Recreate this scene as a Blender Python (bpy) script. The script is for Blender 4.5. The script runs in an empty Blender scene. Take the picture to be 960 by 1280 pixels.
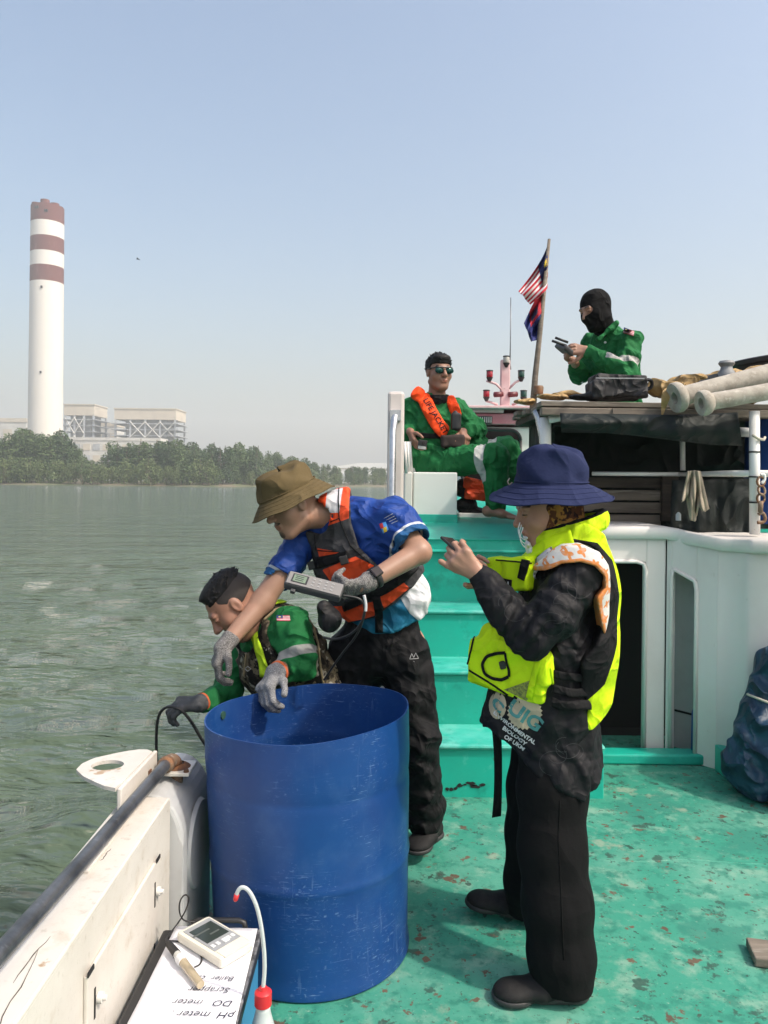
import bpy, bmesh, math, random
import numpy as np
from mathutils import Vector, Matrix, noise as mnoise
from mathutils.bvhtree import BVHTree

R = math.radians
random.seed(4)
RNG = np.random.RandomState(7)
SC = bpy.context.scene
COL = SC.collection

# ------------------------------------------------------------------ camera, sky, sun, exposure
CAM_H = 1.45            # eye height above the deck, metres
ROLL = R(0.6)
cam_data = bpy.data.cameras.new('camera')
cam = bpy.data.objects.new('camera', cam_data)
COL.objects.link(cam)
cam_data.sensor_fit = 'VERTICAL'
cam_data.sensor_height = 32.0
cam_data.lens = 32.0 * 961.0 / 1280.0
cam_data.shift_y = -37.0 / 1280.0
cam_data.clip_start = 0.05
cam_data.clip_end = 9000
cam.matrix_world = Matrix.Translation((0, 0, CAM_H)) @ Matrix.Rotation(R(90), 4, 'X') @ Matrix.Rotation(ROLL, 4, 'Z')
SC.camera = cam

SUN_EL, SUN_AZ = R(50), R(117)      # azimuth clockwise from the bow (+Y) towards starboard (+X)
world = bpy.data.worlds.new('World')
SC.world = world
world.use_nodes = True
wn = world.node_tree.nodes
sky = wn.new('ShaderNodeTexSky')
sky.sky_type = 'NISHITA'
sky.sun_disc = False
sky.sun_elevation = SUN_EL
sky.sun_rotation = SUN_AZ
sky.air_density = 1.35
sky.dust_density = 5.5
sky.ozone_density = 1.4
bg = wn['Background']
bg.inputs['Strength'].default_value = 0.15
world.node_tree.links.new(sky.outputs['Color'], bg.inputs['Color'])
sun_data = bpy.data.lights.new('sun', 'SUN')
sun_data.energy = 2.4
sun_data.angle = R(2.0)
sun_data.color = (1.0, 0.93, 0.83)
sun = bpy.data.objects.new('sun', sun_data)
COL.objects.link(sun)
sun_dir = Vector((math.cos(SUN_EL) * math.sin(SUN_AZ), math.cos(SUN_EL) * math.cos(SUN_AZ), math.sin(SUN_EL)))
sun.rotation_euler = (-sun_dir).to_track_quat('-Z', 'Y').to_euler()
sun.location = sun_dir * 30
SC.view_settings.view_transform = 'Standard'
SC.view_settings.look = 'None'
SC.view_settings.exposure = 0.6
SC.view_settings.gamma = 1.0
SC.render.engine = 'CYCLES'
SC.cycles.use_denoising = True
SC.cycles.max_bounces = 7
SC.cycles.transparent_max_bounces = 12
SC.cycles.volume_bounces = 1

# ------------------------------------------------------------------ helpers
def at(px, py, d):
    """photo position seen at depth d (metres ahead of the lens) -> place on the boat or shore"""
    u, v = px - 480.0, py - 603.0
    c, s = math.cos(ROLL), math.sin(ROLL)
    return Vector(((u * c + v * s) / 961.0 * d, d, CAM_H - (v * c - u * s) / 961.0 * d))

def tag(o, label=None, cat=None, group=None, kind=None):
    if label: o['label'] = label
    if cat: o['category'] = cat
    if group: o['group'] = group
    if kind: o['kind'] = kind
    return o

def thing(name, loc, label, cat, group=None):
    o = bpy.data.objects.new(name, None)
    o.empty_display_size = 0.1
    COL.objects.link(o)
    o.location = loc
    return tag(o, label, cat, group)

def base_of(o):
    b = Vector((0, 0, 0))
    while o is not None:
        b = b + Vector(o.location); o = o.parent
    return b

class MB:
    """collects shapes given in world metres; build() links them as one mesh object"""
    def __init__(s): s.v = []; s.f = []; s.m = []; s.cur = 0
    def add(s, vs, fs):
        n = len(s.v); s.v += [tuple(x) for x in vs]; s.f += [tuple(i + n for i in f) for f in fs]; s.m += [s.cur] * len(fs); return s
    def box(s, lo, hi, rot=None, piv=None):
        x0, y0, z0 = lo; x1, y1, z1 = hi
        vs = [Vector(p) for p in ((x0,y0,z0),(x1,y0,z0),(x1,y1,z0),(x0,y1,z0),(x0,y0,z1),(x1,y0,z1),(x1,y1,z1),(x0,y1,z1))]
        if rot is not None:
            piv = Vector(piv) if piv is not None else sum(vs, Vector()) / 8
            vs = [rot @ (v - piv) + piv for v in vs]
        return s.add(vs, [(0,3,2,1),(4,5,6,7),(0,1,5,4),(1,2,6,5),(2,3,7,6),(3,0,4,7)])
    def prism(s, pts, ext):
        """polygon (3D points) extruded by vector ext"""
        n = len(pts); ext = Vector(ext)
        vs = [Vector(p) for p in pts] + [Vector(p) + ext for p in pts]
        fs = [tuple(range(n))[::-1], tuple(range(n, 2 * n))] + [(i, (i + 1) % n, n + (i + 1) % n, n + i) for i in range(n)]
        return s.add(vs, fs)
    def tube(s, path, r, n=10, cap=True, flat=None):
        path = [Vector(p) for p in path]; k = len(path)
        rs = r if hasattr(r, '__len__') else [r] * k
        vs = []; t0 = None; nrm = None
        for i, p in enumerate(path):
            t = (path[min(i + 1, k - 1)] - path[max(i - 1, 0)])
            if t.length < 1e-9: t = Vector((0, 0, 1))
            t.normalize()
            if nrm is None:
                nrm = t.orthogonal().normalized()
            else:
                nrm = (nrm - t * nrm.dot(t))
                nrm = nrm.normalized() if nrm.length > 1e-6 else t.orthogonal().normalized()
            b = t.cross(nrm)
            for j in range(n):
                a = 2 * math.pi * j / n
                vs.append(p + (nrm * math.cos(a) + b * math.sin(a)) * rs[i])
        fs = []
        for i in range(k - 1):
            for j in range(n):
                fs.append((i * n + j, i * n + (j + 1) % n, (i + 1) * n + (j + 1) % n, (i + 1) * n + j))
        if cap:
            fs.append(tuple(range(n))[::-1]); fs.append(tuple((k - 1) * n + j for j in range(n)))
        return s.add(vs, fs)
    def lathe(s, c, prof, n=24, axis=(0, 0, 1), closed=False):
        """prof: (radius, height) pairs about axis through c"""
        ax = Vector(axis).normalized(); u = ax.orthogonal().normalized(); w = ax.cross(u); c = Vector(c)
        vs = []; k = len(prof)
        for r, h in prof:
            for j in range(n):
                a = 2 * math.pi * j / n
                vs.append(c + ax * h + (u * math.cos(a) + w * math.sin(a)) * max(r, 1e-5))
        fs = []
        for i in range(k - (0 if closed else 1)):
            i2 = (i + 1) % k
            for j in range(n):
                fs.append((i * n + j, i * n + (j + 1) % n, i2 * n + (j + 1) % n, i2 * n + j))
        return s.add(vs, fs)
    def grid(s, pts, nu, nv):
        fs = [(i * nv + j, (i + 1) * nv + j, (i + 1) * nv + j + 1, i * nv + j + 1) for i in range(nu - 1) for j in range(nv - 1)]
        return s.add(pts, fs)
    def build(s, name, mat, parent=None, smooth=False, bevel=0, solid=0, sub=0, auto=None):
        b = base_of(parent)
        me = bpy.data.meshes.new(name)
        me.from_pydata([(x - b.x, y - b.y, z - b.z) for x, y, z in s.v], [], s.f)
        mats = mat if isinstance(mat, (list, tuple)) else [mat]
        for m in mats: me.materials.append(m)
        if len(mats) > 1: me.polygons.foreach_set('material_index', s.m)
        return finish(name, me, parent, smooth, bevel, solid, sub, auto)

def finish(name, me, parent=None, smooth=False, bevel=0, solid=0, sub=0, auto=None):
    o = bpy.data.objects.new(name, me); COL.objects.link(o); o.parent = parent
    if smooth or auto:
        me.polygons.foreach_set('use_smooth', [True] * len(me.polygons))
    if auto:
        bm = bmesh.new(); bm.from_mesh(me)
        for e in bm.edges:
            if len(e.link_faces) == 2 and e.calc_face_angle(0) > R(auto): e.smooth = False
        bm.to_mesh(me); bm.free()
    if solid:
        m = o.modifiers.new('solid', 'SOLIDIFY'); m.thickness = solid; m.offset = 0
    if sub:
        m = o.modifiers.new('sub', 'SUBSURF'); m.levels = sub; m.render_levels = sub
    if bevel:
        m = o.modifiers.new('bevel', 'BEVEL'); m.width = bevel; m.segments = 2; m.limit_method = 'ANGLE'; m.angle_limit = R(40)
    return o

def copy_tree(o, parent=None):
    c = o.copy(); COL.objects.link(c); c.parent = parent
    for ch in list(o.children): copy_tree(ch, c)
    return c

# ------------------------------------------------------------------ materials
def mat(name, col, rough=0.6, metal=0.0, var=(), bump=None, bump2=None, layers=(), spec=None, fold=None, trans=0, sheen=0, alpha=None, emit=None, coat=0, coords='Object', stretch=None):
    """var: (scale, colour, lo, hi[, detail]) noise patches; layers: (mesh attribute, colour) where attribute > 0"""
    m = bpy.data.materials.new(name); m.use_nodes = True
    nt = m.node_tree; n = nt.nodes; l = nt.links
    p = n['Principled BSDF']
    tc = n.new('ShaderNodeTexCoord')
    vec = tc.outputs[coords]
    if stretch:
        mp = n.new('ShaderNodeMapping'); mp.inputs['Scale'].default_value = stretch
        l.new(vec, mp.inputs['Vector']); vec = mp.outputs['Vector']
    c = n.new('ShaderNodeRGB'); c.outputs[0].default_value = (*col, 1); cur = c.outputs[0]
    def mixin(cur, fac, colr):
        mx = n.new('ShaderNodeMix'); mx.data_type = 'RGBA'
        l.new(fac, mx.inputs[0]); l.new(cur, mx.inputs[6]); mx.inputs[7].default_value = (*colr, 1)
        return mx.outputs[2]
    for lay in layers:
        a = n.new('ShaderNodeAttribute'); a.attribute_name = lay[0]
        g = n.new('ShaderNodeMath'); g.operation = 'GREATER_THAN'; g.inputs[1].default_value = 0.0
        l.new(a.outputs['Fac'], g.inputs[0])
        cur = mixin(cur, g.outputs[0], lay[1])
    for i, vv in enumerate(var):
        sc, colr, lo, hi = vv[:4]
        t = n.new('ShaderNodeTexNoise'); t.inputs['Scale'].default_value = sc
        t.inputs['Detail'].default_value = vv[4] if len(vv) > 4 else 5.0
        t.inputs['Roughness'].default_value = 0.62
        off = n.new('ShaderNodeVectorMath'); off.operation = 'ADD'; off.inputs[1].default_value = (3.7 * i, 1.3 * i, 7.1 * i)
        l.new(vec, off.inputs[0]); l.new(off.outputs[0], t.inputs['Vector'])
        mr = n.new('ShaderNodeMapRange'); mr.inputs['From Min'].default_value = lo; mr.inputs['From Max'].default_value = hi
        l.new(t.outputs['Fac'], mr.inputs['Value'])
        amt = vv[5] if len(vv) > 5 else 1.0
        mr.inputs['To Max'].default_value = amt
        cur = mixin(cur, mr.outputs[0], colr)
    l.new(cur, p.inputs['Base Color'])
    p.inputs['Roughness'].default_value = rough
    p.inputs['Metallic'].default_value = metal
    if spec is not None: p.inputs['Specular IOR Level'].default_value = spec
    if trans: p.inputs['Transmission Weight'].default_value = trans
    if sheen:
        p.inputs['Sheen Weight'].default_value = sheen
        p.inputs['Sheen Roughness'].default_value = 0.5
    if alpha is not None: p.inputs['Alpha'].default_value = alpha
    if coat: p.inputs['Coat Weight'].default_value = coat; p.inputs['Coat Roughness'].default_value = 0.15
    if emit:
        p.inputs['Emission Color'].default_value = (*emit[0], 1); p.inputs['Emission Strength'].default_value = emit[1]
    prev = None
    if fold:      # (scale, strength, distance): ridged creases
        t = n.new('ShaderNodeTexNoise'); t.noise_type = 'RIDGED_MULTIFRACTAL'; t.inputs['Scale'].default_value = fold[0]; t.inputs['Detail'].default_value = 2.5; t.inputs['Roughness'].default_value = 0.45; t.inputs['Distortion'].default_value = 0.6
        t.inputs['Offset'].default_value = 0.9; t.inputs['Gain'].default_value = 1.5
        l.new(vec, t.inputs['Vector'])
        b = n.new('ShaderNodeBump'); b.inputs['Strength'].default_value = fold[1]; b.inputs['Distance'].default_value = fold[2]
        l.new(t.outputs['Fac'], b.inputs['Height']); prev = b.outputs['Normal']
    for bb in (bump, bump2):
        if not bb: continue
        t = n.new('ShaderNodeTexNoise'); t.inputs['Scale'].default_value = bb[0]; t.inputs['Detail'].default_value = 4.0
        l.new(vec, t.inputs['Vector'])
        b = n.new('ShaderNodeBump'); b.inputs['Strength'].default_value = bb[1]; b.inputs['Distance'].default_value = bb[2]
        l.new(t.outputs['Fac'], b.inputs['Height'])
        if prev: l.new(prev, b.inputs['Normal'])
        prev = b.outputs['Normal']
    if prev: l.new(prev, p.inputs['Normal'])
    return m

# ------------------------------------------------------------------ signed-distance modelling (bodies, cloth)
def V3(a): return np.array((a[0], a[1], a[2]), dtype=np.float32)
def smin(a, b, k):
    if k <= 0: return np.minimum(a, b)
    h = np.clip(0.5 + 0.5 * (b - a) / k, 0, 1)
    return b + (a - b) * h - k * h * (1 - h)

class Shape:
    """a soft union of tapered limbs, ellipsoids and blocks"""
    def __init__(s, k=0.02): s.p = []; s.k = k
    def cap(s, a, b, ra, rb=None, k=None, op='add', flat=None):
        s.p.append(('cap', V3(a), V3(b), ra, ra if rb is None else rb, s.k if k is None else k, op, flat)); return s
    def chain(s, pts, rs, k=None, op='add', flat=None):
        for i in range(len(pts) - 1): s.cap(pts[i], pts[i + 1], rs[i], rs[i + 1], k, op, flat)
        return s
    def ell(s, c, r, M=None, k=None, op='add'):
        """M rows = local axes"""
        M = np.eye(3, dtype=np.float32) if M is None else np.array(M, dtype=np.float32)
        s.p.append(('ell', V3(c), V3(r), M, None, s.k if k is None else k, op, None)); return s
    def box(s, c, h, M=None, rnd=0.01, k=None, op='add'):
        M = np.eye(3, dtype=np.float32) if M is None else np.array(M, dtype=np.float32)
        s.p.append(('box', V3(c), V3(h), M, rnd, s.k if k is None else k, op, None)); return s
    def plane(s, c, n, op='int', k=0.0):
        """keeps the side n points away from"""
        n = V3(n); n = n / np.linalg.norm(n)
        s.p.append(('plane', V3(c), n, None, None, k, op, None)); return s
    def extend(s, o): s.p += o.p; return s
    def bounds(s):
        lo = np.full(3, 1e9); hi = np.full(3, -1e9)
        for q in s.p:
            if q[6] != 'add': continue
            l, h = prim_bb(q); lo = np.minimum(lo, l); hi = np.maximum(hi, h)
        return lo, hi
    def at(s, P):
        F = np.full(P.shape[:-1], 1e3, dtype=np.float32)
        for q in s.p: F = comb(F, prim_d(q, P), q[6], q[5])
        return F

def prim_bb(q):
    if q[0] == 'cap':
        r = max(q[3], q[4])
        if q[7] is not None: r *= max(1.0, q[7][1])
        return np.minimum(q[1], q[2]) - r, np.maximum(q[1], q[2]) + r
    if q[0] == 'ell':
        e = np.sqrt(((q[3] * q[2][:, None]) ** 2).sum(0)); return q[1] - e, q[1] + e
    if q[0] == 'box':
        e = np.abs(q[3] * (q[2] + q[4])[:, None]).sum(0); return q[1] - e, q[1] + e
    return np.full(3, -1e9), np.full(3, 1e9)

def prim_d(q, P):
    if q[0] == 'cap':
        a, b, ra, rb = q[1:5]
        ab = b - a; L = float((ab * ab).sum()) + 1e-12
        pa = P - a
        t = np.clip((pa @ ab) / L, 0, 1)
        w = pa - t[..., None] * ab
        if q[7] is not None:       # elliptical section: (axis, factor) wider along axis
            ax = V3(q[7][0]); ax = ax / np.linalg.norm(ax); f = q[7][1]
            c = w @ ax
            w = w + (c * (1.0 / f - 1.0))[..., None] * ax
        return np.sqrt((w * w).sum(-1)) - (ra + (rb - ra) * t)
    if q[0] == 'ell':
        l = (P - q[1]) @ q[3].T
        r = q[2]
        k0 = np.sqrt(((l / r) ** 2).sum(-1)); k1 = np.sqrt(((l / (r * r)) ** 2).sum(-1)) + 1e-9
        return k0 * (k0 - 1.0) / k1
    if q[0] == 'box':
        l = np.abs((P - q[1]) @ q[3].T) - q[2]
        return np.sqrt((np.maximum(l, 0) ** 2).sum(-1)) + np.minimum(l.max(-1), 0) - q[4]
    return (P - q[1]) @ q[2]

def comb(F, d, op, k):
    if op == 'add': return smin(F, d, k)
    if op == 'sub': return -smin(-F, d, k)
    return -smin(-F, -d, k)

def waves(P, seed, freq, amp, stretch=(1, 1, 1), n=7, warp=0.6):
    """cloth-like ripples"""
    r = np.random.RandomState(seed)
    out = np.zeros(P.shape[:-1], dtype=np.float32)
    S = np.array(stretch, dtype=np.float32)
    Q = P * S
    W = np.stack([np.sin(Q @ (r.normal(size=3) * freq * 0.45).astype(np.float32) + r.rand() * 6.28) for _ in range(3)], -1) * (warp / freq)
    Q = Q + W.astype(np.float32)
    for i in range(n):
        d = r.normal(size=3); d /= np.linalg.norm(d)
        s = np.sin(Q @ (d * freq * r.uniform(0.6, 1.5)).astype(np.float32) + r.rand() * 6.28)
        out += (1 - np.abs(s)) ** 1.5 if i % 2 else s
    return out * (amp / n)

def mesh_from(shape, res, name, disp=None, attrs=None, bb=None):
    lo, hi = shape.bounds() if bb is None else bb
    lo = np.array(lo) - 3 * res; hi = np.array(hi) + 3 * res
    dims = np.ceil((hi - lo) / res).astype(int) + 1
    ax = [lo[i] + np.arange(dims[i]) * res for i in range(3)]
    F = np.full(dims, 1.0, dtype=np.float32)
    for q in shape.p:
        if q[6] == 'int':
            sl = (slice(None),) * 3
        else:
            l, h = prim_bb(q); pad = q[5] + 4 * res
            i0 = np.clip(np.floor((l - pad - lo) / res).astype(int), 0, dims - 1); i1 = np.clip(np.ceil((h + pad - lo) / res).astype(int) + 1, 1, dims)
            if np.any(i1 <= i0): continue
            sl = tuple(slice(a, b) for a, b in zip(i0, i1))
        g = np.stack(np.meshgrid(*[ax[i][sl[i]] for i in range(3)], indexing='ij'), -1).astype(np.float32)
        F[sl] = comb(F[sl], prim_d(q, g), q[6], q[5])
    if disp is not None:
        near = np.nonzero(np.abs(F) < 0.035)
        P = np.stack([ax[i][near[i]] for i in range(3)], -1).astype(np.float32)
        F[near] += disp(P)
    v, f = surface_nets(F, lo, res)
    me = bpy.data.meshes.new(name)
    me.vertices.add(len(v)); me.vertices.foreach_set('co', v.astype(np.float32).ravel())
    me.loops.add(len(f) * 4); me.loops.foreach_set('vertex_index', f.astype(np.int32).ravel())
    me.polygons.add(len(f)); me.polygons.foreach_set('loop_start', np.arange(0, len(f) * 4, 4, dtype=np.int32))
    me.update(calc_edges=True)
    if attrs:
        for an, fn in attrs.items():
            a = me.attributes.new(an, 'FLOAT', 'POINT')
            a.data.foreach_set('value', fn(v.astype(np.float32)).astype(np.float32))
    return me

def surface_nets(F, lo, res):
    ins = F < 0
    nx, ny, nz = F.shape
    c = np.zeros((nx - 1, ny - 1, nz - 1), dtype=np.int8)
    for dx in (0, 1):
        for dy in (0, 1):
            for dz in (0, 1):
                c += ins[dx:nx - 1 + dx, dy:ny - 1 + dy, dz:nz - 1 + dz]
    act = np.nonzero((c > 0) & (c < 8))
    idx = np.full(c.shape, -1, dtype=np.int64); idx[act] = np.arange(len(act[0]))
    I = np.stack(act, -1)
    acc = np.zeros((len(I), 3)); cnt = np.zeros(len(I))
    corners = [(0,0,0),(1,0,0),(0,1,0),(1,1,0),(0,0,1),(1,0,1),(0,1,1),(1,1,1)]
    val = {q: F[I[:, 0] + q[0], I[:, 1] + q[1], I[:, 2] + q[2]].astype(np.float64) for q in corners}
    for a in corners:
        for d in range(3):
            if a[d]: continue
            b = list(a); b[d] = 1; b = tuple(b)
            va, vb = val[a], val[b]
            m = (va < 0) != (vb < 0)
            t = np.where(m, va / np.where(np.abs(va - vb) < 1e-12, 1, va - vb), 0)
            pos = np.array(a, dtype=float)[None, :] + t[:, None] * np.eye(3)[d]
            acc[m] += pos[m]; cnt[m] += 1
    v = (I + acc / np.maximum(cnt, 1)[:, None]) * res + np.array(lo)
    fs = []
    for d in range(3):
        o1, o2 = (d + 1) % 3, (d + 2) % 3
        s0 = [slice(None)] * 3; s1 = [slice(None)] * 3
        s0[d] = slice(0, -1); s1[d] = slice(1, None)
        A = ins[tuple(s0)]; B = ins[tuple(s1)]
        e = np.stack(np.nonzero(A != B), -1)
        ok = (e[:, o1] > 0) & (e[:, o2] > 0) & (e[:, o1] < F.shape[o1] - 1) & (e[:, o2] < F.shape[o2] - 1)
        e = e[ok]
        def cell(a, b):
            q = e.copy(); q[:, o1] -= a; q[:, o2] -= b
            return idx[q[:, 0], q[:, 1], q[:, 2]]
        quad = np.stack([cell(1, 1), cell(0, 1), cell(0, 0), cell(1, 0)], -1)
        flip = ~A[e[:, 0], e[:, 1], e[:, 2]]
        quad[flip] = quad[flip][:, ::-1]
        fs.append(quad)
    return v, np.concatenate(fs)

def sculpt(shape, res, name, material, parent=None, disp=None, attrs=None, bb=None):
    me = mesh_from(shape, res, name, disp, attrs, bb)
    b = base_of(parent)
    if b.length > 0: me.transform(Matrix.Translation(-b))
    me.materials.append(material)
    return finish(name, me, parent, smooth=True)
# ------------------------------------------------------------------ water, far shore, power station
WATER_Z = -0.75
M_water = mat('river_water', (0.080, 0.112, 0.074), rough=0.05, var=[(0.12, (0.096, 0.126, 0.083), 0.35, 0.7, 3)], spec=0.5)
def water_material(m):
    nt = m.node_tree; n = nt.nodes; l = nt.links; p = n['Principled BSDF']
    p.inputs['IOR'].default_value = 1.33
    tc = n.new('ShaderNodeTexCoord'); prev = None
    for sc, st, rot, dist, strength in ((1.1, (1.0, 2.4, 1), 0.22, 0.26, 0.8), (3.0, (1.0, 2.4, 1), -0.2, 0.12, 0.9), (0.28, (0.7, 2.2, 1), 0.12, 1.2, 0.6), (8.0, (1, 2.0, 1), 0.15, 0.034, 0.9)):
        mp = n.new('ShaderNodeMapping'); mp.inputs['Scale'].default_value = st; mp.inputs['Rotation'].default_value = (0, 0, rot)
        l.new(tc.outputs['Object'], mp.inputs['Vector'])
        t = n.new('ShaderNodeTexNoise'); t.inputs['Scale'].default_value = sc; t.inputs['Detail'].default_value = 2.0; t.inputs['Roughness'].default_value = 0.5
        l.new(mp.outputs['Vector'], t.inputs['Vector'])
        b = n.new('ShaderNodeBump'); b.inputs['Strength'].default_value = strength; b.inputs['Distance'].default_value = dist
        l.new(t.outputs['Fac'], b.inputs['Height'])
        if prev: l.new(prev, b.inputs['Normal'])
        prev = b.outputs['Normal']
    l.new(prev, p.inputs['Normal'])
water_material(M_water)

def make_water():
    angs = np.concatenate([np.arange(-48, 32, 0.22), np.arange(32, 312, 4.0)])      # degrees from the bow, finer ahead
    rad = 0.6 * 1.034 ** np.arange(252)
    rad = rad[rad < 2600]; rad = np.append(rad, 2600)
    A, Rr = np.meshgrid(np.radians(angs), rad, indexing='ij')
    X = Rr * np.sin(A); Y = Rr * np.cos(A)
    Z = np.zeros_like(X)
    r = np.random.RandomState(3)
    for i in range(26):
        wl = r.uniform(0.55, 3.4); th = r.normal(0.25, 0.5) + math.pi / 2
        k = 2 * math.pi / wl
        ph = (X * math.cos(th) + Y * math.sin(th)) * k + r.rand() * 6.28 + 0.7 * np.sin(X * 0.8 * r.rand() + Y * 0.5 * r.rand() + r.rand() * 6)
        s = np.sin(ph)
        fade = np.clip(1 - Rr * math.radians(0.22) * 5 / wl, 0, 1) * np.clip(1 - Rr * 0.034 * 3 / wl, 0, 1)
        Z += 0.018 * wl ** 0.7 * (1 - np.abs(s)) ** 1.2 * fade
    na, nr = X.shape
    v = np.stack([X, Y, WATER_Z + Z], -1).reshape(-1, 3)
    i, j = np.meshgrid(np.arange(na), np.arange(nr - 1), indexing='ij')
    i2 = (i + 1) % na
    f = np.stack([i * nr + j, i * nr + j + 1, i2 * nr + j + 1, i2 * nr + j], -1).reshape(-1, 4)
    me = bpy.data.meshes.new('water')
    me.vertices.add(len(v)); me.vertices.foreach_set('co', v.ravel())
    me.loops.add(len(f) * 4); me.loops.foreach_set('vertex_index', f.astype(np.int32).ravel())
    me.polygons.add(len(f)); me.polygons.foreach_set('loop_start', np.arange(0, len(f) * 4, 4, dtype=np.int32))
    me.update(calc_edges=True); me.materials.append(M_water)
    o = finish('water', me, smooth=True)
    tag(o, kind='structure')
make_water()

M_land = mat('shore_mud', (0.16, 0.13, 0.085), 0.95, var=[(0.08, (0.10, 0.12, 0.05), 0.45, 0.6), (0.5, (0.24, 0.21, 0.15), 0.5, 0.7)])
def shore_y(x):
    """distance of the bank ahead of the boat"""
    if x < -62: return 283 + (x + 62) * 0.02
    return 283 + (x + 62) * 1.55 if x < 40 else 441 + (x - 40) * 0.4
bank = MB()
xs = [-900, -500, -300] + list(range(-220, 60, 6)) + [100, 200, 400, 900]
pts = []
for x in xs:
    y = shore_y(x) + 2.5 * math.sin(x * 0.21) + 1.5 * math.sin(x * 0.47 + 1)
    for dy, z in ((-4, -0.3), (0, 0.05), (4, 0.5), (14, 0.9), (60, 1.4), (2200 - y, 1.6)):
        pts.append((x, y + dy, WATER_Z + z))
bank.grid(pts, len(xs), 6)
tag(bank.build('shore_ground', M_land, smooth=True), kind='structure')

# trees: leaf clumps spread through an uneven crown, on a tapered trunk with limbs
M_bark = mat('bark', (0.10, 0.075, 0.05), 0.95, var=[(2.0, (0.16, 0.13, 0.10), 0.4, 0.7)])
M_leafs = [mat('foliage_dark', (0.042, 0.082, 0.026), 0.7, var=[(0.35, (0.075, 0.12, 0.038), 0.4, 0.65)]),
           mat('foliage_mid', (0.065, 0.108, 0.032), 0.7, var=[(0.35, (0.10, 0.15, 0.046), 0.4, 0.65)]),
           mat('foliage_light', (0.10, 0.14, 0.045), 0.7, var=[(0.35, (0.14, 0.185, 0.06), 0.4, 0.65)])]
def crown_mesh(seed, h, w, low, leaves, size):
    r = np.random.RandomState(seed); vs = []; fs = []
    blobs = []
    nb = 15
    for i in range(nb):
        t = i / (nb - 1)
        z = h * (low + (0.97 - low) * t)
        prof = math.sin(math.pi * min(1, 0.22 + 0.80 * t)) ** 0.7
        a = r.rand() * 6.28; rr = w * 0.5 * prof * r.uniform(0.2, 0.75)
        blobs.append((rr * math.cos(a), rr * math.sin(a), z, w * r.uniform(0.16, 0.30)))
    per = leaves // nb
    for bx, by, bz, br in blobs:
        d = r.normal(size=(per, 3)); d /= np.linalg.norm(d, axis=1)[:, None]
        rad = br * r.uniform(0.45, 1.08, size=per) ** 0.6
        P = d * rad[:, None] * np.array((1, 1, 0.85)) + np.array((bx, by, bz))
        for p in P:
            u = r.normal(size=3); u /= np.linalg.norm(u); w2 = np.cross(u, r.normal(size=3)); w2 /= np.linalg.norm(w2) + 1e-9
            s = size * r.uniform(0.6, 1.35); n = len(vs)
            vs += [tuple(p - u * s - w2 * s * 0.2), tuple(p + w2 * s * 0.55), tuple(p + u * s), tuple(p - w2 * s * 0.6)]
            fs.append((n, n + 1, n + 2, n + 3))
    me = bpy.data.meshes.new('crown'); me.from_pydata(vs, [], fs); return me, blobs
def trunk_mesh(seed, h, blobs):
    r = random.Random(seed); b = MB()
    top = Vector((blobs[-1][0] * 0.5, blobs[-1][1] * 0.5, h * 0.8))
    b.tube([(0, 0, -0.8), (0.15, 0.1, h * 0.2), (0.2, -0.1, h * 0.45), top], [h * 0.022, h * 0.018, h * 0.013, h * 0.004], 7)
    for q in blobs[1::2]:
        z0 = max(0.1 * h, q[2] - 0.22 * h)
        b.tube([(0.15, 0, z0), (q[0] * 0.5 + 0.1, q[1] * 0.5, (z0 + q[2]) / 2 + 0.3), (q[0], q[1], q[2])], [h * 0.009, h * 0.006, h * 0.003], 5)
    me = bpy.data.meshes.new('trunk'); me.from_pydata(b.v, [], b.f); me.materials.append(M_bark); return me
variants = {}
def tree_variant(kind, i):
    key = (kind, i)
    if key not in variants:
        if kind == 'tall': c, b = crown_mesh(10 + i, 1.0, 0.74, 0.16, 2000, 0.027)
        elif kind == 'slim': c, b = crown_mesh(30 + i, 1.0, 0.52, 0.24, 1500, 0.024)
        else: c, b = crown_mesh(50 + i, 1.0, 1.05, 0.16, 1000, 0.042)
        c.materials.append(M_leafs[{'tall': 0, 'slim': 1, 'bush': 2}[kind] if i % 3 else 1])
        variants[key] = (c, trunk_mesh(70 + i, 1.0, b))
    return variants[key]
TREE_LABEL = {'tall': ('mangrove_tree', 'tall dark green mangrove tree in the back row along the far shore', 'tree', 'tall trees lining the far bank'),
              'slim': ('slender_tree', 'slender open-crowned tree rising from the far shore', 'tree', 'slender trees on the far bank'),
              'bush': ('mangrove_shrub', 'low light green mangrove shrub at the edge of the far water', 'shrub', 'low mangroves at the waterline')}
def plant(kind, x, y, h, z=None):
    nm, lb, ct, gr = TREE_LABEL[kind]
    c, t = tree_variant(kind, random.randrange(6))
    o = thing(nm, (x, y, WATER_Z + (0.6 if z is None else z)), lb, ct, gr)
    s = h; o.scale = (s * random.uniform(0.85, 1.2), s * random.uniform(0.85, 1.2), s); o.rotation_euler = (0, 0, random.uniform(0, 6.28))
    for nm2, me in (('crown', c), ('trunk', t)):
        q = bpy.data.objects.new(nm2, me); COL.objects.link(q); q.parent = o
def tree_top(px):
    """height of the tree line along the shore, from the photograph"""
    K = [(-60, 18), (0, 18.5), (70, 19.5), (98, 16), (110, 8), (130, 8.5), (140, 15), (200, 16), (215, 15.5), (300, 14.5), (345, 14), (420, 12.0), (480, 11.5), (700, 12), (1000, 12)]
    for (a, ha), (b, hb) in zip(K, K[1:]):
        if a <= px <= b: return ha + (hb - ha) * (px - a) / (b - a)
    return 14
px = -40
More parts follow.
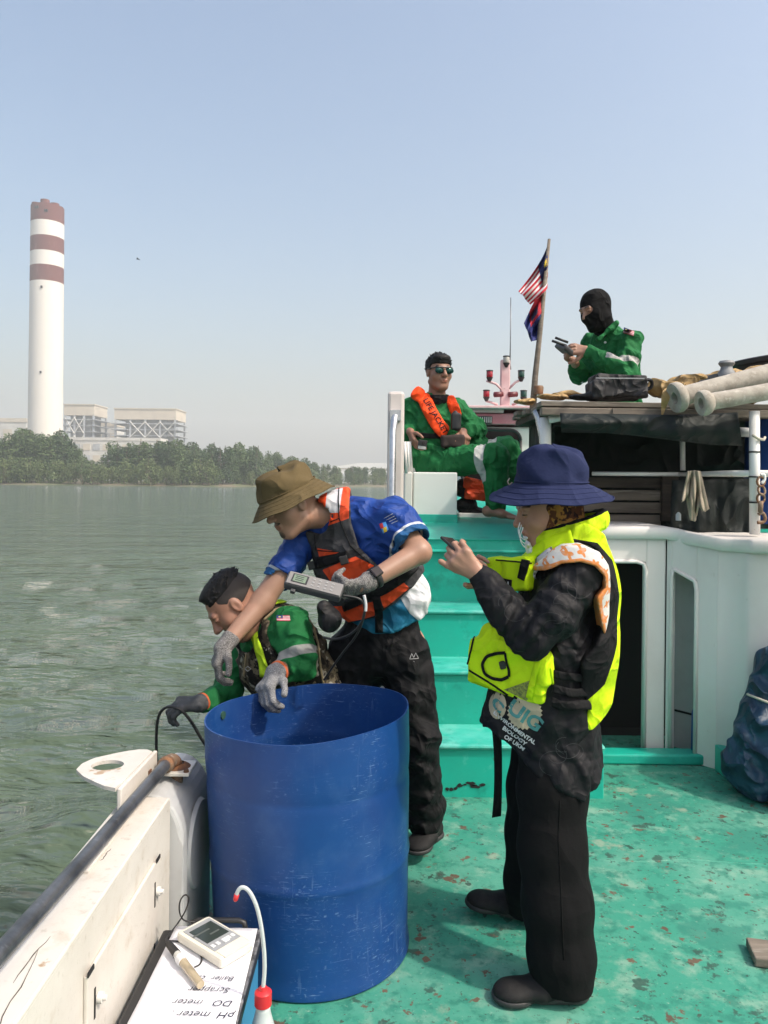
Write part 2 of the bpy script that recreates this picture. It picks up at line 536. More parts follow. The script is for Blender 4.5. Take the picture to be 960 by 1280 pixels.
while px < 560:
    for row, off in enumerate((16, 34)):
        p = px + random.uniform(-7, 7) + row * 9
        x = (p - 480) / 961 * 300
        y = shore_y(x) + off + random.uniform(-4, 4); x = (p - 480) / 961 * y
        h = tree_top(p) * y / 300 * random.uniform(0.80, 1.04)
        if p > 300: h *= max(0.62, 1 - (p - 300) * 0.0035)
        plant('slim' if random.random() < (0.22 if p < 300 else 0.4) else 'tall', x, y, h)
    px += 12 if px < 290 else 8
px = -40
while px < 560:
    p = px + random.uniform(-4, 4)
    x = (p - 480) / 961 * 288
    y = shore_y(x) + random.uniform(2, 7); x = (p - 480) / 961 * y
    if not 272 < p < 300:
        plant('bush', x, y, random.uniform(5.5, 9.0) * (1 if p < 270 else 0.8))
    px += 13

# ---- chimney
M_conc = mat('chimney_white', (0.70, 0.67, 0.62), 0.85, var=[(0.06, (0.62, 0.57, 0.50), 0.5, 0.75, 4, 0.5), (0.5, (0.70, 0.64, 0.56), 0.5, 0.75, 4, 0.5)], stretch=(1, 1, 0.3))
M_redband = mat('chimney_red', (0.13, 0.032, 0.026), 0.85, var=[(0.25, (0.24, 0.11, 0.095), 0.55, 0.75, 5, 0.7)], stretch=(1, 1, 0.3))
M_hole = mat('dark_void', (0.015, 0.015, 0.016), 0.9)
CD = 540.0
c0 = at(56, 600, CD); ch = thing('chimney', (c0.x, CD, 1.0), 'tall round white chimney with dark red bands beside the boiler houses', 'chimney')
def zc(py): return at(56, py, CD - 12).z
levels = [(zc(252), 'red'), (zc(273), 'white'), (zc(292), 'red'), (zc(311), 'white'), (zc(329), 'red'), (zc(349), 'white')]
for i, (zt, c) in enumerate(levels):
    zb = levels[i + 1][0] if i + 1 < len(levels) else 0.5
    f = lambda z: 10.9 + 0.6 * (1 - z / 200)
    mb = MB(); mb.lathe((c0.x, CD, 0), [(f(zb), zb), (f(zt), zt)], 64)
    if i == 0: mb.lathe((c0.x, CD, 0), [(f(zt), zt), (f(zt) - 1.0, zt), (f(zt) - 1.0, zt - 6), (0, zt - 6)], 64)
    o = mb.build('red_band' if c == 'red' else ('shaft' if i == 5 else 'white_band'), M_redband if c == 'red' else M_conc, ch, auto=40)
zt = levels[0][0]
for a, dz in ((2.5, 3.2), (3.6, 2.0), (4.9, 2.8), (5.8, 1.6), (0.6, 2.0), (1.6, 2.4)):
    mb = MB(); q = (c0.x + 7.3 * math.cos(a), CD + 7.3 * math.sin(a), 0)
    mb.lathe(q, [(3.0, zt - 6), (3.0, zt + dz), (2.5, zt + dz), (2.5, zt - 5)], 18); mb.build('flue', M_redband, ch, auto=40)
for a, z in ((-1.45, zc(358)), (-1.45, zc(465)), (-1.75, zc(258)), (-1.9, zc(258)), (-1.2, zc(262)), (-1.3, zc(262))):
    mb = MB(); cx, cy = c0.x + 11.1 * math.cos(a), CD + 11.1 * math.sin(a)
    mb.box((cx - 0.6, cy - 0.6, z - 0.8), (cx + 0.6, cy + 0.6, z + 0.8)); mb.build('port', M_hole, ch)

# ---- boiler houses
M_beige = mat('cladding_beige', (0.56, 0.50, 0.41), 0.8, var=[(0.1, (0.48, 0.43, 0.36), 0.45, 0.7)])
M_steel = mat('plant_steel', (0.40, 0.42, 0.44), 0.6, var=[(0.3, (0.28, 0.29, 0.31), 0.45, 0.7)])
M_plantwall = mat('plant_wall', (0.58, 0.57, 0.54), 0.85, var=[(0.08, (0.46, 0.44, 0.41), 0.45, 0.7)])
M_boiler = mat('boiler_casing', (0.23, 0.235, 0.24), 0.8, var=[(0.2, (0.34, 0.34, 0.33), 0.5, 0.65)])
def boiler(x0, x1, ytop, yroof, d, label):
    a = at(x0, ytop, d); b = at(x1, ytop, d); zt = a.z; zr = at(x0, yroof, d).z
    W = b.x - a.x; D = W * 0.62 if W > 30 else 30
    o = thing('boiler_house', ((a.x + b.x) / 2, d + D / 2, 1), label, 'building')
    m = MB(); m.box((a.x, d, zr), (b.x, d + D, zt)); m.box((a.x - 0.6, d - 0.6, zt), (b.x + 0.6, d + D + 0.6, zt + 0.8)); m.build('roof_cladding', M_beige, o)
    m = MB(); m.box((a.x + W * 0.16, d + 4, 1), (b.x - W * 0.16, d + D - 4, zr)); m.build('boiler_casing', M_boiler, o)
    nc = 5 if W > 30 else 4
    for i in range(nc):
        x = a.x + 0.8 + (W - 1.6) * i / (nc - 1)
        for y in (d + 0.8, d + D - 0.8):
            m = MB(); m.box((x - 0.7, y - 0.7, 1), (x + 0.7, y + 0.7, zr)); m.build('column', M_steel, o)
    nf = 6
    for k in range(nf):
        z = zr - (k + 0.75) * 5.0
        m = MB(); m.box((a.x - 2.2, d - 1.6, z), (a.x + W * 0.22, d + D + 1, z + 0.5)); m.box((b.x - W * 0.18, d - 1.6, z), (b.x + 2.2, d + D + 1, z + 0.5))
        m.box((a.x, d + 0.3, z), (b.x, d + 1.2, z + 0.7)); m.build('floor_beam', M_steel, o)
        for xa, xb in ((a.x - 2.2, a.x + W * 0.2), (b.x - W * 0.18, b.x + 2.2)):
            m = MB(); m.box((xa, d - 1.7, z + 1.3), (xb, d - 1.5, z + 1.5)); m.build('guard_rail', M_steel, o)
    xm = [a.x + 0.8 + (W - 1.6) * i / (nc - 1) for i in range(nc)]
    for i in range(1, nc - 1) if nc == 5 else range(0, 2):
        if i + 1 >= nc: continue
        for zz in (zr - 2, zr - 17):
            for s in (0, 1):
                m = MB(); m.tube([(xm[i], d - 0.3, zz - (0 if s else 13)), (xm[i + 1], d - 0.3, zz - (13 if s else 0))], 0.55, 6); m.build('cross_brace', M_plantwall, o)
boiler(80, 118, 506, 519, 640, 'narrow boiler house with beige roof directly beside the chimney')
boiler(143, 220, 511, 524, 640, 'wide boiler house with beige roof and crossed steel braces')
def block(name, x0, x1, y0, y1, d, dep, m1, label, roof=None, cols=0, rows=0, cat='building'):
    a = at(x0, y0, d); b = at(x1, y0, d); z1 = at(x0, y1, d).z
    o = thing(name, ((a.x + b.x) / 2, d + dep / 2, min(1, z1)), label, cat)
    m = MB(); m.box((a.x, d, z1), (b.x, d + dep, a.z)); m.build('wall', m1, o)
    m = MB(); h = (a.z - z1) * 0.06; m.box((a.x - 0.5, d - 0.5, a.z), (b.x + 0.5, d + dep + 0.5, a.z + h)); m.build('roof', roof or M_beige, o)
    for i in range(cols):
        for j in range(rows):
            w = (b.x - a.x) / cols; hh = (a.z - z1) / max(rows, 1) * 0.9
            xx = a.x + w * (i + 0.5); zz = a.z - hh * (j + 0.6)
            m = MB(); m.box((xx - w * 0.36, d - 0.35, zz - hh * 0.30), (xx + w * 0.36, d + 0.1, zz + hh * 0.26)); m.build('wall_panel', M_steel if (i + j) % 2 else M_beige, o)
    return o
block('turbine_hall', -60, 33, 527, 612, 660, 30, M_plantwall, 'low beige roofed hall left of the chimney', cols=6, rows=3)
block('linking_hall', 117, 146, 533, 612, 690, 20, M_plantwall, 'grey hall between the two boiler houses', cols=3, rows=3)
block('service_building', 78, 200, 550, 612, 600, 20, M_plantwall, 'long grey service building below the boiler houses', roof=M_plantwall, cols=10, rows=4)
o = block('white_factory', 405, 500, 586, 606, 800, 40, mat('factory_white', (0.75, 0.74, 0.72), 0.8), 'distant white factory with low pitched roof behind the small trees', cols=5, rows=1)
a, b = at(404, 586, 800), at(501, 586, 800)
m = MB(); m.prism([(a.x, 799, a.z + 0.9), (b.x, 799, a.z + 0.9), (b.x - 16, 799, a.z + 6.5), (a.x + 38, 799, a.z + 6.5)], (0, 42, 0)); m.build('pitched_roof', mat('factory_roof', (0.70, 0.70, 0.69), 0.7), o)

# ---- a bird far off above the water
p = at(172, 324, 70)
bt = thing('bird', p, 'tiny dark bird flying alone in the open sky', 'bird')
m = MB(); m.tube([(p.x - 0.14, p.y, p.z), (p.x - 0.05, p.y, p.z + 0.015), (p.x + 0.08, p.y, p.z + 0.01), (p.x + 0.18, p.y, p.z)], [0.01, 0.04, 0.045, 0.006], 8); m.build('body', M_hole, bt, smooth=True)
for s in (-1, 1):
    m = MB(); m.grid([(p.x - 0.03, p.y, p.z + 0.03), (p.x + 0.06, p.y, p.z + 0.03), (p.x - 0.01, p.y + s * 0.2, p.z + 0.07), (p.x + 0.07, p.y + s * 0.2, p.z + 0.07), (p.x + 0.05, p.y + s * 0.42, p.z + 0.03), (p.x + 0.08, p.y + s * 0.42, p.z + 0.03)], 3, 2); m.build('wing', M_hole, bt, solid=0.012)
# ------------------------------------------------------------------ the boat
def smooth_path(p, it=2):
    p = [Vector(q) for q in p]
    for _ in range(it):
        q = [p[0]]
        for a, b in zip(p, p[1:]): q += [a * 0.75 + b * 0.25, a * 0.25 + b * 0.75]
        p = q + [p[-1]]
    return p
def deck_paint(name, col, worn):
    """turquoise deck paint: bleached patches, chips down to brown metal, dark specks"""
    m = mat(name, col, 0.62, bump=(70, 0.35, 0.004), bump2=(8, 0.3, 0.012), spec=0.35,
            var=[(1.1, (0.036, 0.25, 0.175), 0.40, 0.60, 7), (2.1, (0.13, 0.33, 0.25), 0.47, 0.66, 9, 0.85), (0.7, (0.022, 0.19, 0.135), 0.50, 0.68, 8, 0.8),
                 (11, (0.20, 0.35, 0.27), 0.53, 0.68, 9, 0.75), (19, (0.02, 0.16, 0.115), 0.52, 0.64, 9, 0.75), (60, (0.32, 0.42, 0.34), 0.62, 0.72, 5, 0.6), (75, (0.02, 0.10, 0.08), 0.63, 0.70, 4, 0.8)] +
                ([(3.4, (0.03, 0.19, 0.14), 0.56, 0.60, 14, 0.75), (9.5, (0.03, 0.07, 0.055), 0.615, 0.65, 13, 0.85), (22, (0.025, 0.05, 0.04), 0.635, 0.66, 8, 0.85), (6.5, (0.10, 0.07, 0.048), 0.640, 0.655, 14), (16, (0.12, 0.088, 0.06), 0.635, 0.655, 10), (38, (0.05, 0.045, 0.035), 0.64, 0.67, 6, 0.8), (3.1, (0.30, 0.33, 0.25), 0.62, 0.67, 14, 0.6)] if worn else []))
    return m
M_deck = deck_paint('deck_paint', (0.046, 0.262, 0.185), True)
M_stair = mat('stair_paint', (0.012, 0.40, 0.30), 0.38, var=[(3.5, (0.02, 0.36, 0.27), 0.42, 0.62, 7), (6, (0.012, 0.22, 0.165), 0.56, 0.70, 8, 0.8), (12, (0.10, 0.50, 0.42), 0.60, 0.74, 5, 0.6), (2.2, (0.01, 0.31, 0.24), 0.55, 0.7, 4, 0.7), (20, (0.05, 0.16, 0.12), 0.68, 0.72, 4, 0.7)], bump=(40, 0.15, 0.003), bump2=(9, 0.2, 0.006))
M_white = mat('boat_white', (0.66, 0.64, 0.60), 0.42, var=[(2.2, (0.66, 0.62, 0.55), 0.5, 0.72, 5, 0.7), (14, (0.60, 0.56, 0.49), 0.6, 0.75, 4, 0.5), (30, (0.30, 0.22, 0.14), 0.70, 0.74, 4, 0.5)], bump=(7, 0.12, 0.01), bump2=(60, 0.1, 0.002))
M_whitecab = mat('cabin_white', (0.74, 0.70, 0.66), 0.4, var=[(1.6, (0.64, 0.59, 0.54), 0.45, 0.7, 5, 0.8), (22, (0.45, 0.40, 0.34), 0.68, 0.74, 4, 0.4)], bump=(5, 0.1, 0.012))
M_dirtywhite = mat('bulwark_white', (0.62, 0.585, 0.535), 0.5, var=[(3, (0.53, 0.485, 0.43), 0.45, 0.68, 7, 0.85), (14, (0.47, 0.40, 0.32), 0.56, 0.72, 7, 0.6), (40, (0.40, 0.36, 0.30), 0.60, 0.72, 4, 0.6), (8, (0.33, 0.20, 0.09), 0.67, 0.70, 12, 0.8)], bump=(9, 0.25, 0.012), bump2=(70, 0.15, 0.003))
M_greypaint_shade = mat('grey_paint_shade', (0.47, 0.475, 0.475), 0.45, var=[(5, (0.38, 0.38, 0.375), 0.45, 0.7)], bump=(9, 0.15, 0.008))  # grey fittings, and the bulwark end's shade as a colour
M_pipe = mat('galvanised_rail', (0.20, 0.205, 0.215), 0.36, 0.75, var=[(9, (0.10, 0.105, 0.11), 0.45, 0.65, 6), (24, (0.34, 0.34, 0.35), 0.60, 0.72, 6, 0.8)], bump=(30, 0.15, 0.004))
M_rust = mat('rusty_fitting', (0.22, 0.15, 0.10), 0.7, 0.35, var=[(18, (0.22, 0.10, 0.045), 0.42, 0.62, 6), (40, (0.36, 0.31, 0.25), 0.58, 0.7)], bump=(40, 0.4, 0.004))
M_rustbolt = mat('rust_stain', (0.20, 0.085, 0.035), 0.9, var=[(30, (0.10, 0.05, 0.03), 0.4, 0.6)])
M_black = mat('black_plastic', (0.018, 0.018, 0.019), 0.45, bump=(60, 0.1, 0.002))
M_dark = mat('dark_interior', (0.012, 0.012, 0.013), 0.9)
M_pink = mat('faded_red_paint', (0.50, 0.165, 0.20), 0.55, var=[(5, (0.58, 0.27, 0.29), 0.45, 0.7), (14, (0.30, 0.11, 0.11), 0.62, 0.72, 5, 0.6)])
M_pinkpale = mat('pale_pink_paint', (0.66, 0.47, 0.47), 0.55, var=[(6, (0.55, 0.33, 0.34), 0.45, 0.7), (16, (0.30, 0.16, 0.14), 0.64, 0.72, 5, 0.7)])
M_glass = mat('tinted_glass', (0.018, 0.012, 0.013), 0.10, spec=0.5)
M_wood = mat('weathered_wood', (0.21, 0.175, 0.14), 0.85, var=[(6, (0.12, 0.10, 0.08), 0.42, 0.66, 8), (14, (0.32, 0.29, 0.25), 0.56, 0.72, 6, 0.8)], bump=(22, 0.5, 0.006), stretch=(0.35, 3, 3))
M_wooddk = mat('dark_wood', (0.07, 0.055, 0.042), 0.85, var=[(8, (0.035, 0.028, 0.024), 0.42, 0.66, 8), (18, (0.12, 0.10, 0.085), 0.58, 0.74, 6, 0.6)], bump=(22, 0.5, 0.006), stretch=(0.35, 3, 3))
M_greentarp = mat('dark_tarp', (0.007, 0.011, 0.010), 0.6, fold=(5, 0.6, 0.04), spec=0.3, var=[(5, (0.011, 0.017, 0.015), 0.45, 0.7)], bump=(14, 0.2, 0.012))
M_yeltarp = mat('tan_tarp', (0.42, 0.27, 0.10), 0.65, fold=(7, 0.9, 0.05), var=[(7, (0.30, 0.19, 0.08), 0.42, 0.68, 6), (20, (0.52, 0.38, 0.19), 0.58, 0.74, 5, 0.7)], bump=(26, 0.4, 0.01))
M_bluetarp = mat('blue_tarp', (0.007, 0.036, 0.078), 0.5, fold=(6, 1.0, 0.06), var=[(6, (0.012, 0.052, 0.10), 0.42, 0.68), (25, (0.05, 0.15, 0.23), 0.58, 0.74, 4, 0.5)], bump=(20, 0.4, 0.012))
M_bluedrum = mat('blue_panel', (0.012, 0.055, 0.24), 0.45, var=[(3, (0.02, 0.075, 0.28), 0.45, 0.7)])
M_stone = mat('cement_pipe', (0.42, 0.385, 0.33), 0.9, var=[(11, (0.30, 0.265, 0.22), 0.42, 0.66, 8), (30, (0.55, 0.51, 0.45), 0.56, 0.72, 5, 0.8), (16, (0.14, 0.12, 0.10), 0.66, 0.72, 6, 0.8)], bump=(40, 0.5, 0.006))
M_rag = mat('cloth_rag', (0.36, 0.31, 0.235), 0.95, var=[(9, (0.24, 0.20, 0.15), 0.42, 0.68)], bump=(40, 0.3, 0.006))
M_steelpost = mat('white_post', (0.74, 0.73, 0.70), 0.35, var=[(8, (0.58, 0.53, 0.46), 0.5, 0.72, 6, 0.8), (26, (0.28, 0.17, 0.09), 0.68, 0.72, 6, 0.8)], bump=(30, 0.15, 0.003))
M_tube = mat('steel_handrail', (0.55, 0.56, 0.57), 0.25, 0.8, var=[(12, (0.42, 0.42, 0.43), 0.45, 0.65)])
M_rope = mat('rope', (0.50, 0.46, 0.38), 0.95, bump=(200, 0.5, 0.004))

M_tread = mat('tread_paint', (0.03, 0.40, 0.31), 0.30, var=[(5, (0.08, 0.47, 0.39), 0.42, 0.60, 6), (9, (0.16, 0.50, 0.43), 0.52, 0.66, 8, 0.8), (14, (0.02, 0.26, 0.20), 0.56, 0.68, 8, 0.7), (30, (0.05, 0.10, 0.08), 0.66, 0.70, 6, 0.8)], bump=(40, 0.2, 0.004), bump2=(9, 0.3, 0.01))
boat = thing('boat', (0.5, 2.0, -0.95), 'work boat with turquoise deck, turquoise stairs and white cabin', 'boat')
# deck and hull
edge = [(-0.72, -2.2), (-0.72, 2.6), (-0.20, 4.15), (-0.20, 4.45), (3.2, 4.45), (3.2, -2.2)]
m = MB(); m.prism([(x, y, -0.06) for x, y in edge], (0, 0, 0.06)); m.build('deck', M_deck, boat)
hull = [(-0.74, -2.2), (-0.74, 2.62), (-0.22, 4.17), (-0.10, 5.2), (0.45, 8.2), (1.35, 9.3), (2.4, 8.2), (3.25, 5.0), (3.25, -2.2)]
m = MB(); n = len(hull)
m.add([(x, y, -0.061) for x, y in hull] + [(x * 0.97 + 0.04, y, -1.0) for x, y in hull], [(i, (i + 1) % n, n + (i + 1) % n, n + i) for i in range(n)]); m.build('hull', M_white, boat)
# fine seam lines welded across the deck, raised strip
for (xa, xb, y) in ((0.60, 1.75, 2.98), (0.62, 0.63, 0)):
    if y:
        m = MB(); m.tube([(xa + (xb - xa) * k / 30, y + 0.012 * math.sin(k * 0.5) - 0.02 * k / 30, -0.004 + 0.0012 * math.sin(k * 2.1)) for k in range(31)], 0.0065, 6); m.build('weld_seam', M_deck, boat, smooth=True)
m = MB(); m.box((1.02, 3.98, 0.001), (2.6, 4.09, 0.055)); m.build('door_sill', M_stair, boat, bevel=0.01)

# bulwark on the port side
m = MB(); m.box((-0.69, -2.1, -0.03), (-0.60, 2.20, 0.545)); bul = m.build('bulwark', M_dirtywhite, boat, bevel=0.008)
m = MB(); m.box((-0.70, -2.0, 0.5455), (-0.594, 2.16, 0.5575)); m.build('cap_plate', M_dirtywhite, bul, bevel=0.004)
m = MB(); m.box((-0.715, 1.74, 0.558), (-0.66, 2.30, 0.566)); m.build('outer_strip', M_dirtywhite, bul, bevel=0.002)
# rounded end of the bulwark, its shading put into the grey colour
m = MB(); prof = [(-0.69, 0.0), (-0.565, 0.0), (-0.565, 0.40)]
for k in range(9):
    a = math.pi / 2 * k / 8; prof.append((-0.565 - 0.10 * (1 - math.cos(a)), 0.40 + 0.145 * math.sin(a)))
prof.append((-0.69, 0.545))
m.prism([(x, 2.205, z) for x, z in prof], (0, 0.36, 0)); m.build('rounded_end', M_greypaint_shade, bul, bevel=0.012)
m = MB(); m.lathe((-0.568, 2.38, 0.33), [(0.0, 0.012), (0.125, 0.012), (0.132, 0.0)], 28, axis=(1, 0, 0)); m.build('end_disc', M_greypaint_shade, bul, auto=40)
# hatch plate with slots and bolts on the inner face
hp = MB(); hp.box((-0.600, 1.56, 0.10), (-0.591, 2.06, 0.44)); hatch = hp.build('hatch_plate', M_dirtywhite, bul, bevel=0.003)
for y, z in ((1.60, 0.36), (1.60, 0.20), (2.02, 0.36), (2.02, 0.20)):
    m = MB(); m.box((-0.5915, y - 0.0035, z - 0.032), (-0.5895, y + 0.0035, z + 0.032)); m.build('slot', M_dark, bul)
    m = MB(); m.lathe((-0.590, y + 0.018, z), [(0.0, 0.018), (0.006, 0.018), (0.006, 0.010), (0.012, 0.010), (0.012, 0.0)], 10, axis=(1, 0, 0)); m.build('bolt', M_white, bul, auto=40)
for y, z in ((1.575, 0.442), (2.045, 0.442)):
    m = MB(); m.box((-0.5915, y - 0.016, z - 0.004), (-0.5885, y + 0.016, z + 0.006)); m.build('slot', M_dark, bul)
# crack lines along the top
crk = random.Random(2); M_crack = mat('paint_crack', (0.07, 0.06, 0.05), 0.9)
for (xa, ya, xb, yb) in ((-0.61, 1.20, -0.645, 1.46), (-0.62, 1.10, -0.605, 1.24), (-0.65, 1.36, -0.64, 1.50), (-0.655, 1.80, -0.648, 1.86)):
    pts = [(xa + (xb - xa) * t / 7 + crk.uniform(-.004, .004), ya + (yb - ya) * t / 7, 0.5578) for t in range(8)]
    m = MB(); m.tube(pts, [0.0003, 0.0008, 0.0012, 0.0009, 0.0013, 0.0007, 0.0006, 0.0003], 5); m.build('crack', M_crack, bul)
# top rail
path = [at(-40, 1240, 1.20), at(0, 1192, 1.30), at(100, 1080, 1.68), at(180, 987, 2.10), at(206, 957, 2.28), at(214, 950, 2.335), at(219, 953, 2.36), at(220.5, 964, 2.365), at(221, 982, 2.365)]
path = [Vector((-0.66, -2.0, 0.68)), Vector((-0.655, 0.4, 0.675))] + path
m = MB(); m.tube(path[:8], 0.0175, 16); rail = m.build('top_rail', M_pipe, boat, smooth=True)
m = MB(); m.tube(smooth_path(path[6:10], 2), 0.0215, 14); m.tube([path[6] + (path[7] - path[6]) * 0.05, path[6] + (path[7] - path[6]) * 0.35], 0.0245, 14); m.tube([path[9] + Vector((0, 0, -0.002)), path[9] + Vector((0, 0, 0.012))], 0.0245, 14); m.tube([path[9], path[10]], [0.019, 0.019], 14); m.build('elbow', M_rust, rail, smooth=True)
fl = path[10]
m = MB(); m.box((fl.x - 0.05, fl.y - 0.055, 0.5585), (fl.x + 0.05, fl.y + 0.055, 0.570)); m.build('flange', M_dirtywhite, rail, bevel=0.003)
m = MB(); m.lathe((fl.x, fl.y, 0.570), [(0.042, 0.0), (0.030, 0.008), (0.022, 0.012)], 14); m.build('rust_collar', M_rustbolt, rail, smooth=True)
for dx, dy in ((-0.04, -0.045), (0.04, -0.045)):
    m = MB(); m.lathe((fl.x + dx, fl.y + dy, 0.5702), [(0.0, 0.008), (0.007, 0.008), (0.009, 0.0)], 8); m.build('bolt', M_rustbolt, rail)
# outboard bracket with an oval hole
A0 = at(192, 937, 2.32); A1 = at(146, 985, 2.02); B0 = at(98, 961, 2.16)
rot_s = Vector((A0.x, A0.y, A0.z)); e1 = (A1 - A0); e1.z = 0; L1 = e1.length; e1.normalize(); e2 = Vector((-e1.y, e1.x, 0))
if e2.x > 0: e2 = -e2
zt = (A0.z + A1.z) / 2
def bp(u, w, z): return A0 * 1 + e1 * u * L1 + e2 * w + Vector((0, 0, z - zt + (A1.z - A0.z) * u))
wid = 0.165
outer = [(0, 0), (0.0, 0.05), (0.10, 0.095), (0.27, wid * 0.90), (0.42, wid), (0.58, wid * 0.98), (0.74, wid * 0.74), (0.88, 0.07), (1.0, 0.02), (1.0, 0)]
hole = []
N = 40
def ray_out(c, ang):
    best = 9
    for (p0, p1) in zip(outer, outer[1:] + outer[:1]):
        x1, y1 = p0[0] * L1 - c[0], p0[1] - c[1]; x2, y2 = p1[0] * L1 - c[0], p1[1] - c[1]
        dx, dy = math.cos(ang), math.sin(ang); den = dx * (y2 - y1) - dy * (x2 - x1)
        if abs(den) < 1e-9: continue
        t = (x1 * (y2 - y1) - y1 * (x2 - x1)) / den; s = (x1 * dy - y1 * dx) / den
        if t > 0 and -1e-6 <= s <= 1 + 1e-6: best = min(best, t)
    return best
c = (0.45 * L1, 0.088); vs = []; fs = []
for i in range(N):
    a = 2 * math.pi * i / N; ro = ray_out(c, a)
    rh = 1 / math.sqrt((math.cos(a) / 0.040) ** 2 + (math.sin(a) / 0.045) ** 2)
    for rr in (ro, rh):
        u = (c[0] + rr * math.cos(a)) / L1; w = c[1] + rr * math.sin(a)
        for z in (zt, zt - 0.01): vs.append(bp(u, w, z))
for i in range(N):
    j = (i + 1) % N; o_ = lambda i, r, z: i * 4 + r * 2 + z
    fs += [(o_(i, 0, 0), o_(j, 0, 0), o_(j, 1, 0), o_(i, 1, 0)), (o_(i, 0, 1), o_(i, 1, 1), o_(j, 1, 1), o_(j, 0, 1)), (o_(i, 0, 0), o_(i, 0, 1), o_(j, 0, 1), o_(j, 0, 0)), (o_(i, 1, 0), o_(j, 1, 0), o_(j, 1, 1), o_(i, 1, 1))]
m = MB(); m.add(vs, fs); brk = m.build('outboard_bracket', M_dirtywhite, boat)
m = MB(); m.prism([bp(0, 0, zt - 0.002), bp(1.0, 0, zt - 0.002), bp(1.0, 0, 0.36), bp(0, 0, 0.36)], e2 * -0.012); m.build('bracket_plate', M_dirtywhite, brk, bevel=0.003)
for u, z in ((0.25, zt - 0.05), (0.62, zt - 0.08), (0.86, zt - 0.10)):
    q = bp(u, 0, z) - e2 * 0.0125
    m = MB(); m.box((q.x - 0.004, q.y - 0.010, q.z - 0.016), (q.x + 0.004, q.y + 0.010, q.z + 0.016)); m.build('rust_slot', M_rustbolt, brk)

# stairs
SX0, SX1 = 0.17, 1.03
yz = [(3.55, 0.0), (3.55, 0.246), (3.84, 0.246), (3.84, 0.515), (4.14, 0.515), (4.14, 0.768), (4.42, 0.768), (4.42, 1.065), (4.80, 1.065), (4.80, 0.0)]
st = MB()
for i, (ya, z) in enumerate(((3.55, 0.246), (3.84, 0.515), (4.14, 0.768))):
    m = MB(); m.box((SX0, ya, -0.02 if i == 0 else z - 0.30), (SX1, 4.60, z - 0.022))
    if i == 0: stairs = m.build('staircase', M_stair, boat, bevel=0.006)
    else: m.build('riser', M_stair, stairs, bevel=0.006)
    m = MB(); m.box((SX0 - 0.004, ya - 0.018, z - 0.0215), (SX1 + 0.002, ya + 0.32, z)); m.build('tread', M_tread, stairs, bevel=0.010)
m = MB(); m.box((SX0, 4.425, 0.70), (SX1, 4.62, 1.07)); m.build('riser', M_stair, stairs, bevel=0.006)
m = MB(); m.box((0.155, 3.60, -0.02), (0.166, 4.62, 0.26)); m.prism([(0.155, 4.2, 0.26), (0.155, 4.42, 0.26), (0.155, 4.42, 1.06), (0.155, 4.34, 1.06)], (0.011, 0, 0)); m.build('side_plate', M_white, stairs)
# black scuff at the foot of the stairs
m = MB(); rs = random.Random(8)
for k in range(9):
    q = at(560 + k * 5.2 + rs.uniform(-2, 2), 983 + rs.uniform(-4, 4), 3.545); w_, h_ = rs.uniform(0.010, 0.024), rs.uniform(0.004, 0.010)
    m.prism([(q.x + w_ * math.cos(t * 0.698) * rs.uniform(0.6, 1.2), 3.5495, q.z + h_ * math.sin(t * 0.698) * rs.uniform(0.5, 1.3)) for t in range(9)], (0, -0.002, 0))
m.build('scuff_mark', M_dark, stairs)
# raised foredeck, rising gently towards the bow
def fz(y): return 1.133 + 0.085 * (y - 4.42)
fd = [(0.135, 4.39), (0.08, 5.1), (0.45, 8.0), (1.35, 9.1), (2.3, 8.0), (2.9, 5.2), (2.9, 4.62), (1.045, 4.62), (1.045, 4.39)]
m = MB(); n = len(fd); m.add([(x, y, fz(y)) for x, y in fd] + [(x, y, fz(y) - 0.07) for x, y in fd], [tuple(range(n)), tuple(range(n, 2 * n))[::-1]] + [(i, (i + 1) % n, n + (i + 1) % n, n + i) for i in range(n)]); m.build('foredeck', M_stair, boat, bevel=0.012)
m = MB(); m.add([(x + 0.03, y + 0.04, fz(y) - 0.071) for x, y in fd[:6]] + [(x + 0.03, y + 0.04, -0.2) for x, y in fd[:6]], [(i, i + 1, 7 + i, 6 + i) for i in range(5)]); m.build('fore_hull', M_white, boat)
# post with handrail at the top of the stairs
pt, pb = at(495, 490, 4.75), at(497, 655, 4.75)
m = MB(); m.box((pt.x - 0.05, 4.71, pb.z - 0.2), (pt.x + 0.052, 4.79, pt.z)); post = m.build('bow_post', mat('post_paint', (0.62, 0.56, 0.53), 0.5, var=[(4, (0.54, 0.47, 0.44), 0.45, 0.7)], bump=(20, 0.1, 0.004)), boat, bevel=0.018)
m = MB(); m.tube([at(494, 519, 4.69), at(493, 524, 4.66), at(491, 540, 4.62), at(490, 645, 4.56), at(489, 720, 4.50)], 0.021, 12); m.box((pt.x - 0.035, 4.665, at(494, 526, 4.7).z), (pt.x + 0.03, 4.712, at(494, 513, 4.7).z)); m.build('handrail', M_tube, post, auto=40)
# gunwale slats behind the post
for k in range(4):
    m = MB(); q0, q1 = at(506 + k * 3.2, 552, 5.0 + 0.1 * k), at(508 + k * 3.4, 592, 5.0 + 0.1 * k); m.tube([q0, q1], 0.009, 8); m.build('guard_bar', M_steelpost, boat, smooth=True)
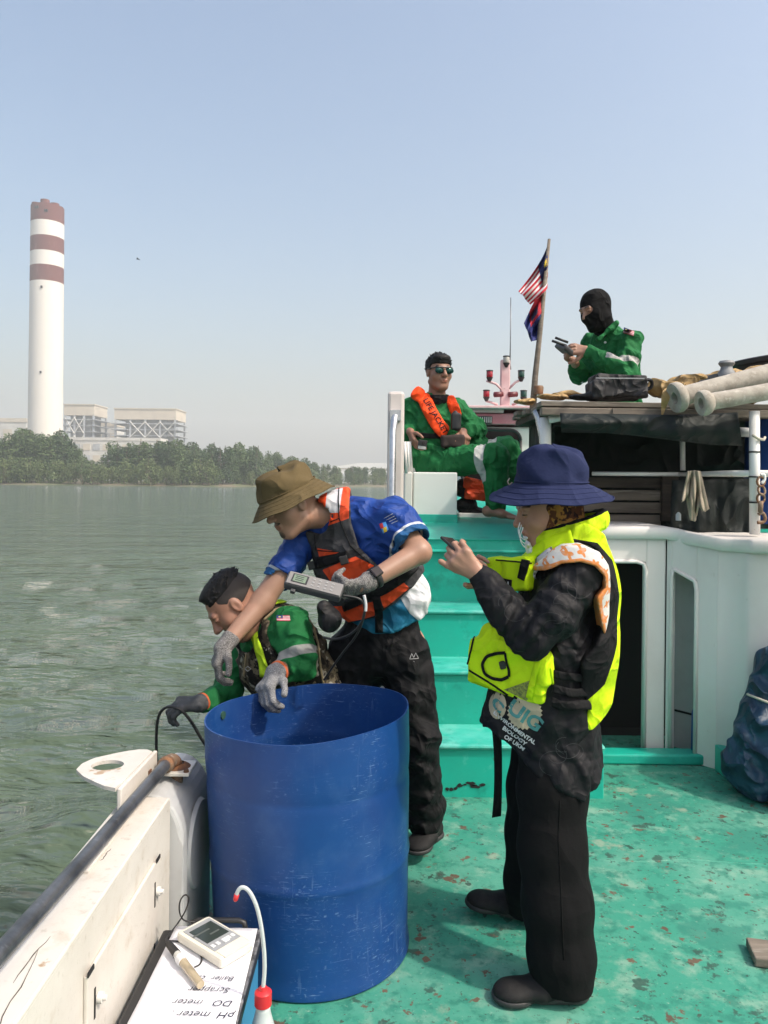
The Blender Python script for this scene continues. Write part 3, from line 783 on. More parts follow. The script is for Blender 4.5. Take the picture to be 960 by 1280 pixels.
# bench box
a, b = at(511, 590, 5.08), at(571, 650, 5.08)
m = MB(); m.box((a.x + 0.03, 5.08, fz(5.1) + 0.03), (b.x, 5.62, a.z)); bench = m.build('bench_box', mat('bench_white', (0.72, 0.735, 0.70), 0.35, var=[(3, (0.64, 0.65, 0.60), 0.48, 0.7, 5, 0.7)]), boat, bevel=0.008)
m = MB(); m.box((a.x + 0.026, 5.075, fz(5.0) - 0.02), (b.x + 0.004, 5.63, fz(5.1) + 0.052)); m.build('painted_foot', M_stair, bench, bevel=0.004)
m = MB(); m.box((a.x - 0.03, 5.06, fz(5.0) - 0.02), (a.x + 0.025, 5.62, a.z - 0.002)); m.build('bench_side', M_white, bench, bevel=0.008)

# wheelhouse forward, with a mast of signal lamps
WD = 6.7
a, b = at(578, 512, WD), at(684, 600, WD)
m = MB(); m.box((a.x, WD, 1.25), (b.x + 0.3, WD + 0.5, at(600, 533, WD).z)); wh = m.build('wheelhouse', M_whitecab, boat, bevel=0.02)
z0, z1 = at(600, 531, WD).z, at(600, 517, WD).z
m = MB(); m.box((a.x - 0.02, WD - 0.05, z0), (b.x + 0.3, WD + 0.6, z1)); m.build('pink_fascia', M_pink, wh, bevel=0.01)
q0, q1 = at(583, 512, WD - 0.04), at(620, 530, WD - 0.06)
m = MB(); m.box((a.x + 0.0, WD - 0.07, at(600, 516.5, WD).z), (at(628, 512, WD).x, WD - 0.051, at(600, 511, WD).z)); m.build('grille_cover', M_pinkpale, wh)
m = MB(); m.box((at(590, 520, WD).x, WD - 0.075, at(600, 530, WD).z), (at(614, 520, WD).x, WD - 0.052, at(600, 521, WD).z)); m.build('grille', M_black, wh)
for k in range(9):
    x = at(591 + k * 2.6, 525, WD).x; m = MB(); m.box((x, WD - 0.082, at(600, 529, WD).z), (x + 0.006, WD - 0.0755, at(600, 522, WD).z)); m.build('grille_bar', M_greypaint_shade, wh)
m = MB(); m.box((a.x - 0.10, WD - 0.12, at(600, 512, WD).z), (b.x + 0.3, WD + 0.65, at(600, 508.5, WD).z)); m.build('roof_edge', M_pinkpale, wh, bevel=0.006)
w0, w1 = at(577, 537, WD), at(650, 592, WD)
wp = []
for (cx, cz, s0) in ((w1.x - 0.09, w0.z - 0.09, 0), (w0.x + 0.09, w0.z - 0.09, 1), (w0.x + 0.09, w1.z, 2), (w1.x - 0.09, w1.z, 3)):
    for k in range(6):
        an = math.pi / 2 * (s0 + k / 5); wp.append((cx + 0.09 * math.cos(an), WD - 0.012, cz + 0.09 * math.sin(an)))
m = MB(); m.prism(wp, (0, 0.05, 0)); wdw = m.build('window', M_glass, wh)
m = MB(); m.tube([Vector(p) for p in wp] + [Vector(wp[0])], 0.014, 6); m.build('window_seal', M_black, wdw, smooth=True)
MD = 6.9
mast_b = at(630, 508, MD)
m = MB(); p0, p1 = at(632, 450, MD), at(631, 505, MD); m.box((p1.x - 0.042, MD - 0.03, p1.z - 0.06), (p1.x + 0.042, MD + 0.03, p0.z)); mast = m.build('signal_mast', M_pinkpale, boat, bevel=0.01)
for (xa, ya, xb, yb, xc, yc) in ((608, 475, 620, 480, 628, 488), (652, 473, 644, 478, 636, 486), (607, 500, 614, 503, 622, 506), (654, 499, 648, 503, 640, 506)):
    m = MB(); m.tube([at(xa, ya + 1, MD - 0.02), at(xb, yb, MD - 0.02), at(xc, yc, MD - 0.02)], 0.011, 7); m.build('lamp_arm', M_pinkpale, mast, smooth=True)
M_redl = mat('red_lens', (0.30, 0.008, 0.022), 0.15, coat=0.5); M_grnl = mat('green_lens', (0.008, 0.05, 0.035), 0.15, coat=0.5); M_clearl = mat('clear_lens', (0.42, 0.40, 0.36), 0.15, coat=0.5)
for xa, ya, ml in ((612, 468, M_redl), (651.5, 468, M_grnl), (608, 492.5, M_redl), (654.5, 493, M_grnl), (633, 450, M_clearl)):
    q = at(xa, ya, MD - 0.03)
    m = MB(); m.lathe(q, [(0.026, -0.026), (0.029, -0.018), (0.029, 0.02), (0.026, 0.027)], 14); lamp = m.build('lamp', ml, mast, auto=40)
    m = MB(); m.lathe(q, [(0.0, 0.036), (0.031, 0.036), (0.031, 0.0271), (0.0, 0.0271)], 14); m.lathe(q, [(0.0, -0.027), (0.031, -0.027), (0.018, -0.052), (0.012, -0.065), (0.0, -0.065)], 14); m.build('lamp_housing', M_black, lamp, auto=40)
for xa, ya in ((623, 493), (641, 493)):
    q = at(xa, ya, MD - 0.03); m = MB(); m.lathe(q, [(0, -0.05), (0.025, -0.04), (0.025, 0.04), (0, 0.05)], 10, axis=(1, 0.3, 0.1)); m.build('horn', mat('maroon_paint', (0.12, 0.02, 0.025), 0.4), mast, smooth=True)
m = MB(); m.tube([at(638.5, 372, MD), at(638, 430, MD), at(637.5, 455, MD), at(638, 462, MD)], [0.004, 0.005, 0.006, 0.008], 6); m.build('whip_aerial', M_pipe, mast, smooth=True)
m = MB(); m.box((p1.x - 0.11, MD - 0.08, at(630, 508.5, WD).z), (p1.x + 0.11, MD + 0.1, at(630, 505, WD).z)); m.build('mast_foot', M_pink, mast, bevel=0.006)

# ---- cabin on the starboard side
cab = MB(); cab.box((1.045, 4.14, 0.0), (1.10, 4.20, 1.17)); cabin = cab.build('cabin', M_whitecab, boat)
def wallpoly(pts, name='wall', mt=None, th=(0, 0.05, 0), bev=0.006):
    m = MB(); m.prism(pts, th); return m.build(name, mt or M_whitecab, cabin, bevel=bev)
Xd0, Xd1 = at(768, 800, 4.14).x, at(806, 800, 4.14).x          # dark doorway
zd = at(800, 702, 4.14).z
# wall over the doorway and right of it
m = MB(); m.box((1.1005, 4.14, zd), (Xd1 + 0.002, 4.20, 1.17)); m.build('door_lintel', M_whitecab, cabin)
Xc = at(832, 800, 4.14).x
m = MB(); m.box((Xd1, 4.14, 0.0), (Xc, 4.20, 1.17)); m.build('door_jamb', M_whitecab, cabin, bevel=0.012)
# diagonal wall with a second opening
D0 = Vector((Xc, 4.14, 0)); D1 = Vector((at(897, 800, 3.93).x, 3.93, 0)); du = (D1 - D0).normalized(); dn = Vector((-du.y, du.x, 0))
LD = (D1 - D0).length
def dp(t, z, off=0): return D0 + du * (t * LD) + Vector((0, 0, z)) + dn * off
t0, t1 = 0.11, 0.60
zo = 0.985; zoa = zo + 0.02; zob = zo - 0.03
for poly in ([(0.005, 0), (t0, 0), (t0, 1.17), (0.005, 1.17)], [(t1, 0), (1, 0), (1, 1.165), (t1, 1.165)], [(t0, zoa), (t1, zob), (t1, 1.165), (t0, 1.17)]):
    m = MB(); m.prism([dp(t, z) for t, z in poly], dn * 0.045); m.build('side_wall', M_whitecab, cabin, bevel=0.003)
for fr in ([(t0, 0.005), (t0, zoa - 0.04), (t0 + 0.03, zoa - 0.008), (t0 + 0.06, zoa - 0.003), (t1 - 0.06, zob + 0.0), (t1 - 0.03, zob - 0.008), (t1, zob - 0.05), (t1, 0.005)],):
    m = MB(); m.tube([dp(t, z, -0.002) for t, z in fr], 0.011, 8); m.build('opening_trim', M_whitecab, cabin, smooth=True)
m = MB(); m.tube([(1.105, 4.137, 0.01), (1.105, 4.137, zd - 0.04), (1.12, 4.137, zd - 0.01), (1.15, 4.137, zd), (Xd1 - 0.05, 4.137, zd), (Xd1 - 0.012, 4.137, zd - 0.012), (Xd1, 4.137, zd - 0.05), (Xd1, 4.137, 0.01)], 0.011, 8); m.build('opening_trim', M_whitecab, cabin, smooth=True)
# inner panel seen through the opening, with a seam, and a blue pad
m = MB(); m.prism([dp(-0.1, 0, 0.16), dp(1.1, 0, 0.16), dp(1.1, 1.15, 0.16), dp(-0.1, 1.15, 0.16)], dn * 0.02); inner = m.build('inner_panel', M_greypaint_shade, cabin)
m = MB(); m.prism([dp(-0.1, 0.20, 0.152), dp(1.1, 0.195, 0.152), dp(1.1, 0.205, 0.152), dp(-0.1, 0.21, 0.152)], dn * 0.006); m.build('panel_seam', M_dark, inner)
q = at(874, 915, 4.03); m = MB(); m.tube([(q.x, 4.06, 0.01), (q.x + 0.005, 4.06, 0.25), (q.x + 0.01, 4.07, 0.28)], [0.03, 0.032, 0.022], 10); m.build('blue_pad', M_bluedrum, cabin, smooth=True)
# front wall section on the right, rounded at its corner
arc = [(D1.x, D1.y)]
for k in range(1, 6):
    a = R(72) * k / 5; arc.append((D1.x + 0.10 * math.sin(a) + 0.005, D1.y - 0.07 * (1 - math.cos(a)) - 0.016 * k))
arc += [(D1.x + 0.5, arc[-1][1] - 0.03), (3.0, arc[-1][1] - 0.05)]
m = MB(); k = len(arc); vs = []
for z in (0.0, 0.3, 0.8, 1.165): vs += [(x, y, z) for x, y in arc]
m.add(vs, [(r * k + i, r * k + i + 1, (r + 1) * k + i + 1, (r + 1) * k + i) for r in range(3) for i in range(k - 1)]); m.build('front_wall', M_whitecab, cabin, smooth=True)
m = MB(); m.box((D1.x - 0.01, D1.y - 0.10, 0.001), (D1.x + 0.06, D1.y + 0.0, 0.13)); m.build('corner_block', M_stair, cabin, bevel=0.006)
# rounded lip on top of the walls
lipl = [(0.90, 4.135), (1.3, 4.125), (Xc - 0.01, 4.12), (Xc + 0.05, 4.10)] + [(dp(t, 0).x, dp(t, 0).y - 0.022) for t in (0.4, 0.75)] + [(x, y - 0.022) for x, y in arc]
m = MB(); n = len(lipl); vs = []
for i, (x, y) in enumerate(lipl):
    dz = -0.040 * min(1, max(0, (i - 2) / 4))
    for dy, z in ((0.0, 1.160), (-0.012, 1.168), (-0.014, 1.218), (0.0, 1.230), (0.55, 1.232)): vs.append((x, y + dy, z + dz))
m.add(vs, [(i * 5 + j, i * 5 + j + 1, (i + 1) * 5 + j + 1, (i + 1) * 5 + j) for i in range(n - 1) for j in range(4)]); m.build('coaming_lip', M_whitecab, cabin, smooth=True)
# closed dark inside
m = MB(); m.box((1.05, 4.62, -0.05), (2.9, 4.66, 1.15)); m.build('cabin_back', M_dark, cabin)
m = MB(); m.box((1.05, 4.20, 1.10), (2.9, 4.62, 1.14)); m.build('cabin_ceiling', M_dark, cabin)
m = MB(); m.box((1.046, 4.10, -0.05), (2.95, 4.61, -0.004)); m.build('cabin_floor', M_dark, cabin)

# ---- open shelter above the cabin: posts, rails, board roof, tarpaulins
RY0, RY1 = 4.12, 5.05
zr = at(800, 506, 4.12).z
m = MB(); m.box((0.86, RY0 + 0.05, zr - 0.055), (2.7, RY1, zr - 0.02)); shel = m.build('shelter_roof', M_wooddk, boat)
rr = random.Random(5)
for k in range(7):
    y = RY0 + 0.01 + k * 0.132
    m = MB(); m.box((0.83 + rr.uniform(-0.03, 0.03), y, zr - 0.018 + rr.uniform(-.002, .004)), (2.7, y + 0.125, zr + 0.010 + rr.uniform(-.004, .004)), rot=Matrix.Rotation(rr.uniform(-0.006, 0.006), 3, 'Y')); m.build('roof_plank', M_wood, shel, bevel=0.004)
m = MB(); m.box((0.84, RY0 - 0.005, zr - 0.062), (2.2, RY0 + 0.048, zr - 0.020)); m.build('roof_beam', M_wood, shel, bevel=0.005)
q = at(779, 513, 4.10); m = MB(); m.box((q.x - 0.055, 4.105, q.z - 0.02), (q.x + 0.055, 4.114, q.z + 0.012)); m.build('name_board', M_wood, shel, bevel=0.002)
def spost(px, y0, y1, d, r, name='shelter_post', mt=None):
    m = MB(); m.tube([at(px + 0.5, y1, d), at(px, y0, d)], r, 12); return m.build(name, mt or M_steelpost, boat, smooth=True)
sp = spost(943, 514, 668, 3.95, 0.026)
for yy in (565, 596, 628):
    q = at(943, yy, 3.95); m = MB(); m.tube([q - Vector((0, 0, .004)), q + Vector((0, 0, .004))], 0.0285, 12); m.build('lashing', M_black, sp, smooth=True)
q = at(944, 549, 3.95); m = MB(); m.tube([q + Vector((-0.03, -0.03, 0.02)), q + Vector((0, -0.036, 0)), q + Vector((0.035, -0.02, -0.004)), q + Vector((0.05, 0, 0.01))], 0.007, 6); m.build('rope_tie', M_rope, sp, smooth=True)
spost(682, 522, 600, 4.22, 0.03, mt=M_steelpost)
spost(853, 545, 588, 4.5, 0.015, mt=M_steelpost)
m = MB(); m.tube([at(740, 592, 4.45), at(850, 593, 4.4)], 0.012, 8); m.tube([at(848, 593, 4.40), at(905, 592, 4.15), at(930, 592, 3.98), at(965, 592, 3.93), at(1010, 592, 3.9)], [0.011, 0.017, 0.018, 0.018, 0.018], 10); m.build('guard_rail', M_steelpost, boat, smooth=True)
m = MB(); m.tube([at(686, 525, 4.18), at(706, 521, 4.16)], 0.02, 10); m.tube([at(700, 522, 4.15), at(712, 520, 4.13)], 0.016, 10); m.build('roof_batten', M_steelpost, boat, smooth=True)
m = MB(); m.tube([at(671, 514, 4.32), at(674, 522, 4.30), at(679, 545, 4.28), at(683, 580, 4.26), at(690, 660, 4.22)], 0.026, 12); m.build('stair_handrail', M_tube, boat, smooth=True)
# dark backing tarp, boards below the rail
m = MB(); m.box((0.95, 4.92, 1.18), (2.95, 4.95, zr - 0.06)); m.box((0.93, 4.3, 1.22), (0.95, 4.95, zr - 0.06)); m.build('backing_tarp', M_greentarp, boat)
bx0, bx1 = at(752, 600, 4.60).x, at(828, 600, 4.60).x
for k in range(4):
    z1 = at(780, 597 + k * 15.5, 4.60).z; z0 = at(780, 610 + k * 15.5, 4.60).z
    m = MB(); m.box((0.96, 4.60 + 0.012 * (k % 2), z0), (bx1, 4.66, z1)); m.build('back_board', M_wood if k else M_wooddk, boat, bevel=0.005)
for x in (828, 838):
    q = at(x, 600, 4.58); m = MB(); m.box((q.x, 4.58, 1.235), (q.x + 0.05, 4.63, q.z + 0.03)); m.build('back_upright', M_wooddk, boat, bevel=0.004)
# ------------------------------------------------------------------ loose things on the boat
def atz(px, py, z):
    """photo position on the level z"""
    u, v = px - 480.0, py - 603.0
    c, s = math.cos(ROLL), math.sin(ROLL)
    vv = v * c - u * s
    return at(px, py, (CAM_H - z) * 961.0 / vv)

def print_text(txt, o, ux, uy, size, name, material, parent, proj=None, off=0.001, spacing=1.0, shear=0.0, align='CENTER', bold=0.0):
    """flat lettering set in the plane (ux, uy) at o; with proj=(bvh, dir) the letters are laid onto that surface"""
    cu = bpy.data.curves.new('t', 'FONT'); cu.body = txt; cu.size = size; cu.align_x = align; cu.align_y = 'CENTER'
    cu.space_character = spacing; cu.shear = shear; cu.offset = bold
    cu.resolution_u = 3
    to = bpy.data.objects.new('t', cu); COL.objects.link(to)
    dg = bpy.context.evaluated_depsgraph_get(); dg.update()
    me0 = to.evaluated_get(dg).to_mesh()
    vs = [v.co.copy() for v in me0.vertices]; fs = [tuple(p.vertices) for p in me0.polygons]
    to.evaluated_get(dg).to_mesh_clear(); bpy.data.objects.remove(to); bpy.data.curves.remove(cu)
    ux = Vector(ux).normalized(); uy = Vector(uy).normalized(); nn = ux.cross(uy); o = Vector(o)
    bm = bmesh.new(); bv = [bm.verts.new(v) for v in vs]
    for f in fs:
        try: bm.faces.new([bv[i] for i in f])
        except ValueError: pass
    if proj:
        bmesh.ops.triangulate(bm, faces=bm.faces[:])
        for _ in range(2):
            es = [e for e in bm.edges if e.calc_length() > size * 0.18]
            if es: bmesh.ops.subdivide_edges(bm, edges=es, cuts=1)
            bmesh.ops.triangulate(bm, faces=bm.faces[:])
    for v in bm.verts:
        p = o + ux * v.co.x + uy * v.co.y
        if proj:
            h = proj[0].ray_cast(p - proj[1] * 0.5, proj[1])
            if h[0] is not None: p = h[0] - proj[1] * off
        else: p = p + nn * off
        v.co = p - base_of(parent)
    me = bpy.data.meshes.new(name); bm.to_mesh(me); bm.free(); me.materials.append(material)
    return finish(name, me, parent)

def bvh_of(o):
    me = o.data; b = base_of(o.parent) + Vector(o.location)
    return BVHTree.FromPolygons([v.co + b for v in me.vertices], [tuple(p.vertices) for p in me.polygons])

# ---- blue barrel
M_barrel = mat('barrel_plastic', (0.006, 0.050, 0.195), 0.42, spec=0.4, bump=(5, 0.12, 0.02), bump2=(70, 0.06, 0.002),
               var=[(3, (0.008, 0.056, 0.215), 0.45, 0.65), (7, (0.03, 0.085, 0.24), 0.50, 0.72, 9, 0.75), (2.2, (0.008, 0.035, 0.16), 0.45, 0.65, 5, 0.7)])
def barrel_wear(m):
    """pale scratches and scuffs"""
    nt = m.node_tree; n = nt.nodes; l = nt.links; p = n['Principled BSDF']
    cur = p.inputs['Base Color'].links[0].from_socket
    tc = n.new('ShaderNodeTexCoord')
    for sc, st, rot, lo, hi, am in ((16, (1, 1, 9), (0.15, 0.1, 0), 0.64, 0.69, 0.7), (13, (5, 5, 0.55), (0, 0.05, 0), 0.62, 0.70, 0.3), (75, (1, 1, 1.6), (0, 0, 0), 0.60, 0.70, 0.6), (24, (1, 1, 14), (-0.3, 0.35, 0), 0.63, 0.68, 0.7), (9, (1, 1, 30), (0.25, -0.2, 0), 0.66, 0.69, 0.7)):
        mp = n.new('ShaderNodeMapping'); mp.inputs['Scale'].default_value = st; mp.inputs['Rotation'].default_value = rot
        l.new(tc.outputs['Object'], mp.inputs['Vector'])
        t = n.new('ShaderNodeTexNoise'); t.inputs['Scale'].default_value = sc; t.inputs['Detail'].default_value = 5; t.inputs['Roughness'].default_value = 0.6
        l.new(mp.outputs['Vector'], t.inputs['Vector'])
        t2 = n.new('ShaderNodeTexNoise'); t2.inputs['Scale'].default_value = 5.5; t2.inputs['Detail'].default_value = 3
        l.new(tc.outputs['Object'], t2.inputs['Vector'])
        mr = n.new('ShaderNodeMapRange'); mr.inputs['From Min'].default_value = lo; mr.inputs['From Max'].default_value = hi; mr.inputs['To Max'].default_value = am; l.new(t.outputs['Fac'], mr.inputs['Value'])
        m2 = n.new('ShaderNodeMapRange'); m2.inputs['From Min'].default_value = 0.42; m2.inputs['From Max'].default_value = 0.60; l.new(t2.outputs['Fac'], m2.inputs['Value'])
        mu = n.new('ShaderNodeMath'); mu.operation = 'MULTIPLY'; l.new(mr.outputs[0], mu.inputs[0]); l.new(m2.outputs[0], mu.inputs[1])
        mx = n.new('ShaderNodeMix'); mx.data_type = 'RGBA'; l.new(mu.outputs[0], mx.inputs[0]); l.new(cur, mx.inputs[6]); mx.inputs[7].default_value = (0.14, 0.23, 0.42, 1); cur = mx.outputs[2]
    l.new(cur, p.inputs['Base Color'])
barrel_wear(M_barrel)
BX, BY = -0.222, 2.435
barrel = thing('barrel', (BX, BY, 0), 'large open-topped blue plastic barrel with scratched sides on the turquoise deck', 'barrel')
def barrel_r(z):
    r = 0.300 + 0.018 * min(1, z / 0.6)
    for zz, w, a in ((0.305, 0.012, 0.004), (0.55, 0.012, -0.003), (0.012, 0.02, 0.006)): r += a * math.exp(-((z - zz) / w) ** 2)
    return r
def rim(a): return 0.727 + 0.018 * math.cos(a) + 0.003 * math.sin(2 * a + 1) + 0.002 * math.sin(5 * a)
m = MB(); n = 96; zs = [0.0, 0.006, 0.015, 0.03, 0.06, 0.15, 0.25, 0.285, 0.295, 0.305, 0.315, 0.33, 0.42, 0.52, 0.54, 0.55, 0.56, 0.6, 0.66, 0.70, 1.0]
hole_c = at(283, 889, 2.55)
vs = []
for side in (0, 1):
    for k, z in enumerate(zs if side == 0 else zs[::-1]):
        for j in range(n):
            a = 2 * math.pi * j / n
            zz = rim(a) if z == 1.0 else min(z, rim(a) - 0.004) + (0.012 if side and z == 0 else 0)
            r = barrel_r(zz) - (0.0045 if side else 0) - (0.02 if z == 0.0 else 0) + 0.004 * math.sin(2 * a + 0.5) * zz
            vs.append((BX + (zz - 0.35) * -0.03 + r * math.cos(a), BY + r * math.sin(a), zz))
k = len(zs) * 2
fs = [(i * n + j, i * n + (j + 1) % n, (i + 1) * n + (j + 1) % n, (i + 1) * n + j) for i in range(k - 1) for j in range(n)]
fs += [tuple(range(n))[::-1], tuple((k - 1) * n + j for j in range(n))]
m.add(vs, fs); m.build('shell', M_barrel, barrel, auto=50)
ha = R(160)
m = MB(); hx, hy = BX - 0.011 + 0.3105 * math.cos(ha), BY + 0.3105 * math.sin(ha)
m.lathe((hx, hy, 0.675), [(0.0, 0.004), (0.013, 0.004), (0.013, -0.002)], 16, axis=(-math.cos(ha), -math.sin(ha), 0)); m.build('drilled_hole', mat('hole_green', (0.02, 0.07, 0.05), 0.7), barrel)

# ---- box with the notes on it
BZ = 0.26
tb = thing('equipment_box', (-0.44, 1.72, 0), 'black lidded blue equipment box against the white bulwark', 'box')
M_boxblue = mat('box_blue', (0.045, 0.22, 0.42), 0.45, bump=(30, 0.1, 0.003))
m = MB(); m.box((-0.566, 1.30, 0.0), (-0.318, 2.035, 0.225)); m.build('body', M_boxblue, tb, bevel=0.012)
m = MB(); m.box((-0.576, 1.29, 0.2255), (-0.308, 2.05, BZ - 0.006)); m.build('lid', M_black, tb, bevel=0.008)
M_film = mat('clear_film', (0.16, 0.16, 0.165), 0.18, bump=(50, 0.5, 0.006), var=[(25, (0.35, 0.35, 0.36), 0.55, 0.68), (18, (0.05, 0.05, 0.05), 0.5, 0.62)])
m = MB(); m.box((-0.340, 1.295, BZ - 0.0055), (-0.309, 2.04, BZ + 0.002)); m.build('lid_edge', M_film, tb, bevel=0.004)
m = MB(); m.tube([(-0.50, 2.046, BZ - 0.008), (-0.495, 2.048, BZ + 0.014), (-0.48, 2.05, BZ + 0.018), (-0.375, 2.05, BZ + 0.018), (-0.36, 2.048, BZ + 0.014), (-0.355, 2.046, BZ - 0.008)], 0.007, 8); m.build('handle', M_black, tb, smooth=True)
m = MB(); m.box((-0.55, 2.0, BZ - 0.005), (-0.33, 2.03, BZ + 0.004)); m.build('hinge_bar', M_black, tb, bevel=0.003)
# sheet of paper
pc = [atz(220, 1158, BZ + 0.004), atz(322, 1161, BZ + 0.004), atz(292, 1290, BZ + 0.004), atz(154, 1290, BZ + 0.004)]
pp = thing('paper_sheet', (pc[0] + pc[2]) / 2, 'white paper with handwritten list on top of the equipment box', 'paper')
M_paper = mat('paper', (0.78, 0.78, 0.82), 0.75, var=[(14, (0.70, 0.70, 0.75), 0.45, 0.65)], bump=(12, 0.3, 0.006))
g = []
for i in range(14):
    for j in range(14):
        u, v = i / 13, j / 13
        q = (pc[0] * (1 - u) + pc[1] * u) * (1 - v) + (pc[3] * (1 - u) + pc[2] * u) * v
        g.append(q + Vector((0, 0, 0.0008 * math.sin(u * 9 + v * 7) + 0.0006 * math.sin(v * 15))))
m = MB(); m.grid(g, 14, 14); m.build('sheet', M_paper, pp, smooth=True, solid=0.0006)
M_ink = mat('pen_ink', (0.03, 0.03, 0.05), 0.6)
wx = (pc[0] - pc[1]).normalized()        # the list is written for a reader on the far side of the box
wy = Vector((-wx.y, wx.x, 0)); wy = -wy if wy.y > 0 else wy
def zt_(p): return Vector((p.x, p.y, BZ + 0.0062))
for txt, px, py, s in (('pH  meter .', 254, 1269, 0.030), ('DO   meter', 254, 1254, 0.028), ('Scrapper', 262, 1238, 0.027), ('Bailer  ca', 270, 1223.5, 0.024)):
    print_text(txt, zt_(atz(px, py, BZ + 0.005)), wx, wy, s, 'handwriting', M_ink, pp, shear=0.25, spacing=1.0)
# pH meter
mt, mr_, mb_, ml = atz(255, 1139, 0.295), atz(310, 1175, 0.29), atz(284, 1206, 0.285), atz(226, 1169, 0.29)
ex = ((mr_ - mt) + (mb_ - ml)); L = ex.length / 2; ex.z = 0; ex.normalize()
ey = Vector((-ex.y, ex.x, 0)); Wm = ((mt - ml).length + (mr_ - mb_).length) / 2
mc = (mt + mr_ + mb_ + ml) / 4; mc.z = 0.262
ph = thing('water_quality_meter', mc, 'cream handheld pH meter with dark screen lying on the paper sheet', 'meter')
M_cream = mat('cream_plastic', (0.68, 0.65, 0.56), 0.4); M_lcd = mat('lcd_dark', (0.035, 0.045, 0.038), 0.15); M_grey = mat('grey_plate', (0.30, 0.31, 0.32), 0.4); M_btn = mat('button_white', (0.62, 0.63, 0.64), 0.4)
RM = Matrix((ex, ey, Vector((0, 0, 1)))).transposed()
def lb(x0, x1, y0, y1, z0, z1, name, mt_, par, bev=0.0):
    m = MB(); vs = []
    m.box((x0, y0, z0), (x1, y1, z1)); m.v = [tuple(RM @ Vector(v) + Vector((mc.x, mc.y, 0.2665))) for v in m.v]
    return m.build(name, mt_, par, bevel=bev)
lb(-L / 2, L / 2, -Wm / 2, Wm / 2, 0, 0.026, 'casing', M_cream, ph, 0.008)
lb(L * 0.30, L / 2 + 0.001, -Wm / 2 + 0.012, Wm / 2 - 0.012, 0.0262, 0.0275, 'casing_step', M_cream, ph, 0.0005)
lb(-L * 0.42, L * 0.29, -Wm * 0.40, Wm * 0.40, 0.0262, 0.0275, 'face_plate', M_grey, ph, 0.0005)
lcd = lb(-L * 0.33, L * 0.08, -Wm * 0.33, Wm * 0.33, 0.0276, 0.0286, 'screen', M_lcd, ph)
for k, yy in enumerate((-0.30, -0.15, 0.03, 0.18, 0.30)):
    lb(L * 0.15, L * (0.25 if k == 2 else 0.22), Wm * yy - 0.006, Wm * yy + (0.010 if k == 2 else 0.004), 0.0276, 0.0300, 'button', M_btn, ph, 0.001)
for xx, yy, ww in ((-0.2, -0.15, 0.5), (-0.08, 0.1, 0.3)):
    lb(L * xx, L * xx + 0.006, Wm * (yy - ww / 2), Wm * (yy + ww / 2) * 0.9, 0.0287, 0.0288, 'digit_row', mat('lcd_digits', (0.09, 0.10, 0.09), 0.3), lcd)
# electrode with cap and cable
pa, pb_ = atz(211, 1180, 0.283), atz(251, 1231, 0.278)
pr = thing('electrode_probe', pa, 'electrode probe with white collar and black cable lying on the paper sheet', 'probe')
ax = (pb_ - pa); Lp = ax.length; ax.normalize()
def seg(t0, t1, r0, r1, name, mt_, par, n=16):
    m = MB(); m.lathe(pa, [(0, Lp * t0), (r0, Lp * t0), (r1, Lp * t1), (0, Lp * t1)], n, axis=ax); return m.build(name, mt_, par, auto=40)
seg(0.0, 0.27, 0.0085, 0.0105, 'cable_gland', M_black, pr)
seg(0.2702, 0.36, 0.0095, 0.0095, 'clear_sleeve', mat('sleeve', (0.5, 0.5, 0.47), 0.2), pr)
seg(0.3602, 0.47, 0.0125, 0.0125, 'collar', M_btn, pr)
seg(0.4702, 1.0, 0.0105, 0.0095, 'bulb_cap', mat('amber_cap', (0.40, 0.33, 0.22), 0.2, coat=0.4), pr)
cab = [atz(212, 1181, 0.283), atz(206, 1176, 0.275), atz(213, 1166, 0.272), atz(224, 1152, 0.275), atz(233, 1137, 0.33), atz(237, 1122, 0.37), atz(231, 1117, 0.38), atz(224, 1127, 0.35), atz(224, 1142, 0.30), atz(230, 1152, 0.29), atz(244, 1152, 0.285)]
cab2 = [atz(206, 1176, 0.272), atz(216, 1176, 0.270), atz(233, 1178, 0.268), atz(247, 1187, 0.267), atz(253, 1198, 0.267), atz(250, 1206, 0.267), atz(243, 1209, 0.267)]
m = MB(); m.tube(smooth_path(cab), 0.0021, 6); m.tube(smooth_path(cab2), 0.0021, 6); m.build('cable', M_black, pr, smooth=True)

# ---- wash bottle
bq = Vector((-0.262, 1.745, 0.0))
wb = thing('wash_bottle', bq, 'translucent wash bottle with red cap and bent spout beside the equipment box', 'bottle')
M_ldpe = mat('milky_plastic', (0.62, 0.66, 0.66), 0.35, trans=0.25)
M_redcap = mat('red_cap', (0.55, 0.025, 0.03), 0.4)
m = MB(); m.lathe(bq, [(0, 0.002), (0.036, 0.002), (0.039, 0.01), (0.039, 0.13), (0.037, 0.16), (0.030, 0.20), (0.020, 0.235), (0.0165, 0.25), (0.0165, 0.262), (0, 0.262)], 24); m.build('body', M_ldpe, wb, smooth=True)
m = MB(); m.lathe(bq, [(0.0162, 0.2622), (0.0195, 0.2625), (0.0195, 0.291), (0.016, 0.294), (0.010, 0.296), (0.008, 0.303), (0, 0.303)], 20); m.build('cap', M_redcap, wb, auto=35)
sp_ = [Vector((bq.x, bq.y, 0.300))] + [at(a, b, 1.75 - 0.0 * i) for i, (a, b) in enumerate(((331.5, 1205), (328, 1165), (322, 1135), (314, 1117), (307, 1109.5), (301, 1109), (297, 1114), (295.5, 1119)))]
m = MB(); m.tube(smooth_path(sp_), 0.0047, 10); m.build('spout', M_ldpe, wb, smooth=True)
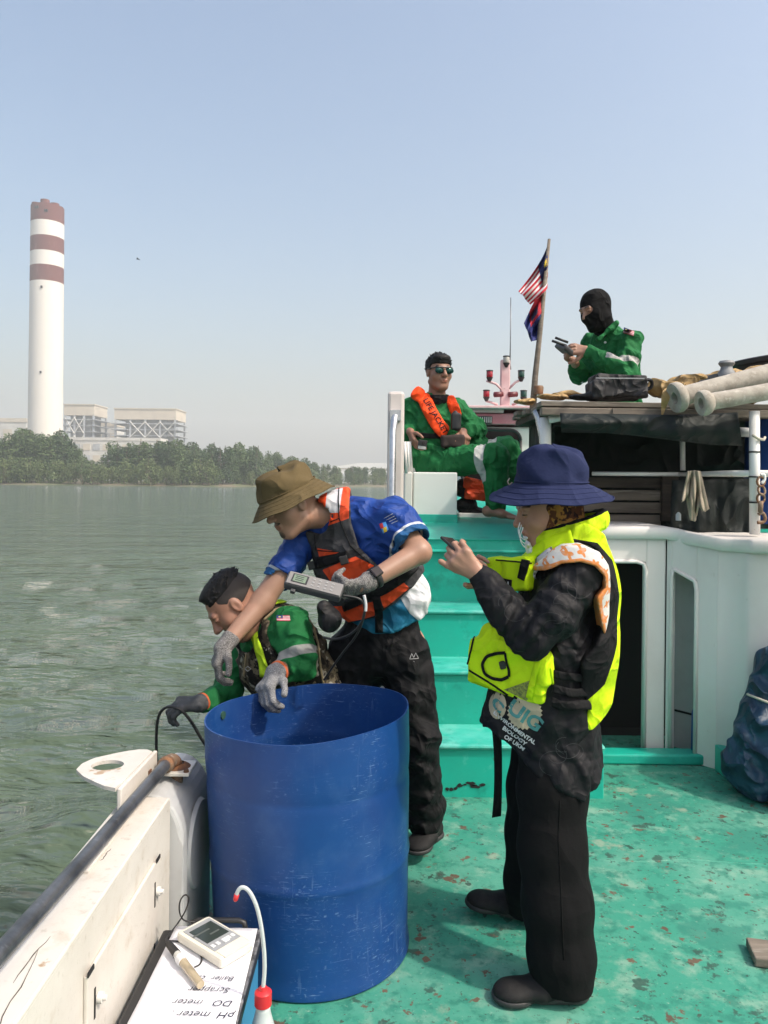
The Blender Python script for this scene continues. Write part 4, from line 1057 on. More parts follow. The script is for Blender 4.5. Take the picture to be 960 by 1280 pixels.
t_ = sp_[-1]; m = MB(); m.tube([t_ + Vector((0.001, 0, 0.002)), t_ + Vector((-0.002, 0, -0.010)), t_ + Vector((-0.003, 0, -0.014))], [0.0062, 0.0058, 0.003], 10); m.build('spout_tip', M_redcap, wb, smooth=True)

# ---- things on the shelter roof
def flanged_pipe(p0, p1, r, rf, label):
    o = thing('cement_pipe', p0, label, 'pipe')
    ax = (p1 - p0); L = ax.length; ax.normalize()
    m = MB(); m.lathe(p0, [(r * 0.62, 0.004), (rf * 0.93, 0.0), (rf, 0.008), (rf, 0.03), (rf * 0.9, 0.045), (r, 0.06), (r * 0.98, L * 0.3), (r * 1.02, L * 0.6), (r, L), (r * 0.6, L), (r * 0.6, 0.25), (r * 0.62, 0.004)], 28, axis=ax); m.build('tube', M_stone, o, auto=40)
    m = MB(); m.lathe(p0 + ax * 0.20, [(0, 0), (r * 0.61, 0)], 20, axis=ax); m.build('bore', M_dark, o)
    return o
flanged_pipe(at(842, 498, 4.02), at(1060, 441, 4.12), 0.051, 0.082, 'upper of two mottled cement pipes on the shelter roof')
flanged_pipe(at(875, 504.5, 3.90), at(1060, 472, 3.95), 0.044, 0.066, 'lower of two mottled cement pipes on the shelter roof')
def heap(name, blobs, material, label, seed, amp=0.02, freq=26, cat='tarpaulin', res=0.011, base=None):
    s = Shape(0.03)
    for c, r in blobs: s.ell(c, r)
    if base is not None: s.plane((0, 0, base), (0, 0, -1))
    me = mesh_from(s, res, name, disp=lambda P: waves(P, seed, freq, amp, (1, 1, 1.4)))
    me.materials.append(material)
    o = finish(name, me, smooth=True); return tag(o, label, cat)
TZ = zr + 0.012
heap('tan_tarpaulin', [(at(840, 486, 4.35), (0.16, 0.12, 0.05)), (at(880, 481, 4.4), (0.22, 0.14, 0.07)), (at(925, 484, 4.35), (0.24, 0.15, 0.09)), (at(958, 470, 4.42), (0.11, 0.12, 0.065)), (at(990, 466, 4.5), (0.14, 0.14, 0.08))], M_yeltarp, 'crumpled tan tarpaulin heaped behind the cement pipes', 3, 0.055, 34, base=zr + 0.004)
heap('tan_net', [(at(690, 496, 4.5), (0.10, 0.08, 0.022)), (at(712, 494, 4.6), (0.09, 0.08, 0.025)), (at(655, 502, 4.62), (0.07, 0.06, 0.026))], M_yeltarp, 'small tan netting heap at the left end of the shelter roof', 5, 0.02, 40, cat='net', res=0.008)
q = at(848, 505, 4.0)
m = MB(); m.grid([at(826, 487, 4.09), at(840, 480, 4.09), at(826, 500, 4.05), at(838, 500, 4.05), at(826, 512, 4.07), at(833, 508, 4.07), at(826.5, 522, 4.06), at(829, 520, 4.06)], 4, 2); o = m.build('tarpaulin_flap', M_yeltarp, solid=0.006, sub=2, smooth=True); tag(o, 'torn tan tarpaulin flap hanging beside the upper pipe end', 'tarpaulin')
# black rubber tub and grey bollard
q = at(968, 452, 4.80)
m = MB(); m.lathe((q.x, q.y, TZ), [(0.0, 0.01), (0.24, 0.01), (0.27, 0.19), (0.285, 0.20), (0.288, 0.225), (0.27, 0.232), (0.25, 0.2), (0.22, 0.03), (0, 0.03)], 36); m.v = [tuple(Vector(v) + Vector((0, 0, 0.125 + 0.10 * (v[0] - q.x)))) for v in m.v]
o = m.build('rubber_tub', mat('black_rubber', (0.016, 0.016, 0.018), 0.55, bump=(30, 0.2, 0.004)), auto=40); tag(o, 'black rubber tub tilted on the roof behind the tan tarpaulin', 'tub')
q = at(908, 478, 4.25)
bo = thing('grey_bollard', q, 'small grey waisted bollard behind the cement pipes', 'bollard')
m = MB(); m.lathe(q, [(0.048, -0.02), (0.050, 0.03), (0.044, 0.055), (0.034, 0.07), (0.030, 0.085), (0.040, 0.098), (0.044, 0.105), (0.036, 0.118), (0, 0.12)], 22); m.build('drum', mat('grey_cast', (0.23, 0.235, 0.24), 0.6, var=[(20, (0.14, 0.14, 0.145), 0.45, 0.65)], bump=(50, 0.3, 0.004)), bo, auto=50)
heap('net_pile', [(at(893, 475, 4.3), (0.07, 0.07, 0.04)), (at(880, 480, 4.32), (0.06, 0.07, 0.035))], mat('dark_net', (0.05, 0.052, 0.055), 0.9, bump=(60, 0.6, 0.01)), 'dark grey bundled net left of the grey bollard', 8, 0.02, 60, cat='net', res=0.007)
# black bag
qc = at(769, 485, 4.32)
bag = thing('black_bag', at(769, 500, 4.32), 'black padded equipment bag on the shelter roof in front of the masked person', 'bag')
M_bag = mat('black_nylon', (0.014, 0.014, 0.016), 0.6, fold=(8, 0.7, 0.03), spec=0.3, bump=(25, 0.25, 0.008), var=[(6, (0.032, 0.032, 0.036), 0.45, 0.7)])
s = Shape(0.015); s.box(at(772, 485, 4.32), (0.125, 0.09, 0.052), rnd=0.022); s.box(at(744, 489, 4.28), (0.02, 0.08, 0.036), rnd=0.02, k=0.02)
sculpt(s, 0.006, 'bag_body', M_bag, bag, disp=lambda P: waves(P, 4, 18, 0.028))
m = MB(); m.tube(smooth_path([at(802, 478, 4.28), at(809, 474, 4.26), at(815, 476, 4.26), at(815, 484, 4.27), at(808, 487, 4.28)]), 0.010, 8); m.build('strap', M_bag, bag, smooth=True)
m = MB(); m.box((at(745, 478, 4.2).x, 4.204, at(745, 473, 4.2).z), (at(806, 478, 4.2).x, 4.209, at(745, 471.6, 4.2).z)); m.build('zip', M_grey, bag)
s = Shape(0.02); s.ell(at(727, 496, 4.3), (0.075, 0.07, 0.022)); s.ell(at(742, 494, 4.25), (0.05, 0.05, 0.03)); sculpt(s, 0.006, 'loose_flap', M_bag, bag, disp=lambda P: waves(P, 6, 30, 0.012))

# rolled dark green tarpaulin hanging under the roof edge
def hanging(name, top, bot, d, nu, nv, fold, seed, material, label, cat, thick=0.006, bulge=0.0, parent=None):
    r = random.Random(seed); ph = [r.random() * 6 for _ in range(6)]
    g = []
    def pl(poly, t):
        t *= len(poly) - 1; i = min(int(t), len(poly) - 2); f = t - i
        return (poly[i][0] * (1 - f) + poly[i + 1][0] * f, poly[i][1] * (1 - f) + poly[i + 1][1] * f)
    for i in range(nu):
        for j in range(nv):
            u, v = i / (nu - 1), j / (nv - 1)
            a = pl(top, u); b = pl(bot, u)
            dd = d + fold * (math.sin(u * 17 + ph[0] + 2 * v) * 0.5 + math.sin(u * 41 + ph[1]) * 0.25 + math.sin(u * 9 + v * 7 + ph[2]) * 0.5) * (0.35 + 0.65 * v) - bulge * math.sin(math.pi * v)
            g.append(at(a[0] * (1 - v) + b[0] * v, a[1] * (1 - v) + b[1] * v, dd))
    m = MB(); m.grid(g, nu, nv); o = m.build(name, material, parent, smooth=True, solid=thick)
    if label: tag(o, label, cat)
    return o
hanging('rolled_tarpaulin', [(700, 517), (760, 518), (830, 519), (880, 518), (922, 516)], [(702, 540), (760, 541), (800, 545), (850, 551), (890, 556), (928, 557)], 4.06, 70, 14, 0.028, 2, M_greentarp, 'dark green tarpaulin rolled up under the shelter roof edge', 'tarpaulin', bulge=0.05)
m = MB(); m.tube([at(925, 540, 4.10), at(945, 541, 4.12)], 0.026, 10); m.build('tarpaulin_pole', M_greypaint_shade, boat, smooth=True)
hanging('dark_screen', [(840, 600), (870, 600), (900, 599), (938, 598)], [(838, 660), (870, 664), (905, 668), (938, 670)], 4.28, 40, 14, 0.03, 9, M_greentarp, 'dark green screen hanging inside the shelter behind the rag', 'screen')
hanging('hanging_rag', [(860, 589), (868, 588), (875, 589)], [(852, 628), (858, 622), (863, 650), (869, 652), (873, 632), (880, 640), (886, 636)], 4.05, 36, 24, 0.06, 12, M_rag, 'dirty beige rag hanging from the shelter rail', 'rag', thick=0.008)
q = at(848, 646, 4.15); m = MB(); m.lathe(q, [(0, -0.02), (0.014, -0.02), (0.014, 0.012), (0.006, 0.024), (0, 0.026)], 12); tag(m.build('small_bottle', M_ldpe, auto=40), 'small pale bottle on the cabin top below the rag', 'bottle')
# chain and shackle
chn = thing('rusty_chain', at(952, 652, 3.93), 'rusty chain with a shackle hanging from the rail by the white post', 'chain')
for i, (py, sz) in enumerate(((602, 0.019), (613, 0.019), (623, 0.019))):
    q = at(951 + (i % 2), py, 3.90); pts = []
    for k in range(13):
        a = 2 * math.pi * k / 12; pts.append(q + Vector((sz * math.cos(a) * (1 if i != 1 else 0.9), 0.008 * math.sin(a) * (i % 2), sz * 1.25 * math.sin(a))))
    m = MB(); m.tube(pts, 0.006, 7); m.build('link', M_rust, chn, smooth=True)
m = MB(); m.tube(smooth_path([at(951, 594, 3.9), at(955, 592, 3.9), at(956, 600, 3.9), at(952, 604, 3.9)]), 0.008, 8); m.build('hook', M_steelpost, chn, smooth=True)
m = MB(); m.tube([at(951, 626, 3.9), at(950.5, 640, 3.9)], 0.013, 8); m.build('turnbuckle', M_rust, chn, smooth=True)
m = MB(); m.tube(smooth_path([at(947, 653, 3.9), at(955, 653, 3.9), at(957, 647, 3.9), at(953, 640, 3.9), at(948, 643, 3.9)]), 0.009, 8); m.build('shackle', M_rust, chn, smooth=True)
# blue drum at the right edge of the shelter
q = at(988, 590, 4.42); m = MB(); m.lathe((q.x, q.y, 1.24), [(0, 0), (0.235, 0), (0.24, 0.02), (0.24, 0.25), (0.246, 0.27), (0.24, 0.29), (0.24, 0.62), (0.23, 0.64), (0, 0.64)], 40); tag(m.build('blue_drum', M_bluedrum, auto=40), 'upright blue drum behind the white post at the shelter edge', 'drum')
# blue tarpaulin bundle on the deck by the cabin corner
s = Shape(0.07)
s.ell(at(950, 930, 3.62), (0.13, 0.17, 0.25)); s.ell(at(985, 880, 3.62), (0.17, 0.20, 0.27)); s.ell(at(968, 838, 3.65), (0.07, 0.12, 0.12)); s.ell(at(1000, 950, 3.55), (0.22, 0.24, 0.26)); s.ell(at(932, 965, 3.62), (0.10, 0.13, 0.09)); s.plane((0, 0, 0.003), (0, 0, -1))
def tarp_folds(P):
    a = np.arctan2(P[:, 2] - 0.1, P[:, 0] - 1.95)
    return 0.010 * np.abs(np.sin(a * 13 + 5 * P[:, 1])) + 0.010 * np.sin((P[:, 0] + 0.35 * P[:, 2]) * 46 + 2 * np.sin(P[:, 2] * 9)) + waves(P, 31, 17, 0.03, (1.6, 1, 0.4))
btm = mesh_from(s, 0.011, 'blue_bundle', disp=tarp_folds)
bt_ = thing('tarpaulin_bundle', at(960, 1000, 3.6), 'dark blue tarpaulin bundle tied with cord at the right edge of the deck', 'tarpaulin')
btm.materials.append(M_bluetarp); btm.transform(Matrix.Translation(-base_of(bt_))); cov = finish('cover', btm, bt_, smooth=True)
bv = bvh_of(cov); pts = []
for k in range(26):
    px_, py_ = 934 + k * 2.6, 868 + k * 1.0
    o_ = Vector((0, 0, CAM_H)); dr = (at(px_, py_, 3.6) - o_).normalized(); h = bv.ray_cast(o_, dr)
    if h[0] is not None: pts.append(h[0] - dr * 0.004)
m = MB()
if len(pts) > 2: m.tube(pts, 0.006, 7); m.build('cord', M_rope, bt_, smooth=True)
# wooden plank and ochre plate at the right edge of the frame
m = MB(); a_ = atz(950, 1200, 0.02); m.box((a_.x - 0.012, a_.y - 0.06, 0.002), (a_.x + 0.5, a_.y + 0.05, 0.03), rot=Matrix.Rotation(R(-12), 3, 'Z')); tag(m.build('wood_offcut', M_wood, bevel=0.004), 'weathered brown wood offcut lying on the deck at the right', 'plank')
m = MB(); a_ = atz(957, 992, 0.04); m.box((a_.x - 0.02, a_.y - 0.10, 0.002), (a_.x + 0.4, a_.y + 0.0, 0.06), rot=Matrix.Rotation(R(20), 3, 'Z')); tag(m.build('wood_block', M_wood, bevel=0.006), 'brown wooden block beside the blue tarpaulin bundle', 'block')

# ---- pile of life jackets on the foredeck
M_orange = mat('jacket_orange', (0.85, 0.085, 0.015), 0.6, fold=(10, 0.7, 0.03), var=[(9, (0.72, 0.055, 0.012), 0.42, 0.68)], bump=(30, 0.2, 0.006))
lj = thing('spare_life_jacket', at(590, 640, 5.45), 'folded orange and black life jacket lying on the foredeck behind the bench', 'life jacket')
s = Shape(0.010); s.box(at(593, 605, 5.45), (0.065, 0.07, 0.022), [[0.98, 0, -0.17], [0, 1, 0], [0.17, 0, 0.98]], rnd=0.018); s.box(at(595, 619, 5.42), (0.066, 0.07, 0.020), [[0.995, 0, -0.1], [0, 1, 0], [0.1, 0, 0.995]], rnd=0.016); sculpt(s, 0.006, 'orange_panel', M_orange, lj, disp=lambda P: waves(P, 9, 40, 0.016))
s = Shape(0.02); s.ell(at(576, 610, 5.47), (0.05, 0.08, 0.07)); s.ell(at(582, 630, 5.47), (0.08, 0.09, 0.05)); s.ell(at(592, 640, 5.45), (0.10, 0.08, 0.03)); sculpt(s, 0.008, 'black_backing', M_bag, lj, disp=lambda P: waves(P, 19, 40, 0.02))
m = MB(); m.box((at(572, 640, 5.4).x, 5.32, fz(5.3) + 0.002), (at(612, 640, 5.4).x, 5.6, fz(5.3) + 0.035)); tag(m.build('white_board', M_steelpost, bevel=0.006), 'white board under the spare life jacket on the foredeck', 'board')

# ---- flagpole and flags
FD = 5.05
fp = thing('flagpole', at(668, 502, FD), 'dark wooden flagpole leaning above the shelter roof', 'flagpole')
m = MB(); m.tube([at(665.5, 520, FD), at(669, 470, FD), at(675, 415, FD), at(686.5, 299, FD)], [0.024, 0.020, 0.017, 0.010], 10); m.build('pole', M_wood, fp, smooth=True)
m = MB(); m.lathe(at(673, 488, FD - 0.04), [(0, -0.025), (0.03, -0.025), (0.034, 0.02), (0.028, 0.03), (0, 0.03)], 14); m.build('pole_cap', M_rust, fp, auto=40)
def flag(name, corners, hoist_bulge, layers, base, label, seed, nu=46, nv=70, attrs=None):
    TL, BL, TR, BR = corners; g = []; uv = []
    r = random.Random(seed); ph = [r.random() * 6 for _ in range(4)]
    for i in range(nu):
        for j in range(nv):
            u, v = i / (nu - 1), j / (nv - 1)
            a = (TL[0] * (1 - u) + BL[0] * u, TL[1] * (1 - u) + BL[1] * u); b = (TR[0] * (1 - u) + BR[0] * u, TR[1] * (1 - u) + BR[1] * u)
            sag = math.sin(math.pi * v) * hoist_bulge
            w = math.sin(v * 8 + u * 5 + ph[0]) * 0.5 + math.sin(u * 11 + ph[1]) * 0.6 + math.sin(u * 19 - v * 5 + ph[2]) * 0.25
            g.append(at(a[0] * (1 - v) + b[0] * v + sag, a[1] * (1 - v) + b[1] * v - sag * 0.5 + w * 1.0 * v, FD + 0.045 * w * min(1, v * 3)))
            uv.append((u, v))
    m = MB(); m.grid(g, nu, nv)
    M = mat(name + '_cloth', base, 0.75, layers=layers, var=[(9, (0.5, 0.5, 0.5), 0.9, 1.0)])
    o = m.build(name, M, smooth=True, solid=0.002)
    U = np.array([x[0] for x in uv]); Vv = np.array([x[1] for x in uv])
    for an, fn in attrs.items():
        at_ = o.data.attributes.new(an, 'FLOAT', 'POINT'); at_.data.foreach_set('value', fn(U, Vv).astype(np.float32))
    return tag(o, label, 'flag', 'flags on the pole')
def star(U, Vv, cu, cv, n, r1, r2):
    a = np.arctan2(U - cu, (Vv - cv)); r = np.hypot(U - cu, Vv - cv); return (r2 + (r1 - r2) * (0.5 + 0.5 * np.cos(a * n))) - r
flag('national_flag', ((687, 298), (684, 357), (648, 364), (663, 381)), 7.5,
     [('red', (0.45, 0.012, 0.03)), ('canton', (0.012, 0.018, 0.10)), ('moon', (0.60, 0.42, 0.03))], (0.72, 0.70, 0.70), 'striped red and white flag with navy canton at the top of the pole', 4, 90, 120,
     attrs={'red': lambda U, Vv: np.sin(U * math.pi * 11 + 0.4), 'canton': lambda U, Vv: np.minimum(0.60 - U, 0.56 - Vv),
            'moon': lambda U, Vv: np.maximum(np.minimum(0.155 - np.hypot(U - 0.30, (Vv - 0.20)), np.hypot(U - 0.30, (Vv - 0.245)) - 0.125), star(U, Vv, 0.30, 0.31, 12, 0.10, 0.05))})
flag('state_flag', ((684, 352), (673.5, 424), (655, 404), (664, 427)), -2.5,
     [('redp', (0.42, 0.012, 0.03)), ('fold', (0.014, 0.018, 0.06))], (0.014, 0.022, 0.13), 'navy flag with red patch hanging below the striped flag', 8,
     attrs={'redp': lambda U, Vv: np.minimum(0.52 - U + 0.0 * Vv, 0.7 - Vv), 'fold': lambda U, Vv: np.minimum(np.minimum(U - 0.20, 0.42 - U), np.minimum(Vv - 0.28, 0.62 - Vv))})
# ------------------------------------------------------------------ people: shared pieces
def fnprim(shape, fn, op='int', k=0.0):
    shape.p.append(('fn', fn, None, None, None, k, op, None)); return shape
_prim_d0 = prim_d
def prim_d(q, P):
    return q[1](P) if q[0] == 'fn' else _prim_d0(q, P)

def xz(pts, d):
    """outline points of a flat pattern at depth d -> (x, z) metres"""
    return [(p.x, p.z) for p in (at(a, b, d) for a, b in pts)]
def poly_sd(poly, X, Z):
    """> 0 inside the outline, metres"""
    n = len(poly); d2 = np.full(X.shape, 1e9, dtype=np.float32); ins = np.zeros(X.shape, dtype=bool)
    for i in range(n):
        ax_, az = poly[i]; bx, bz = poly[(i + 1) % n]
        ex_, ez = bx - ax_, bz - az; wx_, wz = X - ax_, Z - az
        t = np.clip((wx_ * ex_ + wz * ez) / (ex_ * ex_ + ez * ez + 1e-12), 0, 1)
        d2 = np.minimum(d2, (wx_ - t * ex_) ** 2 + (wz - t * ez) ** 2)
        c = ((az <= Z) & (bz > Z)) | ((bz <= Z) & (az > Z))
        xi = ax_ + (Z - az) / (bz - az + 1e-12) * ex_
        ins ^= c & (X < xi)
    d = np.sqrt(d2); return np.where(ins, d, -d)
def pat(polys, d):
    """pattern of several outlines, as a vertex function"""
    pl = [xz(p, d) for p in polys]
    def f(P):
        r = np.full(len(P), -1.0, dtype=np.float32)
        for p in pl: r = np.maximum(r, poly_sd(p, P[:, 0], P[:, 2]))
        return r
    return f
def frame(F, U):
    F = Vector(F).normalized(); U = Vector(U); U = (U - F * U.dot(F)).normalized(); Rt = F.cross(U)
    return Rt, F, U
def along(a, b):
    """position 0..1 of points along a limb"""
    a, b = V3(a), V3(b); ab = b - a; L = float((ab * ab).sum())
    return lambda P: ((P - a) @ ab) / L

def creases(P, seed, amp, freq=30, stretch=(1, 1, 1)):
    """broad drape plus sharper small wrinkles"""
    return waves(P, seed, freq, amp, stretch) + waves(P, seed + 100, freq * 2.6, amp * 0.8, stretch, n=5, warp=1.3)
def gathers(P, c, ax, rad, amp, freq, seed=0):
    """rings of folds where a limb bends at c, running across axis ax"""
    c = V3(c); ax = V3(Vector(ax).normalized()); q = P - c
    w = np.exp(-((q * q).sum(1)) / (rad * rad)); t = q @ ax
    s = np.sin(t * freq + 0.9 * np.sin(q[:, 1] * 45 + seed) + 0.7 * np.sin(q[:, 0] * 38 + seed * 2))
    return amp * w * (np.abs(s) ** 0.7 * np.sign(s))

class Head:
    def __init__(s, c, F, U, sc=1.0):
        s.c = Vector(c); s.R, s.F, s.U = frame(F, U); s.s = sc
        s.M = np.array([list(s.R), list(s.F), list(s.U)], dtype=np.float32)
    def w(s, x, y, z): return s.c + (s.R * x + s.F * y + s.U * z) * s.s
    def loc(s, P): return ((P - V3(s.c)) @ s.M.T) / s.s
    def e(s, S, c, r, k=0.02, op='add'): S.ell(s.w(*c), [q * s.s for q in r], s.M, k=k, op=op)
    def cp(s, S, a, b, ra, rb, k=0.012, op='add'): S.cap(s.w(*a), s.w(*b), ra * s.s, rb * s.s, k=k, op=op)
    def build(s, S, ears=True):
        s.e(S, (0, -0.015, 0.030), (0.075, 0.094, 0.086))
        s.e(S, (0, 0.022, -0.030), (0.063, 0.066, 0.082), 0.03)
        s.e(S, (0, 0.058, -0.090), (0.030, 0.026, 0.024), 0.03)
        for q in (-1, 1):
            s.e(S, (q * 0.043, 0.048, -0.022), (0.024, 0.026, 0.026), 0.02)        # cheekbones
            s.cp(S, (q * 0.055, -0.005, -0.060), (q * 0.020, 0.060, -0.095), 0.014, 0.014, 0.025)  # jaw
        s.cp(S, (-0.036, 0.078, 0.030), (0.036, 0.078, 0.030), 0.011, 0.011, 0.015)
        for q in (-1, 1):
            s.e(S, (q * 0.031, 0.093, 0.013), (0.019, 0.014, 0.011), 0.012, 'sub')
            s.e(S, (q * 0.031, 0.077, 0.012), (0.0135, 0.0125, 0.0105), 0.003)
        s.cp(S, (0, 0.086, 0.016), (0, 0.106, -0.018), 0.0085, 0.0125, 0.010)
        for q in (-1, 1): s.e(S, (q * 0.0125, 0.096, -0.022), (0.008, 0.011, 0.008), 0.006)
        s.cp(S, (-0.017, 0.084, -0.050), (0.017, 0.084, -0.050), 0.0075, 0.0075, 0.006)
        s.cp(S, (0, 0.089, -0.0495), (0, 0.089, -0.050), 0.006, 0.006, 0.006)
        s.cp(S, (-0.014, 0.083, -0.061), (0.014, 0.083, -0.061), 0.0078, 0.0078, 0.006)
        s.cp(S, (-0.02, 0.095, -0.0555), (0.02, 0.095, -0.0555), 0.002, 0.002, 0.003, 'sub')
        if ears:
            for q in (-1, 1):
                s.e(S, (q * 0.077, -0.004, -0.002), (0.007, 0.018, 0.030), 0.008)
                s.e(S, (q * 0.085, 0.002, 0.000), (0.006, 0.009, 0.017), 0.006, 'sub')
    def paint(s, brow=True):
        def lips(P):
            l = s.loc(P); return np.where(l[:, 1] > 0.06, 1 - ((l[:, 0] / 0.023) ** 2 + ((l[:, 2] + 0.0555) / 0.0125) ** 2), -1) * 0.01
        def brows(P):
            l = s.loc(P); x = np.abs(l[:, 0]); zz = 0.034 + 0.006 * np.sin((x - 0.012) / 0.036 * 3.0)
            return np.where(l[:, 1] > 0.05, np.minimum(np.minimum(x - 0.012, 0.050 - x), 0.0048 - np.abs(l[:, 2] - zz)), -1)
        def eyes(P):
            l = s.loc(P); x = np.abs(l[:, 0]) - 0.031; return np.where(l[:, 1] > 0.05, 0.0026 - np.abs(l[:, 2] - 0.0100 + 6 * x * x) - np.maximum(np.abs(x) - 0.013, 0), -1)
        return {'lips': lips, 'brow': brows, 'eye': eyes}

def hand(S, w, f, n, side, curl, size=1.0, thumb=(0.55, 0.75, 0.35), tcurl=25, spread=1.0, k=0.006, fat=1.0):
    """palm, four fingers and a thumb; f towards the knuckles, n out of the palm, thumb on +side*(f x n)"""
    f = Vector(f).normalized(); n = Vector(n); n = (n - f * n.dot(f)).normalized(); s = f.cross(n) * side; w = Vector(w); z = size
    S.cap(w + s * 0.013 * z, w + f * 0.075 * z + s * 0.026 * z, 0.017 * z * fat, 0.0145 * z * fat, k=0.012)
    S.cap(w - s * 0.010 * z, w + f * 0.070 * z - s * 0.026 * z, 0.016 * z * fat, 0.013 * z * fat, k=0.012)
    S.cap(w, w + f * 0.075 * z, 0.018 * z * fat, 0.014 * z * fat, k=0.014)
    base = [(0.030, 0.082, (0.040, 0.025, 0.020), 0.0093), (0.010, 0.086, (0.044, 0.028, 0.021), 0.0096), (-0.011, 0.082, (0.041, 0.026, 0.020), 0.0092), (-0.031, 0.073, (0.032, 0.020, 0.018), 0.0083)]
    for i, (so, fo, ls, r) in enumerate(base):
        c = curl[i] if isinstance(curl[0], (list, tuple)) else curl
        p = w + (s * so + f * (fo - 0.012)) * z; ang = 0; d0 = (f + s * (so * 1.6 * spread)).normalized()
        for jn, L in enumerate(ls):
            ang += R(c[jn]); d = d0 * math.cos(ang) + n * math.sin(ang)
            L2 = (L + (0.012 if jn == 0 else 0)) * z; q = p + d * L2
            S.cap(p, q, r * z * fat * (1.08 - 0.09 * jn), r * z * fat * (1.0 - 0.09 * jn), k=k if jn == 0 else 0.003); p = q
    p = w + (s * 0.020 + f * 0.018 + n * 0.006) * z; d = (f * thumb[0] + s * thumb[1] + n * thumb[2]).normalized()
    for jn, (L, r) in enumerate(((0.042, 0.0135), (0.030, 0.0108), (0.024, 0.0098))):
        q = p + d * L * z; S.cap(p, q, r * z * fat, r * 0.92 * z * fat, k=0.010 if jn == 0 else 0.003); p = q
        d = (d * math.cos(R(tcurl)) + (f * 0.8 - s * 0.3 + n * 0.2).normalized() * math.sin(R(tcurl))).normalized()

def skin_mat(name, col, dark):
    return mat(name, col, 0.48, var=[(30, tuple(c * 0.86 for c in col), 0.45, 0.7, 4, 0.7), (7, tuple(min(1, c * 1.08) for c in (col[0] * 1.08, col[1] * 0.95, col[2] * 0.92)), 0.45, 0.7, 3, 0.6)],
               layers=[('lips', (col[0] * 0.85, col[1] * 0.55, col[2] * 0.55)), ('brow', dark), ('eye', dark)], bump=(160, 0.12, 0.002), bump2=(40, 0.08, 0.003))
SK_mid = skin_mat('skin_warm', (0.35, 0.20, 0.138), (0.02, 0.014, 0.012))
SK_tan = skin_mat('skin_tan', (0.29, 0.150, 0.100), (0.018, 0.012, 0.010))
SK_fair = skin_mat('skin_light', (0.37, 0.205, 0.14), (0.025, 0.017, 0.014))
def cloth(name, col, amt=0.8, rough=0.85, layers=(), sheen=0.0, bmp=0.25, spec=0.14, fold=(9, 0.55, 0.03)):
    return mat(name, col, rough, layers=layers, var=[(4, tuple(c * 0.82 for c in col), 0.42, 0.70, 5, 0.6 * amt)], fold=fold, bump=(60, bmp, 0.006), sheen=sheen, spec=spec)
M_hair = mat('black_hair', (0.008, 0.007, 0.007), 0.6, bump=(160, 0.6, 0.003), stretch=(1, 1, 0.4), spec=0.25)
def tufts(K, H, n, seed, zmin, length, sweep, c=(0, -0.012, 0.034), rad=(0.076, 0.095, 0.086), front=0.075):
    """locks of hair standing off the scalp"""
    r = np.random.RandomState(seed); k = 0
    while k < n:
        d = r.normal(size=3); d /= np.linalg.norm(d)
        p = np.array(c) + d * np.array(rad)
        if p[2] < zmin(p[1]) or p[1] > front: continue
        q = p + d * 0.008 + (np.array(sweep) + r.normal(size=3) * 0.25) * length * r.uniform(0.6, 1.2)
        K.cap(H.w(*(p - d * 0.006)), H.w(*q), 0.0085 * H.s, 0.0022 * H.s, k=0.004); k += 1
M_bootblk = mat('black_shoe', (0.011, 0.011, 0.0115), 0.7, spec=0.25, bump=(200, 0.3, 0.002), var=[(14, (0.022, 0.021, 0.020), 0.5, 0.7)])
M_solegrey = mat('shoe_sole', (0.028, 0.028, 0.029), 0.6)
def yarn_glove(name, base, spots):
    return mat(name, base, 0.95, var=[(240, spots[0], 0.44, 0.60, 3, 0.85), (330, spots[1], 0.53, 0.64, 2, 0.75), (30, spots[0], 0.5, 0.7, 3, 0.5)], bump=(420, 0.7, 0.002), bump2=(60, 0.4, 0.006), spec=0.2)
M_glove = yarn_glove('knit_glove', (0.19, 0.18, 0.175), ((0.06, 0.057, 0.055), (0.40, 0.39, 0.38)))
M_glovelight = yarn_glove('knit_glove_light', (0.25, 0.25, 0.255), ((0.12, 0.12, 0.125), (0.42, 0.42, 0.42)))
M_glovedark = mat('rubber_glove', (0.055, 0.057, 0.060), 0.75, bump=(150, 0.4, 0.003), var=[(40, (0.10, 0.10, 0.105), 0.5, 0.66)])
M_silver = mat('reflective_tape', (0.42, 0.42, 0.41), 0.45, var=[(30, (0.34, 0.34, 0.33), 0.45, 0.65)])

